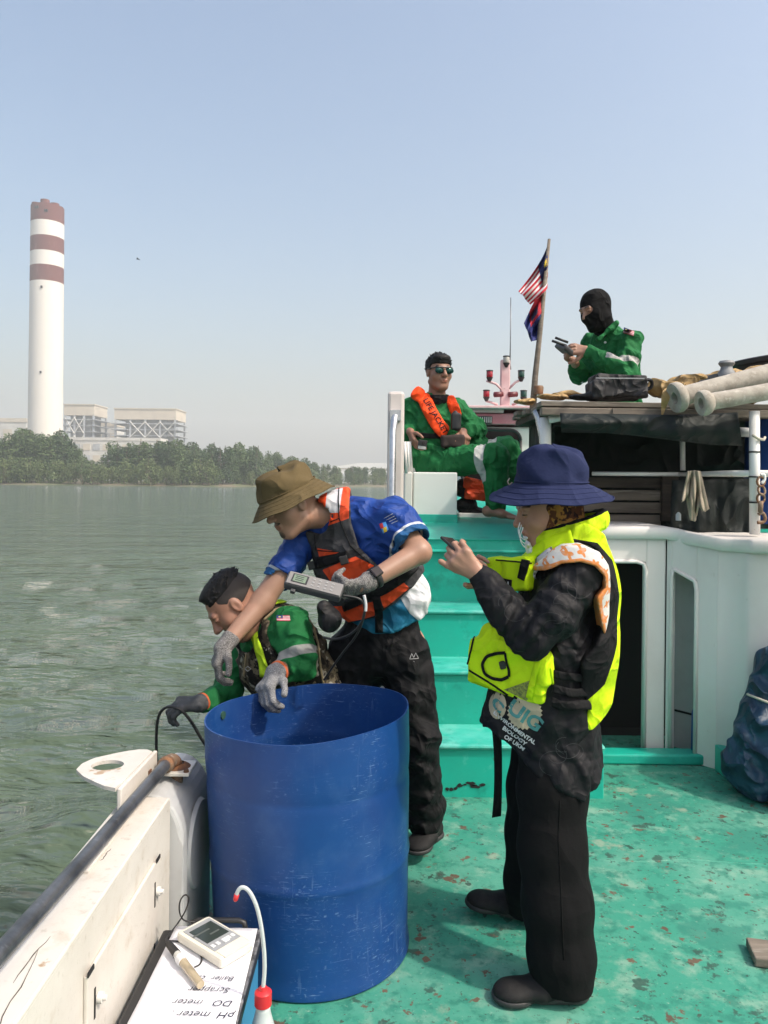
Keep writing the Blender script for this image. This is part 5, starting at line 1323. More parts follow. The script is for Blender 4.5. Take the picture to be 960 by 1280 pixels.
def body_core(S, J, arm=(0.044, 0.038, 0.027), leg=(0.075, 0.052, 0.036), torso=0.098, lat=(0, 1, 0), wide=1.35):
    """trunk and limbs under the clothes"""
    S.chain([J['pelvis'], J['waist'], J['chest']], [torso, torso * 0.92, torso * 1.05], k=0.05, flat=(lat, wide))
    S.cap(J['chest'], J['neck'], torso * 0.7, 0.05, k=0.05); S.cap(J['shL'], J['shR'], 0.048, 0.048, k=0.06)
    for q in 'LR':
        S.chain([J['sh' + q], J['el' + q], J['wr' + q]], arm, k=0.02)
        S.chain([J['hip' + q], J['kn' + q], J['an' + q]], leg, k=0.03)
def shoe(name, heel, toe, up, parent, width=0.045, h=0.075, ankle=None, material=None, sole=True):
    heel, toe, up = Vector(heel), Vector(toe), Vector(up); f = (toe - heel); L = f.length; f.normalize(); up = (up - f * up.dot(f)).normalized(); s = f.cross(up)
    S = Shape(0.02)
    S.cap(heel + f * 0.04 + up * 0.034, heel + f * L * 0.5 + up * 0.028, 0.034, 0.034, flat=(s, 1.12)); S.cap(heel + f * L * 0.5 + up * 0.026, toe - f * 0.045 + up * 0.020, 0.034, 0.021, flat=(s, 1.5))
    S.ell(toe - f * 0.055 + up * 0.020, (0.055, width, 0.024), [list(f), list(s), list(up)])
    if ankle is not None: S.cap(heel + f * 0.05 + up * 0.045, Vector(ankle), 0.036, 0.040)
    S.plane(heel + up * 0.012, -up)
    sculpt(S, 0.005, name, material or M_bootblk, parent)
    if sole:
        S2 = Shape(0.01); S2.cap(heel + f * 0.038 + up * 0.009, heel + f * L * 0.5 + up * 0.009, 0.040, 0.036, flat=(s, 1.05)); S2.ell(toe - f * 0.058 + up * 0.009, (0.062, width + 0.004, 0.03), [list(f), list(s), list(up)]); S2.plane(heel, -up); S2.plane(heel + up * 0.0165, up)
        sculpt(S2, 0.004, 'sole', M_solegrey, parent)

def bucket_hat(name, c, U, Fw, r0, r1, rb, hc, droop, material, parent, seed, wav=0.01, squash=1.15, top=0.92):
    """soft bucket hat: crown and drooping brim, closed cloth of real thickness"""
    Rt, Fd, Ud = frame(Fw, U); c = Vector(c); r = random.Random(seed); ph = [r.random() * 6 for _ in range(6)]
    prof = [(0.0, hc), (r1 * 0.5, hc * 1.0), (r1 * 0.82, hc * 0.975), (r1 * 0.97, hc * 0.91), (r1 * 1.02, hc * 0.80), (r0 * 0.985, hc * 0.5), (r0 * 1.0, hc * 0.22), (r0, 0.012), (r0 + 0.002, 0.002)]
    for k in range(1, 11):
        t = k / 10; prof.append((r0 + 0.002 + (rb - r0) * t, -droop * t ** 1.15 + 0.002))
    n = 72; m = MB(); vs = []
    for i, (rr, z) in enumerate(prof):
        for j in range(n):
            a = 2 * math.pi * j / n
            t = max(0, (rr - r0) / (rb - r0)) if i > 8 else 0
            dz = wav * t * (math.sin(2 * a + ph[0]) + 0.6 * math.sin(3 * a + ph[1]) + 0.25 * math.sin(7 * a + ph[2]))
            if i <= 8: dz += 0.010 * math.sin(2 * a + z * 20 + ph[3]) * (z / hc) + 0.006 * math.sin(5 * a + rr * 60 + ph[4]) * (z / hc)
            dr = (0.006 * math.sin(3 * a + z * 60 + ph[5]) + 0.003 * math.sin(9 * a + z * 110)) if 2 < i < 8 else 0
            vs.append(c + Rt * ((rr + dr) * math.cos(a)) + Fd * ((rr + dr) * squash * math.sin(a)) + Ud * (z + dz))
    k = len(prof); m.add(vs, [(i * n + j, i * n + (j + 1) % n, (i + 1) * n + (j + 1) % n, (i + 1) * n + j) for i in range(k - 1) for j in range(n)])
    h = m.build(name, material, parent, smooth=True, solid=0.0035, sub=1)
    # stitched band round the foot of the crown and rows on the brim
    def ringpts(rr, z, t):
        out = []
        for j in range(n + 1):
            a = 2 * math.pi * j / n; dz = wav * t * (math.sin(2 * a + ph[0]) + 0.6 * math.sin(3 * a + ph[1]) + 0.25 * math.sin(7 * a + ph[2]))
            out.append(c + Rt * (rr * math.cos(a)) + Fd * (rr * squash * math.sin(a)) + Ud * (z + dz))
        return out
    m = MB(); m.tube(ringpts(r0 + 0.0035, 0.010, 0), 0.0022, 5); m.build('hat_seam', material, h, smooth=True)
    for t in (0.25, 0.5, 0.75, 1.0):
        m = MB(); m.tube(ringpts(r0 + 0.002 + (rb - r0) * t, -droop * t ** 1.15 + 0.0043, t), 0.0013 if t < 1 else 0.0026, 5); m.build('brim_stitch', material, h, smooth=True)
    return h
def person(loc, label, group='people on the boat'):
    return thing('person', loc, label, 'person', group)
def tube_on(bv, pts_px, r, name, material, parent, lift=0.6, n=7, cam_o=None):
    """a strap or trim laid on a surface along the seen line"""
    o_ = Vector((0, 0, CAM_H)); out = []
    for (a, b) in pts_px:
        dr = (at(a, b, 3.0) - o_).normalized(); h = bv.ray_cast(o_, dr)
        if h[0] is not None: out.append(h[0] + h[1] * r * lift if h[1].dot(dr) < 0 else h[0] - dr * r * lift)
    if len(out) < 2: return None
    m = MB(); m.tube(out, r, n); return m.build(name, material, parent, smooth=True)
def dense(pts, k=6):
    o = []
    for (a, b), (c, d) in zip(pts, pts[1:]):
        for i in range(k): o.append((a + (c - a) * i / k, b + (d - b) * i / k))
    return o + [pts[-1]]
def ribbon_on(bvs, pts_px, w, name, material, parent, lift=0.002, thick=0.002):
    """a flat strap laid on surfaces along the seen line, width w metres"""
    o_ = Vector((0, 0, CAM_H)); C = []; N = []
    for (a, b) in pts_px:
        dr = (at(a, b, 3.0) - o_).normalized(); best = None
        for bv in bvs:
            h = bv.ray_cast(o_, dr)
            if h[0] is not None and (best is None or h[3] < best[3]): best = h
        if best: C.append(best[0]); N.append(best[1] if best[1].dot(dr) < 0 else -best[1])
    if len(C) < 3: return None
    for _ in range(3): C = [C[0]] + [(C[i - 1] + C[i] * 2 + C[i + 1]) / 4 for i in range(1, len(C) - 1)] + [C[-1]]; N = [N[0]] + [(N[i - 1] + N[i] * 2 + N[i + 1]).normalized() for i in range(1, len(N) - 1)] + [N[-1]]
    m = MB(); g = []
    for i in range(len(C)):
        t = (C[min(i + 1, len(C) - 1)] - C[max(i - 1, 0)]).normalized(); s = N[i].cross(t).normalized()
        for j in (-1, -0.5, 0, 0.5, 1): g.append(C[i] + s * (w / 2 * j) + N[i] * (lift + 0.001 * (1 - j * j)))
    m.grid(g, len(C), 5); return m.build(name, material, parent, smooth=True, solid=thick)
def patch_on(bv, poly, nrm_off, name, material, parent, d=3.0, n=10, uvattr=None):
    """four-cornered cloth badge laid on a surface"""
    o_ = Vector((0, 0, CAM_H)); g = []; uv = []
    for i in range(n):
        for j in range(n):
            u, v = i / (n - 1), j / (n - 1)
            a = [poly[0][q] * (1 - u) * (1 - v) + poly[1][q] * u * (1 - v) + poly[2][q] * u * v + poly[3][q] * (1 - u) * v for q in (0, 1)]
            dr = (at(a[0], a[1], d) - o_).normalized(); h = bv.ray_cast(o_, dr)
            p = h[0] - dr * nrm_off if h[0] is not None else at(a[0], a[1], d)
            g.append(p); uv.append((u, v))
    m = MB(); m.grid(g, n, n); ob = m.build(name, material, parent, smooth=True)
    if uvattr:
        U = np.array([q[0] for q in uv]); W = np.array([q[1] for q in uv])
        for an, fn in uvattr.items():
            q = ob.data.attributes.new(an, 'FLOAT', 'POINT'); q.data.foreach_set('value', fn(U, W).astype(np.float32))
    return ob
M_flagpatch = mat('flag_badge', (0.62, 0.52, 0.52), 0.8, layers=[('pr', (0.45, 0.05, 0.09)), ('pb', (0.02, 0.03, 0.14)), ('py', (0.55, 0.45, 0.15))])
def flag_badge(bv, poly, parent):
    return patch_on(bv, poly, 0.003, 'flag_badge', M_flagpatch, parent, n=24, uvattr={'pr': lambda U, W: np.sin(W * math.pi * 7), 'pb': lambda U, W: np.minimum(0.48 - U, 0.55 - W), 'py': lambda U, W: 0.11 - np.hypot(U - 0.24, W - 0.28)})
# ------------------------------------------------------------------ person in navy bucket hat and lime vest
def make_woman():
    root = person(at(690, 1200, 2.36), 'person in navy bucket hat, lime vest and black clothes reading a phone')
    J = dict(pelvis=at(688, 878, 2.38), waist=at(692, 825, 2.38), chest=at(698, 745, 2.37), neck=at(706, 690, 2.37),
             shL=at(726, 712, 2.225), shR=at(716, 712, 2.52), elL=at(664, 797, 2.165), elR=at(648, 790, 2.56), wrL=at(597, 716, 2.235), wrR=at(604, 722, 2.42),
             hipL=at(694, 895, 2.30), hipR=at(682, 895, 2.46), knL=at(690, 1055, 2.23), knR=at(668, 1010, 2.51), anL=at(704, 1205, 2.175), anR=at(652, 1122, 2.56))
    H = Head(at(683, 640, 2.365), (-0.95, -0.06, -0.22), (-0.2, 0.0, 1), 0.93)
    S = Shape(0.02); body_core(S, J, arm=(0.040, 0.034, 0.024), leg=(0.07, 0.048, 0.033)); S.cap(H.w(0, -0.02, -0.05), J['neck'], 0.050, 0.055, k=0.03); H.build(S, ears=False)
    ph_c = at(570, 683, 2.26)
    hand(S, J['wrL'], at(566, 688, 2.245) - J['wrL'], (-0.15, 0.9, 0.35), 1, [(50, 60, 40), (45, 60, 40), (40, 55, 40), (35, 50, 35)], 0.95, thumb=(0.85, 0.45, 0.1), tcurl=12)
    hand(S, J['wrR'], at(577, 697, 2.36) - J['wrR'], (-0.1, -0.9, 0.35), -1, (45, 60, 40), 0.93)
    for q, hl, to in (('L', at(726, 1236, 2.18), at(632, 1238, 2.165)), ('R', at(664, 1140, 2.57), at(596, 1128, 2.59))):
        S.cap(J['an' + q], hl + (to - hl) * 0.2 + Vector((0, 0, 0.035)), 0.028, 0.018); S.cap(hl + (to - hl) * 0.2 + Vector((0, 0, 0.022)), to + (hl - to) * 0.4 + Vector((0, 0, 0.012)), 0.016, 0.008)
    sculpt(S, 0.0042, 'body', SK_fair, root, attrs=H.paint())
    # trousers
    M_tr = cloth('black_trousers', (0.0055, 0.0055, 0.006), rough=0.9, fold=(5, 0.22, 0.03))
    T = Shape(0.04)
    T.chain([at(690, 850, 2.38), at(690, 915, 2.38)], [0.115, 0.125], flat=((0, 1, 0), 1.22))
    T.chain([at(694, 905, 2.31), at(690, 985, 2.27), at(690, 1060, 2.235), at(697, 1130, 2.205), at(702, 1195, 2.185), at(704, 1228, 2.18)], [0.104, 0.098, 0.093, 0.094, 0.089, 0.082])
    T.chain([at(683, 905, 2.45), at(672, 985, 2.48), at(668, 1040, 2.50), at(662, 1100, 2.54), at(660, 1140, 2.56)], [0.102, 0.095, 0.090, 0.082, 0.074], k=0.03)
    T.plane((0, 0, 0.028), (0, 0, -1)); T.plane(at(690, 865, 2.38), (0, 0, 1))
    sculpt(T, 0.0065, 'trousers', M_tr, root, disp=lambda P: waves(P, 12, 26, 0.010, (1.5, 1.5, 0.22)) + gathers(P, at(704, 1215, 2.18), (0.2, 0, 1), 0.07, 0.004, 95))
    trb = bvh_of(root.children[-1])
    tube_on(trb, dense([(700, 1000), (698, 1050), (701, 1110), (703, 1160), (705, 1200)]), 0.0016, 'side_seam', M_tr, root.children[-1], lift=0.5, n=5)
    shoe('shoe', at(735, 1244, 2.175), at(616, 1248, 2.155), (0, 0, 1), root, 0.047, ankle=at(703, 1208, 2.178))
    shoe('shoe', at(676, 1149, 2.555), at(582, 1128, 2.60), (0, 0, 1), root, 0.047, ankle=at(655, 1118, 2.56))
    # tunic
    M_tu = cloth('black_tunic', (0.0065, 0.0065, 0.0085), rough=0.62, spec=0.24, fold=(7, 0.42, 0.03))
    C = Shape(0.05)
    C.chain([at(708, 690, 2.37), at(700, 730, 2.37), at(692, 800, 2.375), at(686, 880, 2.38), at(689, 945, 2.375), at(690, 990, 2.37)], [0.075, 0.115, 0.124, 0.138, 0.142, 0.150], flat=((0, 1, 0), 1.36))
    C.cap(at(640, 840, 2.36), at(618, 930, 2.37), 0.045, 0.062, k=0.05, flat=((0, 1, 0), 2.0))
    C.cap(J['shL'], J['shR'], 0.060, 0.060, k=0.05)
    C.chain([J['shL'], at(694, 765, 2.17), J['elL'] + Vector((0, 0, 0.0))], [0.070, 0.070, 0.060], k=0.03)
    C.chain([J['elL'], at(628, 757, 2.20), J['wrL'] + Vector((0.012, 0, -0.012))], [0.060, 0.054, 0.040], k=0.02)
    C.chain([J['shR'], J['elR'], J['wrR']], [0.066, 0.050, 0.034], k=0.03)
    hem = xz([(560, 640), (790, 640), (790, 968), (745, 972), (722, 988), (690, 978), (655, 955), (640, 936), (612, 918), (560, 915)], 2.255)
    fnprim(C, lambda P: -poly_sd(hem, P[..., 0], P[..., 2]), 'int', 0.006)
    fl = along(J['elL'], J['wrL'])
    def tdisp(P):
        e = J['elL']; return creases(P, 21, 0.011, 30, (1.2, 1.2, 0.7)) + gathers(P, e + Vector((-0.01, 0, 0.03)), (-1, 0, 0.6), 0.095, 0.0055, 190) + gathers(P, at(697, 755, 2.12), (-0.6, 0, -1), 0.09, 0.004, 130, 2)
    tun = sculpt(C, 0.0052, 'tunic', M_tu, root, disp=tdisp)
    tb_ = bvh_of(tun)
    # faint tone-on-tone swirl print on the sleeve and hem
    M_sw = mat('swirl_print', (0.030, 0.030, 0.034), 0.7)
    r = random.Random(9)
    for cx, cy, n_ in ((715, 745, 3), (690, 775, 3), (640, 760, 2), (700, 945, 3), (715, 930, 2)):
        for _ in range(n_):
            a0 = r.uniform(0, 6.28); rad = r.uniform(9, 17); ex_, ey_ = cx + r.uniform(-12, 12), cy + r.uniform(-12, 12)
            tube_on(tb_, [(ex_ + rad * math.cos(a0 + t * 0.16) * 1.2, ey_ + rad * math.sin(a0 + t * 0.16)) for t in range(24)], 0.0008, 'swirl_line', M_sw, tun, n=4, lift=0.3)
    # tunic lettering
    M_txt = mat('print_white', (0.55, 0.56, 0.57), 0.7); M_teal = mat('print_teal', (0.06, 0.24, 0.23), 0.7); M_sand = mat('print_sand', (0.42, 0.36, 0.25), 0.7)
    ux = (at(660, 935, 2.24) - at(625, 915, 2.24)); uy = Vector((-ux.z * -1, 0, 0)); uy = Vector((-(ux.z), 0, ux.x))
    dirv = Vector((0.12, 1, 0)).normalized()
    burst = []
    for k in range(48):
        a = 2 * math.pi * k / 48; rr = 23.5 if k % 2 else 21; burst.append((656 + rr * math.cos(a) * 0.95, 891 + rr * math.sin(a) * 0.92))
    def flat_patch(poly, name, material, off):
        o_ = Vector((0, 0, CAM_H)); vs = []
        cx = sum(p[0] for p in poly) / len(poly); cy = sum(p[1] for p in poly) / len(poly); rings = 6; n = len(poly)
        for q in range(rings + 1):
            for (a, b) in poly:
                t = q / rings; dr = (at(cx + (a - cx) * t, cy + (b - cy) * t, 2.3) - o_).normalized(); h = tb_.ray_cast(o_, dr)
                vs.append((h[0] - dr * off) if h[0] is not None else at(a, b, 2.3))
        m = MB(); m.add(vs, [(q * n + i, q * n + (i + 1) % n, (q + 1) * n + (i + 1) % n, (q + 1) * n + i) for q in range(rings) for i in range(n)]); return m.build(name, material, tun)
    flat_patch(burst, 'print_burst', M_sand, 0.0015)
    flat_patch([(622 + 11 * math.cos(k * 0.35), 882 + 17 * math.sin(k * 0.35)) for k in range(18)], 'print_burst', M_sand, 0.0015)
    print_text('UIG', at(656, 894, 2.24), ux, uy, 0.060, 'print_letters', M_teal, tun, proj=(tb_, dirv), off=0.0025, bold=0.002)
    print_text('C', at(622, 884, 2.27), ux, uy, 0.042, 'print_letters', M_teal, tun, proj=(tb_, dirv), off=0.0025, bold=0.002)
    for t_, a, b in (('ENVIRONMENTAL', 643, 911), ('BIOLOGY', 643, 920.5), ('OF UKM', 643, 930)):
        print_text(t_, at(a, b, 2.24), ux, uy, 0.0165 if len(t_) > 10 else 0.0175, 'print_letters', M_txt, tun, proj=(tb_, dirv), off=0.002, bold=0.0006)
    # hanging belt end
    m = MB(); m.grid([q for i in range(11) for q in (at(618 + (i - 5) ** 2 * -0.12, 912 + i * 11, 2.33), at(627.5 + (i - 5) ** 2 * -0.05, 910 + i * 11, 2.32))], 11, 2); m.build('belt_end', M_tr, root, smooth=True, solid=0.004)
    # headscarf under the hat
    M_sc = mat('brown_scarf', (0.10, 0.038, 0.018), 0.85, var=[(34, (0.34, 0.17, 0.04), 0.52, 0.56, 2), (27, (0.025, 0.011, 0.010), 0.53, 0.58, 2)], fold=(9, 0.6, 0.03), spec=0.2)
    K = Shape(0.02); H.e(K, (0, -0.03, 0.012), (0.084, 0.096, 0.10)); H.e(K, (0, -0.025, -0.06), (0.078, 0.075, 0.06), 0.03); K.cap(H.w(0, -0.03, -0.07), J['neck'], 0.074, 0.082, k=0.03); H.e(K, (0, 0.035, -0.115), (0.035, 0.035, 0.018), 0.03)
    H.e(K, (0, 0.094, -0.016), (0.050, 0.064, 0.082), 0.010, 'sub')
    sculpt(K, 0.0045, 'headscarf', M_sc, root, disp=lambda P: waves(P, 5, 55, 0.009))
    # white mask pulled under the chin
    M_mask = mat('white_mask', (0.70, 0.72, 0.75), 0.9, bump=(70, 0.6, 0.006))
    K = Shape(0.008)
    for a, b, rx, rz in ((659, 680, 0.007, 0.011), (662, 688, 0.009, 0.012), (657, 672, 0.004, 0.007), (666, 695, 0.009, 0.010)): K.ell(at(a, b, 2.345), (rx, 0.032, rz))
    sculpt(K, 0.0035, 'chin_mask', M_mask, root, disp=lambda P: waves(P, 6, 130, 0.012))
    for a in (0, 1, 2):
        m = MB(); m.tube(smooth_path([at(650 + a * 2, 653 + a * 3, 2.318), at(647 + a, 663 + a * 5, 2.312), at(650 + a * 2, 671 + a * 6, 2.315), at(656 + a, 675 + a * 5, 2.32)]), 0.0016, 5); m.build('mask_loop', M_mask, root, smooth=True)
    bucket_hat('bucket_hat', at(689, 606, 2.365), (0.09, -0.05, 1), (-1, 0, 0.0), 0.099, 0.088, 0.168, 0.112, 0.050, cloth('navy_cotton', (0.020, 0.027, 0.075), rough=0.9, fold=(8, 0.3, 0.02)), root, 2, 0.010, 1.10)
    m = MB(); m.tube(smooth_path([at(637, 598, 2.30), at(634, 602, 2.29), at(636, 607, 2.285), at(640, 603, 2.29)]), 0.0022, 5); m.build('hat_toggle', M_black, root, smooth=True)
    # ---- vest
    LIME = (0.60, 0.86, 0.012); BLK = (0.009, 0.009, 0.010)
    M_ve = cloth('lime_vest', BLK, rough=0.7, layers=[('lime', LIME)])
    M_li = cloth('lime_fabric', LIME, rough=0.65, amt=0.5)
    M_bk = cloth('black_webbing', BLK, rough=0.7)
    W = Shape(0.04)
    W.chain([at(716, 668, 2.37), at(712, 730, 2.37), at(708, 800, 2.37), at(708, 880, 2.375)], [0.110, 0.150, 0.158, 0.150], flat=((0, 1, 0), 1.18))
    vo = xz([(700, 655), (735, 652), (762, 668), (773, 705), (778, 745), (778, 790), (775, 862), (768, 882), (734, 907), (722, 905), (728, 880), (720, 858), (718, 820), (735, 800), (748, 770), (752, 720), (738, 690), (712, 690), (690, 700), (672, 716), (664, 740), (640, 750), (620, 735), (640, 700), (672, 672)], 2.26)
    fnprim(W, lambda P: -poly_sd(vo, P[..., 0], P[..., 2]), 'int', 0.010)
    W.cap(J['shL'] + Vector((0.0, 0.03, -0.005)), J['elL'], 0.078, 0.07, k=0.01, op='sub')
    lime1 = pat([[(690, 650), (760, 655), (785, 700), (790, 880), (735, 915), (715, 910), (722, 872), (750, 850), (768, 800), (771, 745), (765, 700), (745, 678), (710, 672), (690, 688), (660, 720), (625, 760), (600, 740), (640, 690)]], 2.26)
    ves = sculpt(W, 0.006, 'vest', M_ve, root, disp=lambda P: waves(P, 33, 22, 0.010), attrs={'lime': lime1})
    # collar
    K = Shape(0.01); pts = []
    for k in range(17):
        a = math.pi * 2 * k / 16; cx, cy = 710 + 42 * math.cos(a), 661 - 13 * math.cos(a)
        p = at(cx, cy, 2.37); p.y = 2.37 + 0.098 * math.sin(a); pts.append(p)
    K.chain(pts, [0.020] * 17, k=0.004, flat=((0.1, 0, 1), 1.6))
    def up_lime(P): return 0.030 - np.abs(P[:, 2] - (V3(at(710, 661, 2.37))[2] + 0.31 * (P[:, 0] - at(710, 661, 2.37).x)) + 0.006)
    sculpt(K, 0.005, 'collar', M_ve, root, disp=lambda P: waves(P, 35, 40, 0.006), attrs={'lime': up_lime})
    # front pocket, lower pouch
    def slab(p0, p1, h, th, zt=0.0, rnd=0.012):
        f = (p1 - p0); L = f.length; f.normalize(); up = Vector((0, 0, 1)); up = (up - f * up.dot(f)).normalized(); n = f.cross(up)
        K = Shape(0.02); K.box((p0 + p1) / 2, (L / 2 - rnd, th / 2 - rnd * 0.6, h / 2 - rnd), [list(f), list(n), list(up)], rnd=rnd); return K, f, up, n
    K, f, up, n = slab(at(592, 822, 2.40), at(688, 851, 2.205), 0.142, 0.062)
    K.cap(at(612, 790, 2.37), at(640, 815, 2.27), 0.03, 0.03, k=0.03); K.cap(at(682, 822, 2.21), at(683, 850, 2.20), 0.02, 0.02, k=0.02)
    pou = sculpt(K, 0.005, 'front_pouch', M_li, root, disp=lambda P: waves(P, 41, 34, 0.012)); pb_ = bvh_of(pou)
    ribbon_on([pb_], dense([(632, 816), (622, 816), (609, 820), (603, 830), (606, 842), (616, 848), (628, 850), (636, 846)]), 0.009, 'grab_loop', M_bk, pou, lift=0.003)
    ribbon_on([pb_], dense([(632, 816), (634, 828), (637, 838), (637, 846)]), 0.008, 'grab_loop_bar', M_bk, pou, lift=0.003)
    q = at(630, 831, 2.27)
    o_ = Vector((0, 0, CAM_H)); h = pb_.ray_cast(o_, (q - o_).normalized())
    if h[0] is not None:
        m = MB(); m.box(h[0] - Vector((0.014, 0.006, 0.012)), h[0] + Vector((0.013, 0.006, 0.012)), rot=Matrix.Rotation(-0.25, 3, 'Y')); m.build('buckle', M_black, pou, bevel=0.004)
    ribbon_on([pb_], dense([(662, 873), (668, 846), (673, 828), (676, 818)]), 0.020, 'pouch_strap', M_li, pou, lift=0.004)
    M_mesh = mat('mesh_window', (0.28, 0.32, 0.06), 0.8, bump=(200, 0.5, 0.002), var=[(120, (0.10, 0.12, 0.04), 0.45, 0.6)])
    patch_on(pb_, [(630, 862), (664, 850), (660, 874), (658, 876)], 0.003, 'mesh_window', M_mesh, pou, d=2.25)
    for l_ in ([(587, 838), (610, 852), (640, 872), (683, 894)], [(600, 780), (592, 800), (585, 830)], [(688, 835), (691, 856), (688, 890)]): tube_on(pb_, dense(l_), 0.003, 'pouch_piping', M_bk if l_[0][0] < 605 else M_li, pou)
    K, f, up, n = slab(at(617, 717, 2.405), at(668, 717, 2.275), 0.105, 0.065)
    poc = sculpt(K, 0.005, 'chest_pocket', M_li, root, disp=lambda P: waves(P, 43, 40, 0.009)); pk = bvh_of(poc)
    ribbon_on([pk, tb_], dense([(657, 700), (655, 712), (652, 724)]), 0.026, 'pocket_strap', M_bk, poc, lift=0.004)
    tube_on(pk, dense([(620, 700), (645, 702), (664, 704)]), 0.0022, 'pocket_zip', M_bk, poc)
    patch_on(pk, [(625, 722), (640, 725), (639, 741), (624, 740)], 0.0025, 'pocket_logo', M_bk, poc, d=2.3)
    for a_ in (628, 632, 636): tube_on(pk, [(a_, 727), (a_, 733), (a_ - 0.5, 739)], 0.0018, 'logo_stroke', M_txt, poc, lift=1.6, n=5)
    # shoulder strap in lime with grey reflective tape
    ribbon_on([tb_, bvh_of(ves)], dense([(716, 672), (690, 680), (668, 692), (654, 704)]), 0.046, 'shoulder_strap', M_li, ves, lift=0.008, thick=0.006)
    ribbon_on([tb_, bvh_of(ves)], dense([(706, 684), (690, 692), (672, 708), (664, 722)]), 0.036, 'reflective_tape', mat('tape_net', (0.40, 0.40, 0.42), 0.4, var=[(40, (0.10, 0.10, 0.11), 0.54, 0.58, 2)]), ves, lift=0.010, thick=0.003)
    # side straps at the waist
    for yy, w_ in ((848, 0.022), (868, 0.024), (885, 0.026)):
        ribbon_on([tb_], dense([(690, yy - 8), (705, yy - 4), (720, yy - 2), (734, yy - 4)]), w_, 'side_strap', M_bk, ves, lift=0.010, thick=0.006)
    # patterned scarf over the shoulder
    A = Shape(0.03); A.cap(J['shL'] + Vector((0, 0, 0.004)), at(694, 765, 2.17), 0.0755, 0.068); A.cap(J['shL'], J['shR'], 0.07, 0.06, k=0.05); A.chain([at(712, 700, 2.30), at(716, 770, 2.31)], [0.12, 0.13], flat=((0, 1, 0), 1.1), k=0.05)
    so = xz([(694, 690), (706, 682), (725, 680), (745, 688), (757, 705), (763, 730), (763, 770), (757, 800), (752, 790), (746, 762), (742, 745), (752, 733), (750, 718), (738, 706), (720, 701), (700, 704), (675, 716), (673, 712)], 2.2)
    fnprim(A, lambda P: -poly_sd(so, P[..., 0], P[..., 2]), 'int', 0.004); A.plane((0, 2.33, 0), (0, 1, 0))
    OR = (0.62, 0.21, 0.05)
    so2 = np.array(so)
    def border(P):
        e = xz([(675, 716), (700, 704), (720, 701), (738, 706), (750, 718), (752, 733), (742, 745), (746, 762), (752, 790)], 2.2); b = np.full(len(P), 9.0)
        for (a, c), (a2, c2) in zip(e, e[1:]):
            ex_, ez = a2 - a, c2 - c; t = np.clip(((P[:, 0] - a) * ex_ + (P[:, 2] - c) * ez) / (ex_ * ex_ + ez * ez), 0, 1); b = np.minimum(b, np.hypot(P[:, 0] - a - t * ex_, P[:, 2] - c - t * ez))
        return 0.0125 - b
    def flowers(P):
        s_ = 0.037; X = P[:, 0] * 0.9 + 0.35 * P[:, 2]; Z = P[:, 2] * 0.9 - 0.35 * P[:, 0] - 0.6 * P[:, 1]
        r_ = np.floor(Z / s_); u = np.mod(X / s_ + 0.5 * np.mod(r_, 2), 1) - 0.5; v = np.mod(Z / s_, 1) - 0.5
        a = np.arctan2(v, u); return (0.25 + 0.12 * np.cos(4 * a)) - np.hypot(u, v)
    sculpt(A, 0.004, 'patterned_scarf', mat('scarf_print', (0.58, 0.57, 0.55), 0.8, layers=[('flow', OR), ('bord', OR)], bump=(40, 0.25, 0.004), var=[(70, (0.45, 0.44, 0.43), 0.5, 0.65, 3, 0.4)]), root, disp=lambda P: waves(P, 45, 45, 0.007), attrs={'flow': flowers, 'bord': border})
    # phone
    ax_ = (at(578, 691, 2.235) - at(559, 674, 2.27)).normalized(); nr = Vector((0.55, -0.25, 0.75)); nr = (nr - ax_ * nr.dot(ax_)).normalized(); sd = ax_.cross(nr); pc_ = at(576, 689, 2.285)
    rot = Matrix((ax_, sd, nr)).transposed()
    fo = thing('phone', pc_, 'dark smartphone held in front of the navy bucket hat', 'phone')
    m = MB(); m.box(pc_ - Vector((0.066, 0.034, 0.0045)), pc_ + Vector((0.066, 0.034, 0.0045)), rot=rot); m.build('case', M_black, fo, bevel=0.003)
    m = MB(); m.box(pc_ - Vector((0.062, 0.031, 0)) + Vector((0, 0, 0.0047)), pc_ + Vector((0.062, 0.031, 0.0052)), rot=rot, piv=pc_); m.build('screen', M_glass, fo)
make_woman()
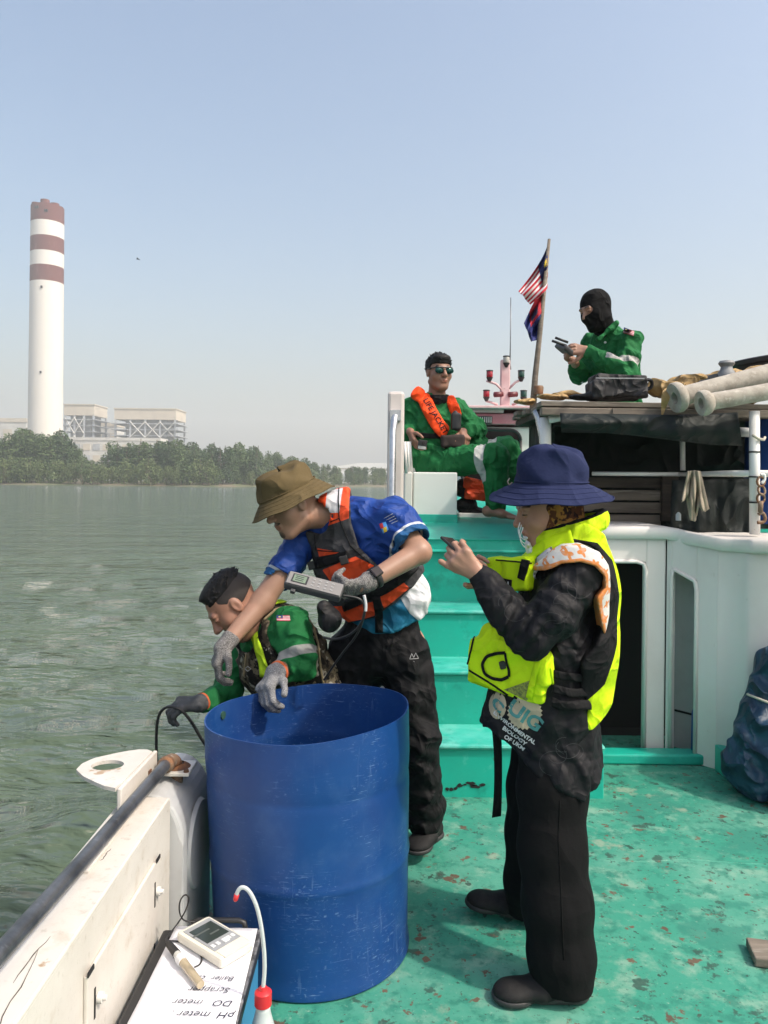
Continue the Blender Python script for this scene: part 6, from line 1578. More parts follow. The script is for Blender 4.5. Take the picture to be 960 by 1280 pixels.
# ------------------------------------------------------------------ person in olive hat, blue shirt and orange life vest
def make_blue():
    root = person(at(480, 1030, 3.02), 'person in olive bucket hat and orange life vest bending over the blue barrel')
    J = dict(pelvis=at(478, 800, 3.04), waist=at(482, 752, 3.02), chest=at(455, 690, 2.98), neck=at(418, 640, 2.95),
             shL=at(492, 650, 2.88), shR=at(384, 668, 3.02), elL=at(524, 690, 2.78), elR=at(328, 752, 2.92), wrL=at(456, 730, 2.655), wrR=at(282, 806, 2.80),
             hipL=at(508, 805, 3.0), hipR=at(442, 805, 3.06), knL=at(525, 915, 2.96), knR=at(445, 920, 3.02), anL=at(531, 1022, 3.02), anR=at(446, 1025, 3.06))
    lat = (J['shL'] - J['shR']).normalized()
    H = Head(at(364, 630, 2.885), (-0.74, -0.52, -0.42), (-0.42, -0.22, 0.90), 1.0)
    S = Shape(0.02); body_core(S, J, arm=(0.047, 0.043, 0.029), lat=lat, wide=1.3); S.cap(H.w(0, -0.03, -0.06), J['neck'], 0.054, 0.062, k=0.03); H.build(S)
    handR = (J['wrR'], at(266, 838, 2.775) - J['wrR'], (0.75, 0.3, -0.35), 1)
    S.cap(handR[0], handR[0] + handR[1].normalized() * 0.05, 0.020, 0.016)
    handL = (J['wrL'], at(418, 740, 2.63) - J['wrL'], (-0.15, 0.75, 0.65), 1)
    S.cap(handL[0], handL[0] + handL[1].normalized() * 0.05, 0.020, 0.016)
    S.cap(J['anL'], at(528, 1045, 3.0), 0.03, 0.02); S.cap(J['anR'], at(440, 1045, 3.05), 0.03, 0.02)
    def beard(P):
        l = H.loc(P); return np.where(l[:, 1] > 0.045, np.maximum(1 - ((l[:, 0] / 0.024) ** 2 + ((l[:, 2] + 0.088) / 0.014) ** 2), 1 - ((l[:, 0] / 0.026) ** 2 + ((l[:, 2] + 0.041) / 0.006) ** 2)), -1) * 0.01
    pa_ = H.paint(); b0 = pa_['brow']; pa_['brow'] = lambda P: np.maximum(b0(P), beard(P))
    sculpt(S, 0.0045, 'body', SK_mid, root, attrs=pa_)
    # trousers
    T = Shape(0.04)
    T.cap(at(478, 770, 3.03), at(478, 815, 3.03), 0.115, 0.118, flat=(lat, 1.32))
    T.chain([at(506, 815, 3.0), at(514, 870, 2.98), at(521, 920, 2.965), at(527, 975, 2.99), at(531, 1012, 3.01), at(531, 1028, 3.01)], [0.105, 0.090, 0.084, 0.072, 0.074, 0.068])
    T.chain([at(442, 815, 3.05), at(443, 870, 3.04), at(445, 930, 3.03), at(446, 1020, 3.06)], [0.105, 0.092, 0.080, 0.070])
    T.plane(at(478, 772, 3.03), (0, 0, 1))
    M_tr = cloth('dark_trousers', (0.007, 0.007, 0.008), rough=0.7, spec=0.2)
    tr = sculpt(T, 0.006, 'trousers', M_tr, root, disp=lambda P: creases(P, 51, 0.014, 26, (1, 1, 0.9)) + gathers(P, at(528, 930, 2.93), (0.5, 0, 1), 0.14, 0.006, 85) + gathers(P, at(530, 1005, 2.96), (0.1, 0, 1), 0.10, 0.006, 95, 3))
    tb_ = bvh_of(tr); M_pr = mat('trouser_print', (0.42, 0.42, 0.43), 0.6)
    for l_ in ([(512, 824), (514.5, 817), (517, 822), (519.5, 816), (523, 823)], [(512, 824), (523, 823)], [(517, 826.5), (517.6, 827.5)]): tube_on(tb_, dense(l_, 4), 0.0013, 'trouser_logo', M_pr, tr, n=4)
    shoe('shoe', at(548, 1040, 3.08), at(514, 1069, 2.90), (0, 0, 1), root, 0.048, ankle=at(531, 1018, 3.02))
    shoe('shoe', at(452, 1040, 3.12), at(428, 1066, 2.92), (0, 0, 1), root, 0.048, ankle=at(446, 1020, 3.06))
    # shirt
    BLUE = (0.010, 0.050, 0.26); TEAL = (0.010, 0.15, 0.24); WHT = (0.66, 0.67, 0.68)
    C = Shape(0.04)
    C.chain([at(481, 790, 3.03), at(484, 752, 3.02), at(458, 692, 2.98), at(440, 655, 2.96)], [0.128, 0.124, 0.128, 0.105], flat=(lat, 1.30), k=0.05)
    C.cap(J['shL'], J['shR'], 0.074, 0.062, k=0.06); C.cap(at(440, 655, 2.96), J['neck'], 0.08, 0.062, k=0.03)
    sl = J['shL'] + (J['elL'] - J['shL']) * 0.80; sr = J['shR'] + (J['elR'] - J['shR']) * 0.72
    C.chain([J['shL'], sl + (J['elL'] - J['shL']).normalized() * 0.06], [0.088, 0.078], k=0.05); C.chain([J['shR'], sr + (J['elR'] - J['shR']).normalized() * 0.06], [0.068, 0.062], k=0.04)
    uL = (J['elL'] - J['shL']).normalized(); uR = (J['elR'] - J['shR']).normalized()
    fL, fR = along(J['shL'], J['elL']), along(J['shR'], J['elR'])
    cL = sl - J['shL']
    def sleeve_cut(P):
        pl = (P - V3(sl)) @ V3(uL); pr_ = (P - V3(sr)) @ V3(uR)
        dl = np.sqrt(((P - V3(sl)) ** 2).sum(-1)); dr_ = np.sqrt(((P - V3(sr)) ** 2).sum(-1))
        return np.maximum(np.where(dl < 0.14, pl, -1), np.where(dr_ < 0.14, pr_, -1))
    fnprim(C, sleeve_cut, 'int')
    hemp = xz([(380, 560), (600, 560), (600, 760), (540, 768), (520, 778), (490, 790), (460, 790), (440, 780), (300, 760), (300, 560)], 2.93)
    fnprim(C, lambda P: -poly_sd(hemp, P[..., 0], P[..., 2]), 'int', 0.004)
    # open cuffs
    C.cap(sl - uL * 0.03, sl + uL * 0.05, 0.060, 0.062, k=0.003, op='sub'); C.cap(sr - uR * 0.03, sr + uR * 0.05, 0.052, 0.054, k=0.003, op='sub')
    def cuff_t(P):
        a, b = (P - V3(sl)) @ V3(uL), (P - V3(sr)) @ V3(uR); dl = np.sqrt(((P - V3(sl)) ** 2).sum(1)); dr_ = np.sqrt(((P - V3(sr)) ** 2).sum(1))
        return np.maximum(np.where(dl < 0.12, a + 0.040, -1), np.where(dr_ < 0.12, a * 0 + b + 0.042, -1))
    def cuff_w(P):
        a, b = (P - V3(sl)) @ V3(uL), (P - V3(sr)) @ V3(uR); dl = np.sqrt(((P - V3(sl)) ** 2).sum(1)); dr_ = np.sqrt(((P - V3(sr)) ** 2).sum(1))
        return np.maximum(np.where(dl < 0.12, 0.005 - np.abs(a + 0.038), -1), np.where(dr_ < 0.12, 0.005 - np.abs(b + 0.036), -1))
    lowteal = pat([[(380, 775), (470, 758), (500, 745), (520, 720), (560, 700), (560, 830), (380, 830)]], 2.93)
    white = pat([[(500, 745), (520, 726), (532, 712), (560, 712), (560, 790), (524, 776), (512, 765)]], 2.93)
    M_sh = cloth('blue_shirt', BLUE, rough=0.6, layers=[('teal', TEAL), ('cufft', (0.010, 0.09, 0.22)), ('white', WHT), ('cuffw', WHT)], spec=0.3)
    sh = sculpt(C, 0.005, 'shirt', M_sh, root, disp=lambda P: creases(P, 61, 0.012, 30) + gathers(P, at(500, 668, 2.80), (0.3, 0, 1), 0.09, 0.004, 90), attrs={'teal': lowteal, 'white': white, 'cufft': cuff_t, 'cuffw': cuff_w})
    sb = bvh_of(sh)
    M_y, M_r, M_b2, M_w2 = mat('badge_yellow', (0.6, 0.42, 0.03), 0.7), mat('badge_red', (0.5, 0.03, 0.03), 0.7), mat('badge_blue', (0.05, 0.25, 0.6), 0.7), mat('badge_white', (0.5, 0.52, 0.56), 0.7)
    patch_on(sb, [(474, 655), (482, 652), (486, 662), (479, 667)], 0.0022, 'shirt_badge', M_b2, sh, d=2.8); patch_on(sb, [(474, 655), (478, 653.5), (480, 660), (476, 661)], 0.0032, 'badge_field', M_r, sh, d=2.8)
    patch_on(sb, [(478.5, 660), (483, 658), (484, 664), (480, 666)], 0.0032, 'badge_field', M_y, sh, d=2.8)
    for k in range(4): tube_on(sb, dense([(480 + k * 3, 648 + k * 2.2), (491 + k * 2, 642 + k * 3)], 5), 0.0009, 'badge_lettering', M_w2, sh, n=4)
    # vest
    OR = (0.95, 0.095, 0.025); GR = (0.048, 0.048, 0.052); BK = (0.010, 0.010, 0.011)
    V = Shape(0.04)
    V.chain([at(478, 757, 3.02), at(470, 730, 3.0), at(452, 690, 2.97), at(432, 648, 2.955)], [0.150, 0.152, 0.150, 0.112], flat=(lat, 1.30), k=0.05)
    V.cap(J['shL'] + (J['shR'] - J['shL']) * 0.22, J['shR'] + (J['shL'] - J['shR']) * 0.12, 0.080, 0.074, k=0.05)
    V.cap(at(405, 634, 2.90), at(445, 628, 2.97), 0.045, 0.05, k=0.04)
    vp = xz([(336, 690), (345, 664), (372, 652), (392, 606), (405, 598), (434, 597), (438, 625), (440, 652), (450, 684), (472, 704), (500, 706), (530, 690), (532, 716), (498, 748), (470, 772), (436, 781), (412, 768), (396, 735), (368, 712), (345, 700)], 2.90)
    fnprim(V, lambda P: -poly_sd(vp, P[..., 0], P[..., 2]), 'int', 0.012)
    V.cap(J['shL'] + Vector((0.02, -0.03, 0.0)), J['elL'], 0.092, 0.09, k=0.012, op='sub'); V.cap(J['shR'], J['elR'], 0.075, 0.07, k=0.012, op='sub')
    V.cap(H.w(0, -0.03, -0.06), J['neck'] + Vector((0.01, -0.02, -0.01)), 0.062, 0.068, k=0.01, op='sub')
    D = 2.83
    orange = pat([[(388, 600), (436, 594), (436, 648), (400, 661), (386, 640)], [(340, 664), (372, 660), (372, 669), (340, 673)], [(362, 702), (384, 690), (391, 708), (375, 712)], [(394, 687), (425, 690), (398, 702)], [(401, 715), (443, 694), (468, 706), (442, 732), (412, 730)], [(474, 745), (499, 722), (512, 736), (480, 762)], [(408, 766), (470, 752), (468, 772), (434, 784), (410, 775)], [(518, 690), (530, 690), (530, 704)], [(392, 598), (425, 594), (430, 603), (400, 610)]], D)
    tapew = pat([[(407, 614), (427, 610), (424, 641), (406, 642)]], D)
    blackp = pat([[(366, 706), (455, 683), (458, 691), (370, 717)], [(372, 662), (392, 700), (384, 706), (368, 668)], [(440, 742), (520, 700), (524, 712), (445, 756)]], D)
    M_v = cloth('life_vest', GR, rough=0.7, layers=[('orange', OR), ('blk', BK), ('tape', (0.62, 0.62, 0.66))])
    ve = sculpt(V, 0.005, 'life_vest', M_v, root, disp=lambda P: creases(P, 71, 0.008, 24), attrs={'orange': orange, 'blk': blackp, 'tape': tapew})
    vb = bvh_of(ve); M_web = cloth('vest_webbing', BK, rough=0.6)
    ribbon_on([vb], dense([(366, 712), (390, 708), (420, 699), (455, 686), (475, 676)]), 0.030, 'chest_strap', M_web, ve, lift=0.004, thick=0.004)
    ribbon_on([vb], dense([(372, 664), (382, 686), (392, 706)]), 0.024, 'front_strap', M_web, ve, lift=0.006, thick=0.004)
    ribbon_on([vb, sb], dense([(430, 760), (455, 748), (480, 738), (505, 722), (520, 706)]), 0.030, 'waist_strap', M_web, ve, lift=0.005, thick=0.004)
    ribbon_on([sb, vb], dense([(470, 745), (474, 765), (474, 790)]), 0.030, 'leg_strap', M_web, ve, lift=0.006, thick=0.004)
    for a, b, w_ in ((392, 706, 0.022), (430, 700, 0.016)):
        o_ = Vector((0, 0, CAM_H)); dr = (at(a, b, 2.8) - o_).normalized(); h = vb.ray_cast(o_, dr)
        if h[0] is not None: m = MB(); m.box(h[0] - Vector((w_, 0.012, 0.016)), h[0] + Vector((w_, 0.004, 0.016)), rot=Matrix.Rotation(-0.3, 3, 'Y')); m.build('buckle', M_black, ve, bevel=0.004)
    for l_ in ([(397, 606), (391, 625), (392, 660), (395, 687)], [(424, 603), (423, 625), (424, 648), (438, 682), (462, 704)], [(345, 672), (372, 668)], [(392, 661), (424, 648)], [(396, 688), (425, 690)]):
        tube_on(vb, dense(l_), 0.0022, 'vest_piping', M_web, ve)
    # hat
    M_ol = cloth('olive_cotton', (0.115, 0.085, 0.042), rough=0.95, fold=(8, 0.35, 0.02))
    bucket_hat('bucket_hat', H.w(0, -0.008, 0.046), H.U + H.R * 0.08, H.F, 0.103, 0.088, 0.152, 0.088, 0.048, M_ol, root, 11, 0.008, 1.10)
    # sunglasses just under the brim
    m = MB(); 
    for q in (-1, 1): m.tube([H.w(q * 0.012, 0.094, 0.016), H.w(q * 0.034, 0.091, 0.014), H.w(q * 0.054, 0.080, 0.014)], [0.010, 0.014, 0.010], 10)
    for q in (-1, 1): m.tube([H.w(q * 0.054, 0.080, 0.018), H.w(q * 0.078, 0.02, 0.020), H.w(q * 0.080, -0.01, 0.018)], 0.003, 6)
    m.build('sunglasses', M_black, root, smooth=True)
    # gloves and watch
    G = Shape(0.012); hand(G, *handR, (35, 45, 30), 0.98, fat=1.25); G.cap(J['wrR'] - (J['elR'] - J['wrR']).normalized() * 0.02, J['wrR'] + (J['elR'] - J['wrR']).normalized() * 0.028, 0.031, 0.034, k=0.01)
    sculpt(G, 0.0036, 'glove', M_glove, root, disp=lambda P: waves(P, 81, 110, 0.004))
    G = Shape(0.012); hand(G, *handL, (60, 60, 35), 0.98, fat=1.25, thumb=(0.8, 0.3, 0.4)); G.cap(J['wrL'], J['wrL'] + (J['elL'] - J['wrL']).normalized() * 0.02, 0.032, 0.035, k=0.01)
    sculpt(G, 0.0036, 'glove', M_glove, root, disp=lambda P: waves(P, 82, 110, 0.004) + gathers(P, at(437, 737, 2.63), (1, 0, -0.3), 0.06, 0.0016, 330))
    wd = (J['elL'] - J['wrL']).normalized(); wc = J['wrL'] + wd * 0.045
    m = MB(); m.lathe(wc, [(0.034, -0.011), (0.0385, -0.009), (0.0385, 0.009), (0.034, 0.011)], 24, axis=wd); wt = m.build('wristwatch', M_black, root, smooth=True)
    nn = Vector((0.05, -0.8, 0.6)); nn = (nn - wd * nn.dot(wd)).normalized()
    m = MB(); m.box(wc + nn * 0.040 - Vector((0.019, 0.019, 0.006)), wc + nn * 0.040 + Vector((0.019, 0.019, 0.006)), rot=Matrix((wd, nn.cross(wd), nn)).transposed()); m.build('watch_case', M_glass, wt, bevel=0.005)
    # handheld meter
    a, b = at(358, 723, 2.60), at(428, 741, 2.585); ax_ = (b - a).normalized(); nr = Vector((0.12, -0.62, 0.75)); nr = (nr - ax_ * nr.dot(ax_)).normalized(); sd = nr.cross(ax_); L = (b - a).length
    c = (a + b) / 2; rot = Matrix((ax_, sd, nr)).transposed()
    mo = thing('handheld_meter', c, 'grey handheld meter with green screen gripped over the blue barrel', 'meter')
    def mbx(x0, x1, y0, y1, z0, z1, name, mt_, bev=0.0, par=None):
        m = MB(); m.box((x0, y0, z0), (x1, y1, z1)); m.v = [tuple(rot @ Vector(v) + c) for v in m.v]; return m.build(name, mt_, par or mo, bevel=bev)
    M_mg = mat('meter_grey', (0.060, 0.060, 0.062), 0.5); M_mf = mat('meter_face', (0.20, 0.19, 0.185), 0.45); M_key = mat('meter_key', (0.30, 0.30, 0.30), 0.5)
    mbx(-L / 2, L / 2, -0.031, 0.031, -0.022, 0.010, 'casing', M_mg, 0.007)
    mbx(-L * 0.47, L * 0.48, -0.027, 0.027, 0.0102, 0.0125, 'face_plate', M_mf, 0.001)
    mbx(-L * 0.40, -L * 0.12, -0.018, 0.020, 0.0127, 0.0135, 'screen_bezel', M_black)
    sc = mbx(-L * 0.375, -L * 0.15, -0.014, 0.016, 0.0136, 0.0142, 'screen', mat('lcd_green', (0.16, 0.21, 0.15), 0.2))
    for k in range(3):
        mbx(-L * 0.34, -L * 0.20, -0.008 + k * 0.008, -0.005 + k * 0.008, 0.01425, 0.0145, 'digit_row', M_lcd, par=sc)
    for i in range(4):
        for j in range(3): mbx(-L * 0.05 + i * 0.022, -L * 0.05 + i * 0.022 + 0.009, -0.016 + j * 0.014, -0.011 + j * 0.014, 0.0127, 0.0142, 'key', M_key, 0.001)
    mbx(-L * 0.36, -L * 0.28, -0.045, -0.0312, -0.018, -0.004, 'foot', M_mg, 0.002)
    m = MB(); m.tube(smooth_path([b + Vector((0, 0.01, -0.01)), at(452, 748, 2.60), at(457, 762, 2.60), at(453, 778, 2.61), at(440, 793, 2.63), at(420, 800, 2.66), at(405, 797, 2.70)]), 0.0045, 8); m.tube(smooth_path([at(457, 758, 2.60), at(450, 790, 2.62), at(425, 820, 2.66), at(405, 850, 2.70)]), 0.004, 8); m.build('cable', M_black, mo, smooth=True)
    m = MB(); m.tube(smooth_path([at(455, 744, 2.598), at(457.5, 755, 2.598), at(457, 764, 2.599)]), 0.0052, 8); m.build('cable_sleeve', M_btn, mo, smooth=True)
    # black pouch at the belt
    K = Shape(0.02); K.ell(at(412, 775, 2.84), (0.045, 0.04, 0.05)); K.ell(at(405, 760, 2.84), (0.03, 0.03, 0.03)); sculpt(K, 0.006, 'belt_pouch', M_bag, root, disp=lambda P: waves(P, 83, 40, 0.008))
make_blue()

# ------------------------------------------------------------------ person in camouflage vest, kneeling by the rail
GREEN = (0.012, 0.135, 0.040)
def cover_mat(name, layers=()): return cloth(name, GREEN, rough=0.75, layers=layers, spec=0.2)
def camo_mat(name):
    return mat(name, (0.045, 0.036, 0.026), 0.85, var=[(16, (0.14, 0.115, 0.075), 0.50, 0.54, 3), (19, (0.30, 0.28, 0.23), 0.57, 0.60, 3), (23, (0.010, 0.009, 0.008), 0.52, 0.55, 3)], bump=(30, 0.3, 0.008), spec=0.2)
def make_camo():
    root = person(at(380, 1010, 3.05), 'person in camouflage vest kneeling behind the blue barrel holding a cable')
    J = dict(pelvis=at(400, 905, 3.12), waist=at(378, 860, 3.08), chest=at(350, 818, 3.02), neck=at(330, 786, 2.985),
             shL=at(362, 784, 2.90), shR=at(308, 806, 3.10), elL=at(374, 828, 2.84), elR=at(284, 866, 3.06), wrL=at(345, 841, 2.725), wrR=at(250, 879, 2.92),
             hipL=at(412, 915, 3.06), hipR=at(385, 915, 3.2), knL=Vector((-0.36, 2.92, 0.08)), knR=Vector((-0.44, 3.05, 0.08)), anL=Vector((-0.05, 3.12, 0.07)), anR=Vector((-0.10, 3.28, 0.07)))
    lat = (J['shL'] - J['shR']).normalized()
    H = Head(at(291, 757, 2.93), (-0.60, -0.32, -0.74), (-0.72, -0.15, 0.66), 1.03)
    S = Shape(0.02); body_core(S, J, lat=lat, wide=1.3); S.cap(H.w(0, -0.03, -0.06), J['neck'], 0.062, 0.07, k=0.03); H.build(S); H.e(S, (0, 0.03, -0.095), (0.05, 0.05, 0.028), 0.03)
    hL = (J['wrL'], at(330, 860, 2.66) - J['wrL'], (0.2, -0.35, -0.9), 1); hR = (J['wrR'], at(222, 881, 2.905) - J['wrR'], (0.15, 0.35, -0.9), -1)
    S.cap(hL[0], hL[0] + hL[1].normalized() * 0.05, 0.020, 0.016); S.cap(hR[0], hR[0] + hR[1].normalized() * 0.05, 0.020, 0.016)
    S.cap(J['anL'], J['anL'] + Vector((0.14, 0.03, -0.02)), 0.03, 0.02); S.cap(J['anR'], J['anR'] + Vector((0.14, 0.03, -0.02)), 0.03, 0.02)
    def stubble(P):
        l = H.loc(P); return np.where((l[:, 1] > 0.04), np.maximum(1 - ((l[:, 0] / 0.028) ** 2 + ((l[:, 2] + 0.084) / 0.016) ** 2), 1 - ((l[:, 0] / 0.028) ** 2 + ((l[:, 2] + 0.040) / 0.007) ** 2)), -1) * 0.01
    pa_ = H.paint(); b0 = pa_['brow']; pa_['brow'] = lambda P: np.maximum(b0(P), stubble(P))
    sculpt(S, 0.0042, 'body', SK_tan, root, attrs=pa_)
    # hair: longer on top, faded sides
    K = Shape(0.01); H.e(K, (0, -0.014, 0.034), (0.0765, 0.097, 0.088)); H.e(K, (0, 0.026, 0.098), (0.044, 0.044, 0.020), 0.02); H.e(K, (0, -0.03, 0.100), (0.050, 0.066, 0.022), 0.02)
    fnprim(K, lambda P: -(lambda l: np.minimum(np.minimum(l[..., 2] - 0.062, 0.062 - l[..., 1] + 0.5 * (l[..., 2] - 0.09)), 1))(H.loc(P)), 'int', 0.006)
    tufts(K, H, 300, 5, lambda y: 0.070, 0.013, (0, -1.0, -0.1), front=0.060)
    sculpt(K, 0.0036, 'hair', M_hair, root)
    K = Shape(0.01); H.e(K, (0, -0.018, 0.030), (0.0762, 0.0962, 0.0865))
    fnprim(K, lambda P: -(lambda l: np.minimum(np.minimum(l[..., 2] + 0.020 + 0.25 * l[..., 1], 0.052 - l[..., 1] + 0.6 * (l[..., 2] - 0.05)), 0.10 - l[..., 2]))(H.loc(P)), 'int', 0.004)
    sculpt(K, 0.004, 'faded_sides', mat('short_hair', (0.022, 0.016, 0.014), 0.7, bump=(260, 0.6, 0.002)), root)
    # coverall
    C = Shape(0.04)
    C.chain([J['pelvis'], J['waist'], J['chest'], at(340, 796, 3.0)], [0.135, 0.128, 0.128, 0.10], flat=(lat, 1.3), k=0.05); C.cap(J['shL'], J['shR'], 0.070, 0.066, k=0.05)
    C.chain([J['shL'], J['elL'], J['wrL'] + (J['elL'] - J['wrL']).normalized() * 0.035], [0.076, 0.066, 0.047], k=0.03); C.chain([J['shR'], J['elR'], J['wrR'] + (J['elR'] - J['wrR']).normalized() * 0.03], [0.072, 0.058, 0.043], k=0.03)
    for q in 'LR': C.chain([J['hip' + q], J['kn' + q], J['an' + q]], [0.105, 0.08, 0.065], k=0.04)
    wL = J['wrL'] + (J['elL'] - J['wrL']).normalized() * 0.035; uL = (J['wrL'] - J['elL']).normalized()
    fnprim(C, lambda P: np.where(((P - V3(wL)) ** 2).sum(-1) < 0.005, (P - V3(wL)) @ V3(uL), -1), 'int')
    ta = along(J['shL'], J['elL'])
    ec = V3(J['elL'] + (J['shL'] - J['elL']) * 0.18); ud = V3((J['elL'] - J['shL']).normalized())
    silver = lambda P: np.where(((P - ec) ** 2).sum(1) < 0.02, 0.019 - np.abs((P - ec) @ ud), -1)
    cv = sculpt(C, 0.0052, 'coverall', cover_mat('green_coverall_camo', [('tape', (0.27, 0.27, 0.265))]), root, disp=lambda P: creases(P, 95, 0.014, 30) + gathers(P, J['elL'] + Vector((0, -0.04, 0)), (0.2, 0, 1), 0.09, 0.006, 90) + gathers(P, J['elR'], (1, 0, 0.4), 0.09, 0.006, 90), attrs={'tape': silver})
    cb = bvh_of(cv); flag_badge(cb, [(345.5, 769), (362, 769), (363, 776), (346, 776)], cv)
    # vest
    V = Shape(0.04); V.chain([at(392, 885, 3.10), J['waist'], J['chest'], at(342, 796, 3.0)], [0.155, 0.150, 0.150, 0.118], flat=(lat, 1.28), k=0.05); V.cap(J['shL'] + (J['shR'] - J['shL']) * 0.25, J['shR'] + (J['shL'] - J['shR']) * 0.15, 0.082, 0.078, k=0.05)
    V.cap(at(345, 765, 3.0), at(372, 772, 3.06), 0.035, 0.045, k=0.03)
    V.cap(J['shL'] + Vector((0.01, -0.03, 0)), J['elL'] + Vector((0.02, -0.03, 0)), 0.086, 0.085, k=0.01, op='sub'); V.cap(J['shR'], J['elR'], 0.08, 0.075, k=0.01, op='sub'); V.cap(H.w(0, -0.03, -0.06), J['neck'] + Vector((-0.02, -0.02, -0.02)), 0.066, 0.075, k=0.01, op='sub')
    ve = sculpt(V, 0.0055, 'camouflage_vest', camo_mat('camouflage'), root, disp=lambda P: creases(P, 97, 0.012, 30)); vb = bvh_of(ve)
    M_li = cloth('lime_trim', (0.50, 0.74, 0.03), rough=0.7); M_tan = cloth('tan_binding', (0.30, 0.24, 0.14), rough=0.8)
    ribbon_on([vb, cb], dense([(312, 778), (318, 792), (324, 812), (330, 832), (331, 846)]), 0.036, 'lime_stripe', M_li, ve, lift=0.004, thick=0.004)
    ribbon_on([vb, cb], dense([(338, 757), (350, 753), (364, 753), (378, 758)]), 0.026, 'lime_collar', M_li, ve, lift=0.006, thick=0.005)
    tube_on(vb, dense([(330, 775), (345, 762), (362, 758), (378, 765), (390, 780), (397, 805), (400, 835), (404, 855)]), 0.0045, 'vest_binding', M_tan, ve)
    tube_on(vb, dense([(312, 786), (308, 815), (305, 845)], 8), 0.003, 'vest_zip', M_tan, ve)
    for a, b in ((308, 801), (310, 836), (296, 800)): tube_on(vb, [(a - 4, b), (a, b + 3), (a + 4, b), (a, b - 3), (a - 4, b)], 0.0018, 'vest_ring', M_silver, ve)
    # gloves
    G = Shape(0.012); hand(G, *hL, (48, 50, 30), 1.05, fat=1.28); G.cap(J['wrL'] + uL * 0.01, J['wrL'] - uL * 0.012, 0.034, 0.036, k=0.012)
    sculpt(G, 0.0036, 'glove', M_glovelight, root, disp=lambda P: waves(P, 84, 110, 0.004))
    m = MB(); m.lathe(J['wrL'] - uL * 0.016, [(0.033, -0.006), (0.039, -0.005), (0.039, 0.005), (0.033, 0.006)], 22, axis=uL); m.build('glove_cuff', mat('orange_cuff', (0.55, 0.12, 0.04), 0.9, bump=(200, 0.4, 0.002)), root, smooth=True)
    G = Shape(0.012); hand(G, *hR, (40, 55, 30), 1.02, fat=1.15); uR = (J['wrR'] - J['elR']).normalized(); G.cap(J['wrR'] + uR * 0.01, J['wrR'] - uR * 0.012, 0.032, 0.034, k=0.012)
    sculpt(G, 0.0038, 'glove', M_glovedark, root, disp=lambda P: waves(P, 85, 110, 0.003))
    m = MB(); m.lathe(J['wrR'] - uR * 0.014, [(0.031, -0.005), (0.036, -0.004), (0.036, 0.004), (0.031, 0.005)], 22, axis=uR); m.build('glove_cuff', bpy.data.materials['orange_cuff'], root, smooth=True)
    for q in 'LR':
        a = J['an' + q]; shoe('shoe', a + Vector((0.02, 0, 0.06)), a + Vector((0.20, 0.03, -0.055)), (0.5, 0, 1), root, 0.045, sole=False)
    # cable lowered into the water
    cbp = [at(197, 1015, 2.93), at(196, 960, 2.92), at(195, 915, 2.91), at(198, 893, 2.90), at(206, 884, 2.885), at(216, 883, 2.87), at(228, 888, 2.87), at(240, 903, 2.88), at(254, 928, 2.90), at(275, 955, 2.95)]
    cbp = [Vector((cbp[0].x, 2.95, -0.9)), Vector((cbp[0].x, 2.94, -0.3))] + cbp
    m = MB(); m.tube(smooth_path(cbp), 0.0058, 8); o = m.build('probe_cable', M_black, smooth=True); tag(o, 'black probe cable running from the dark glove down to the water', 'cable')
make_camo()
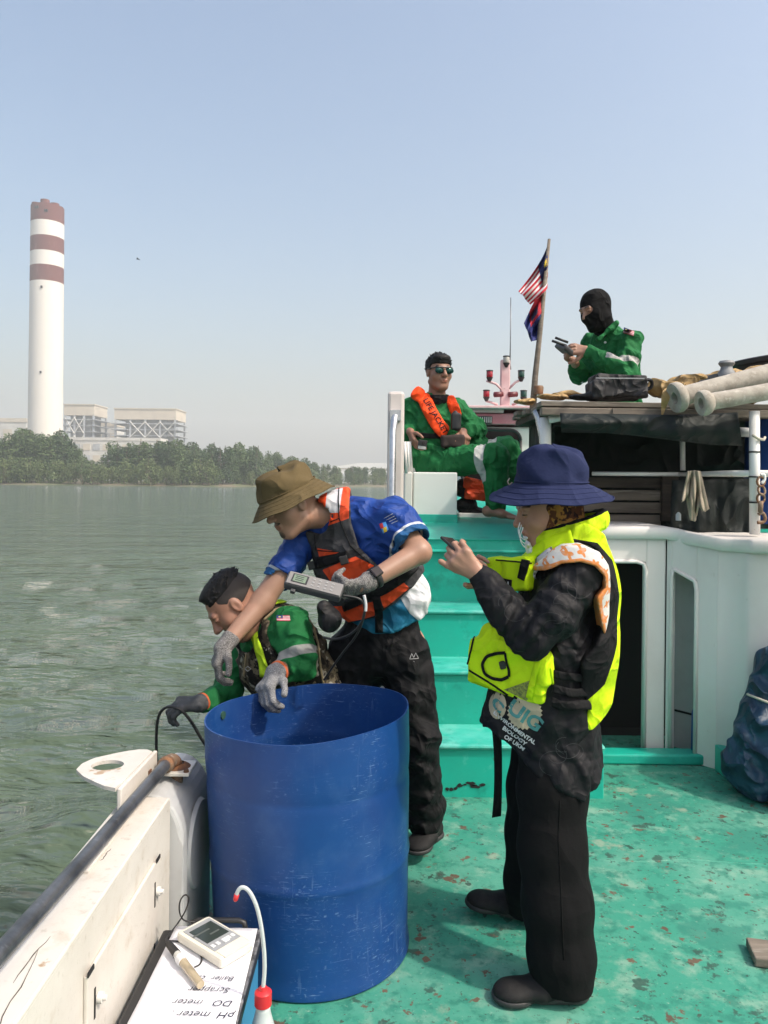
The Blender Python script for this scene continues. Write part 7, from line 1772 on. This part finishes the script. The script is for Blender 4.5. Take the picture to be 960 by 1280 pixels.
# ------------------------------------------------------------------ person seated on the foredeck bench
def make_seated():
    root = person(at(560, 650, 5.3), 'person in green coverall and sunglasses sitting on the foredeck with orange life jacket')
    J = dict(pelvis=at(536, 576, 5.42), waist=at(539, 550, 5.42), chest=at(542, 525, 5.41), neck=at(546, 500, 5.40),
             shL=at(570, 512, 5.46), shR=at(516, 509, 5.38), elL=at(597, 537, 5.42), elR=at(507, 536, 5.45), wrL=at(577, 540, 5.27), wrR=at(513, 540, 5.24),
             hipL=at(556, 572, 5.50), hipR=at(534, 578, 5.36), knL=at(632, 562, 5.38), knR=at(618, 572, 5.10), anL=at(660, 632, 5.35), anR=at(622, 634, 5.14))
    lat = (J['shL'] - J['shR']).normalized()
    H = Head(at(548.5, 466, 5.36), (0.34, -0.93, -0.08), (-0.02, 0.02, 1), 1.08)
    S = Shape(0.02); body_core(S, J, lat=lat, torso=0.10); S.cap(H.w(0, -0.02, -0.06), J['neck'], 0.056, 0.064, k=0.03); H.build(S)
    hand(S, J['wrR'], at(518, 557, 5.20) - J['wrR'], (0.9, 0.3, 0.1), 1, (25, 35, 25), 1.02)
    hand(S, J['wrL'], at(584, 549, 5.20) - J['wrL'], (-0.5, 0.6, -0.4), -1, (55, 55, 35), 1.05)
    f0, f1 = at(606, 641, 5.12), at(644, 647, 5.08)
    S.chain([J['anR'], f0 + Vector((0.02, 0, 0.012)), f0 + (f1 - f0) * 0.55 + Vector((0, 0, 0.012)), f1], [0.034, 0.034, 0.028, 0.016], k=0.02, flat=((0, 1, 0), 1.25))
    for k in range(5): S.cap(f0 + (f1 - f0) * 0.75 + Vector((0, -0.03 + 0.015 * k, -0.004)), f1 + Vector((0.014 - 0.004 * k, -0.034 + 0.017 * k, -0.006)), 0.010, 0.008, k=0.006)
    S.cap(J['anL'], J['anL'] + Vector((0.03, -0.02, -0.04)), 0.034, 0.034); S.cap(J['anL'] + Vector((0, 0, -0.04)), J['anL'] + Vector((0.19, -0.06, -0.055)), 0.03, 0.018)
    sculpt(S, 0.005, 'body', SK_tan, root, attrs=H.paint())
    K = Shape(0.012); H.e(K, (0, -0.014, 0.036), (0.081, 0.101, 0.092)); H.e(K, (0.0, 0.040, 0.092), (0.060, 0.046, 0.028), 0.02)
    fnprim(K, lambda P: -(lambda l: np.minimum(l[..., 2] - np.interp(l[..., 1], [-0.09, -0.03, -0.015, 0.015, 0.03, 0.06], [-0.05, -0.03, 0.005, 0.015, 0.050, 0.056]), 0.098 - l[..., 1]))(H.loc(P)), 'int', 0.008)
    tufts(K, H, 170, 6, lambda y: 0.06 if y > 0.03 else 0.0, 0.018, (0.1, 0.35, 0.6), front=0.07)
    sculpt(K, 0.0045, 'hair', M_hair, root)
    # sunglasses
    m = MB(); g0 = [H.w(x, 0.102 - 9 * x * x, 0.014) for x in (-0.062, -0.04, -0.012, 0.0, 0.012, 0.04, 0.062)]
    m.tube([H.w(-0.066, 0.066, 0.026), H.w(-0.05, 0.088, 0.029), H.w(0, 0.103, 0.029), H.w(0.05, 0.088, 0.029), H.w(0.066, 0.066, 0.026)], 0.005, 6)
    for q in (-1, 1): m.tube([H.w(q * 0.066, 0.066, 0.026), H.w(q * 0.082, 0.0, 0.022)], 0.004, 6)
    sg = m.build('sunglasses', M_black, root, smooth=True)
    M_mir = mat('mirror_lens', (0.008, 0.055, 0.048), 0.10, 0.4)
    for q in (-1, 1):
        L = Shape(0.01); H.e(L, (q * 0.034, 0.086, 0.010), (0.031, 0.012, 0.021)); sculpt(L, 0.003, 'lens', M_mir, sg)
    # coverall
    C = Shape(0.05)
    C.chain([J['pelvis'], J['waist'], J['chest'], at(544, 508, 5.405)], [0.150, 0.140, 0.138, 0.10], flat=(lat, 1.28), k=0.05); C.cap(J['shL'], J['shR'], 0.074, 0.074, k=0.06); C.cap(at(544, 508, 5.405), J['neck'], 0.085, 0.068, k=0.03)
    for q, e in (('L', 0.06), ('R', 0.05)):
        C.chain([J['sh' + q], J['el' + q], J['wr' + q] + (J['el' + q] - J['wr' + q]).normalized() * e], [0.080, 0.068, 0.052], k=0.03)
    C.chain([J['hipR'], J['knR'], at(620, 628, 5.13)], [0.125, 0.098, 0.078], k=0.04); C.chain([J['hipL'], J['knL'], at(655, 622, 5.36)], [0.12, 0.094, 0.078], k=0.04)
    C.plane(at(620, 637, 5.12), (0, 0, -1))
    kt = lambda A, B, t: (V3(A + (B - A) * t), V3((B - A).normalized()))
    k1, u1 = kt(J['hipR'], J['knR'], 0.86); k2, u2 = kt(J['hipL'], J['knL'], 0.82); k3, u3 = kt(J['shR'], J['elR'], 0.98)
    silver = lambda P: np.maximum(np.maximum(np.where(((P - k1) ** 2).sum(1) < 0.03, 0.030 - np.abs((P - k1) @ u1), -1), np.where(((P - k2) ** 2).sum(1) < 0.03, 0.030 - np.abs((P - k2) @ u2), -1)), np.where(((P - k3) ** 2).sum(1) < 0.012, 0.016 - np.abs((P - k3) @ u3), -1))
    cv = sculpt(C, 0.0065, 'coverall', cover_mat('green_coverall_seated', [('tape', (0.45, 0.45, 0.44))]), root, disp=lambda P: creases(P, 195, 0.020, 26) + gathers(P, J['knR'] + Vector((0, -0.05, 0)), (1, 0, 0.2), 0.14, 0.010, 70) + gathers(P, at(545, 560, 5.27), (0.3, 0, 1), 0.12, 0.008, 75), attrs={'tape': silver}); cb = bvh_of(cv)
    K = Shape(0.01)
    for k in range(13):
        a0, a1 = 2 * math.pi * k / 13, 2 * math.pi * (k + 1) / 13; c = at(546, 499, 5.385)
        K.cap(c + Vector((0.075 * math.cos(a0), 0.07 * math.sin(a0), -0.012 * math.sin(a0) * -1)), c + Vector((0.075 * math.cos(a1), 0.07 * math.sin(a1), 0.012 * math.sin(a1))), 0.018, 0.018, k=0.004, flat=((0, 0, 1), 1.9))
    sculpt(K, 0.006, 'dark_collar', cloth('dark_collar', (0.012, 0.011, 0.012)), root)
    # inflatable life jacket: two orange lobes, black belt
    M_oj = cloth('jacket_orange_flat', (0.88, 0.075, 0.014), rough=0.6, amt=0.5); M_bl = cloth('jacket_belt', (0.010, 0.010, 0.011), rough=0.6)
    lj = None
    for li, pts in enumerate(([(519, 490), (530, 498), (538, 515), (548, 532), (556, 540)], [(562, 498), (567, 508), (571, 520)])):
        C_ = []; N_ = []
        o_ = Vector((0, 0, CAM_H))
        K = Shape(0.012)
        for (a, b) in dense(pts, 5):
            dr = (at(a, b, 5.3) - o_).normalized(); h = cb.ray_cast(o_, dr)
            C_.append((h[0] - dr * 0.015) if h[0] is not None else at(a, b, 5.30))
        nr = Vector((0.25, -1, 0.1)).normalized()
        for i in range(len(C_) - 1):
            t = (C_[i + 1] - C_[i]).normalized(); s_ = t.cross(nr).normalized(); w_ = 0.020
            K.cap(C_[i], C_[i + 1], w_, w_, k=0.004, flat=(s_, 2.5 if li == 0 else 1.9))
        o = sculpt(K, 0.006, 'life_jacket_lobe', M_oj, root)
        if li == 0: lj = o; path0 = C_
    lb_ = bvh_of(lj)
    t_ = (at(556, 541, 5.25) - at(531, 500, 5.25)); ux = t_; uy = Vector((-t_.z, 0, t_.x))
    print_text('LIFE JACKET', at(544.5, 520, 5.25), ux, uy, 0.052, 'jacket_lettering', M_bl, lj, proj=(lb_, Vector((0.04, 1, 0)).normalized()), off=0.003, bold=0.001)
    ribbon_on([cb], dense([(517, 543), (528, 544), (540, 545), (556, 546)]), 0.035, 'belt', M_bl, root, lift=0.006, thick=0.005)
    K = Shape(0.015); K.box(at(570, 527, 5.24), (0.022, 0.015, 0.045), rnd=0.012); K.cap(at(569, 516, 5.24), at(571, 535, 5.23), 0.016, 0.02); sculpt(K, 0.006, 'buckle_block', M_black, root)
    K = Shape(0.02); K.box(at(566, 552, 5.22), (0.06, 0.03, 0.025), rnd=0.02); sculpt(K, 0.007, 'waist_bag', mat('brown_bag', (0.035, 0.022, 0.018), 0.8), root, disp=lambda P: waves(P, 23, 40, 0.01))
    m = MB(); m.lathe(at(564, 572, 5.2), [(0, -0.002), (0.008, -0.002), (0.008, 0.002), (0, 0.003)], 10, axis=(0, 1, 0)); m.build('snap_button', M_btn, root)
    # action camera in the hand
    c = at(528, 556, 5.16); cm = thing('action_camera', c, 'small silver and black camera held beside the bench', 'camera')
    m = MB(); m.box(c - Vector((0.030, 0.014, 0.032)), c + Vector((0.030, 0.014, 0.032)), rot=Matrix.Rotation(0.15, 3, 'Y')); m.build('body', M_black, cm, bevel=0.005)
    m = MB(); m.box(c - Vector((0.026, 0.0165, 0.030)), c + Vector((0.026, -0.0145, -0.010)), rot=Matrix.Rotation(0.15, 3, 'Y'), piv=c); m.build('front_plate', M_silver, cm, bevel=0.001)
    m = MB(); m.lathe(c + Vector((0.006, -0.014, 0.012)), [(0, 0.012), (0.010, 0.012), (0.012, 0.0)], 14, axis=(0, -1, 0)); m.build('lens', M_glass, cm, auto=40)
make_seated()

# ------------------------------------------------------------------ masked person standing behind the shelter roof
def make_masked():
    root = person(at(765, 640, 5.3), 'person in green coverall and black balaclava holding a controller behind the shelter roof')
    J = dict(pelvis=at(772, 512, 5.26), waist=at(770, 487, 5.25), chest=at(767, 450, 5.24), neck=at(757, 416, 5.20),
             shL=at(788, 428, 5.07), shR=at(742, 430, 5.36), elL=at(782, 466, 4.98), elR=at(724, 468, 5.34), wrL=at(733, 438, 5.02), wrR=at(718, 452, 5.14),
             hipL=at(778, 520, 5.18), hipR=at(764, 520, 5.34), knL=Vector((at(775, 560, 5.18).x, 5.18, 1.62)), knR=Vector((at(762, 560, 5.34).x, 5.34, 1.62)), anL=Vector((at(778, 560, 5.2).x, 5.2, 1.27)), anR=Vector((at(766, 560, 5.36).x, 5.36, 1.28)))
    lat = (J['shL'] - J['shR']).normalized()
    H = Head(at(744.5, 387, 5.13), (-0.80, -0.42, -0.42), (-0.36, -0.12, 0.93), 1.12)
    S = Shape(0.02); body_core(S, J, lat=lat); S.cap(H.w(0, -0.03, -0.06), J['neck'], 0.056, 0.064, k=0.03); H.build(S, ears=False)
    hand(S, J['wrL'], at(712, 436, 5.04) - J['wrL'], (-0.05, 0.85, -0.35), 1, (50, 45, 30), 1.12); hand(S, J['wrR'], at(706, 443, 5.10) - J['wrR'], (-0.05, -0.7, 0.6), -1, (50, 45, 30), 1.12)
    for q in 'LR': S.cap(J['an' + q], J['an' + q] + Vector((-0.04, 0, -0.05)), 0.034, 0.03)
    sculpt(S, 0.005, 'body', SK_mid, root, attrs=H.paint())
    K = Shape(0.02); H.e(K, (0, -0.015, 0.030), (0.081, 0.100, 0.091)); H.e(K, (0, 0.024, -0.032), (0.070, 0.074, 0.086), 0.03); H.e(K, (0, 0.062, -0.088), (0.036, 0.030, 0.028), 0.03); H.e(K, (0, 0.092, -0.030), (0.022, 0.024, 0.03), 0.02); K.cap(H.w(0, -0.02, -0.06), J['neck'], 0.070, 0.074, k=0.04)
    for q in (-1, 1): H.e(K, (q * 0.043, 0.048, -0.024), (0.032, 0.034, 0.034), 0.02); H.cp(K, (q * 0.055, -0.005, -0.060), (q * 0.020, 0.060, -0.095), 0.021, 0.021, 0.025)
    H.e(K, (0, 0.092, 0.017), (0.058, 0.052, 0.026), 0.006, 'sub')
    sculpt(K, 0.005, 'balaclava', cloth('black_knit', (0.008, 0.008, 0.0085), rough=0.9), root, disp=lambda P: waves(P, 211, 60, 0.005))
    C = Shape(0.05)
    C.chain([J['pelvis'], J['waist'], J['chest'], at(764, 426, 5.22)], [0.145, 0.140, 0.142, 0.105], flat=(lat, 1.25), k=0.05); C.cap(J['shL'], J['shR'], 0.078, 0.074, k=0.06); C.cap(at(764, 426, 5.22), J['neck'], 0.085, 0.075, k=0.03)
    C.chain([J['shL'], J['elL'], J['wrL'] + (J['elL'] - J['wrL']).normalized() * 0.03], [0.086, 0.078, 0.050], k=0.03); C.chain([J['shR'], J['elR'], J['wrR'] + (J['elR'] - J['wrR']).normalized() * 0.08], [0.080, 0.070, 0.052], k=0.03)
    for q in 'LR': C.chain([J['hip' + q], J['kn' + q], J['an' + q]], [0.11, 0.09, 0.075], k=0.04)
    C.cap(at(771, 404, 5.10), at(748, 424, 5.08), 0.028, 0.020, k=0.02); 
    ec, ud = V3(J['elL'] + (J['shL'] - J['elL']) * 0.25), V3((J['elL'] - J['shL']).normalized())
    silver = lambda P: np.where((((P - ec) ** 2).sum(1) < 0.03) & (P[:, 1] < 5.1), 0.026 - np.abs((P - ec) @ ud), -1)
    cv = sculpt(C, 0.0065, 'coverall', cover_mat('green_coverall_masked', [('tape', (0.42, 0.41, 0.40))]), root, disp=lambda P: creases(P, 215, 0.018, 26) + gathers(P, J['elL'] + Vector((-0.03, -0.04, 0.02)), (1, 0, 0.5), 0.12, 0.009, 75) + gathers(P, at(790, 440, 4.98), (0.2, 0, 1), 0.1, 0.006, 85), attrs={'tape': silver}); cb = bvh_of(cv)
    flag_badge(cb, [(780, 409), (793, 414), (792, 420), (779, 416)], cv)
    for a, b in ((756.5, 428), (727.5, 478)):
        o_ = Vector((0, 0, CAM_H)); h = cb.ray_cast(o_, (at(a, b, 5.1) - o_).normalized())
        if h[0] is not None: m = MB(); m.lathe(h[0], [(0, 0.004), (0.008, 0.003), (0.009, 0.0)], 10, axis=h[1]); m.build('snap_button', M_btn, root)
    for q in 'LR': shoe('shoe', J['an' + q] + Vector((0.06, 0, -0.08)), J['an' + q] + Vector((-0.19, -0.03, -0.08)), (0, 0, 1), root, 0.046, sole=False)
    c = at(706, 437, 5.07); rc = thing('drone_controller', c, 'dark remote controller with two aerials held by the masked person', 'controller')
    ax_ = Vector((-0.75, -0.35, 0.5)).normalized(); nr = Vector((0.5, -0.1, 0.8)); nr = (nr - ax_ * nr.dot(ax_)).normalized(); rot = Matrix((ax_, nr.cross(ax_), nr)).transposed()
    m = MB(); m.box(c - Vector((0.045, 0.075, 0.018)), c + Vector((0.045, 0.075, 0.018)), rot=rot); m.build('casing', mat('controller_grey', (0.05, 0.05, 0.052), 0.5), rc, bevel=0.012)
    for (xa, ya, xb, yb, dd) in ((708, 432, 690, 426, 5.02), (710, 428, 694, 422, 5.10)):
        m = MB(); m.tube([at(xa, ya, dd), at(xb, yb, dd)], 0.0085, 8); m.build('aerial', M_black, rc, smooth=True)
make_masked()
# ------------------------------------------------------------------ hazy air
hz = MB(); hz.box((-2700, -2700, WATER_Z - 1.2), (2700, 2700, 215))
M_haze = bpy.data.materials.new('haze_air'); M_haze.use_nodes = True
nt = M_haze.node_tree; nt.nodes.remove(nt.nodes['Principled BSDF'])
pv = nt.nodes.new('ShaderNodeVolumePrincipled'); pv.inputs['Color'].default_value = (0.91, 0.93, 0.945, 1); pv.inputs['Density'].default_value = 0.00055
pv.inputs['Anisotropy'].default_value = 0.2
nt.links.new(pv.outputs['Volume'], nt.nodes['Material Output'].inputs['Volume'])
tag(hz.build('haze', M_haze), kind='stuff')
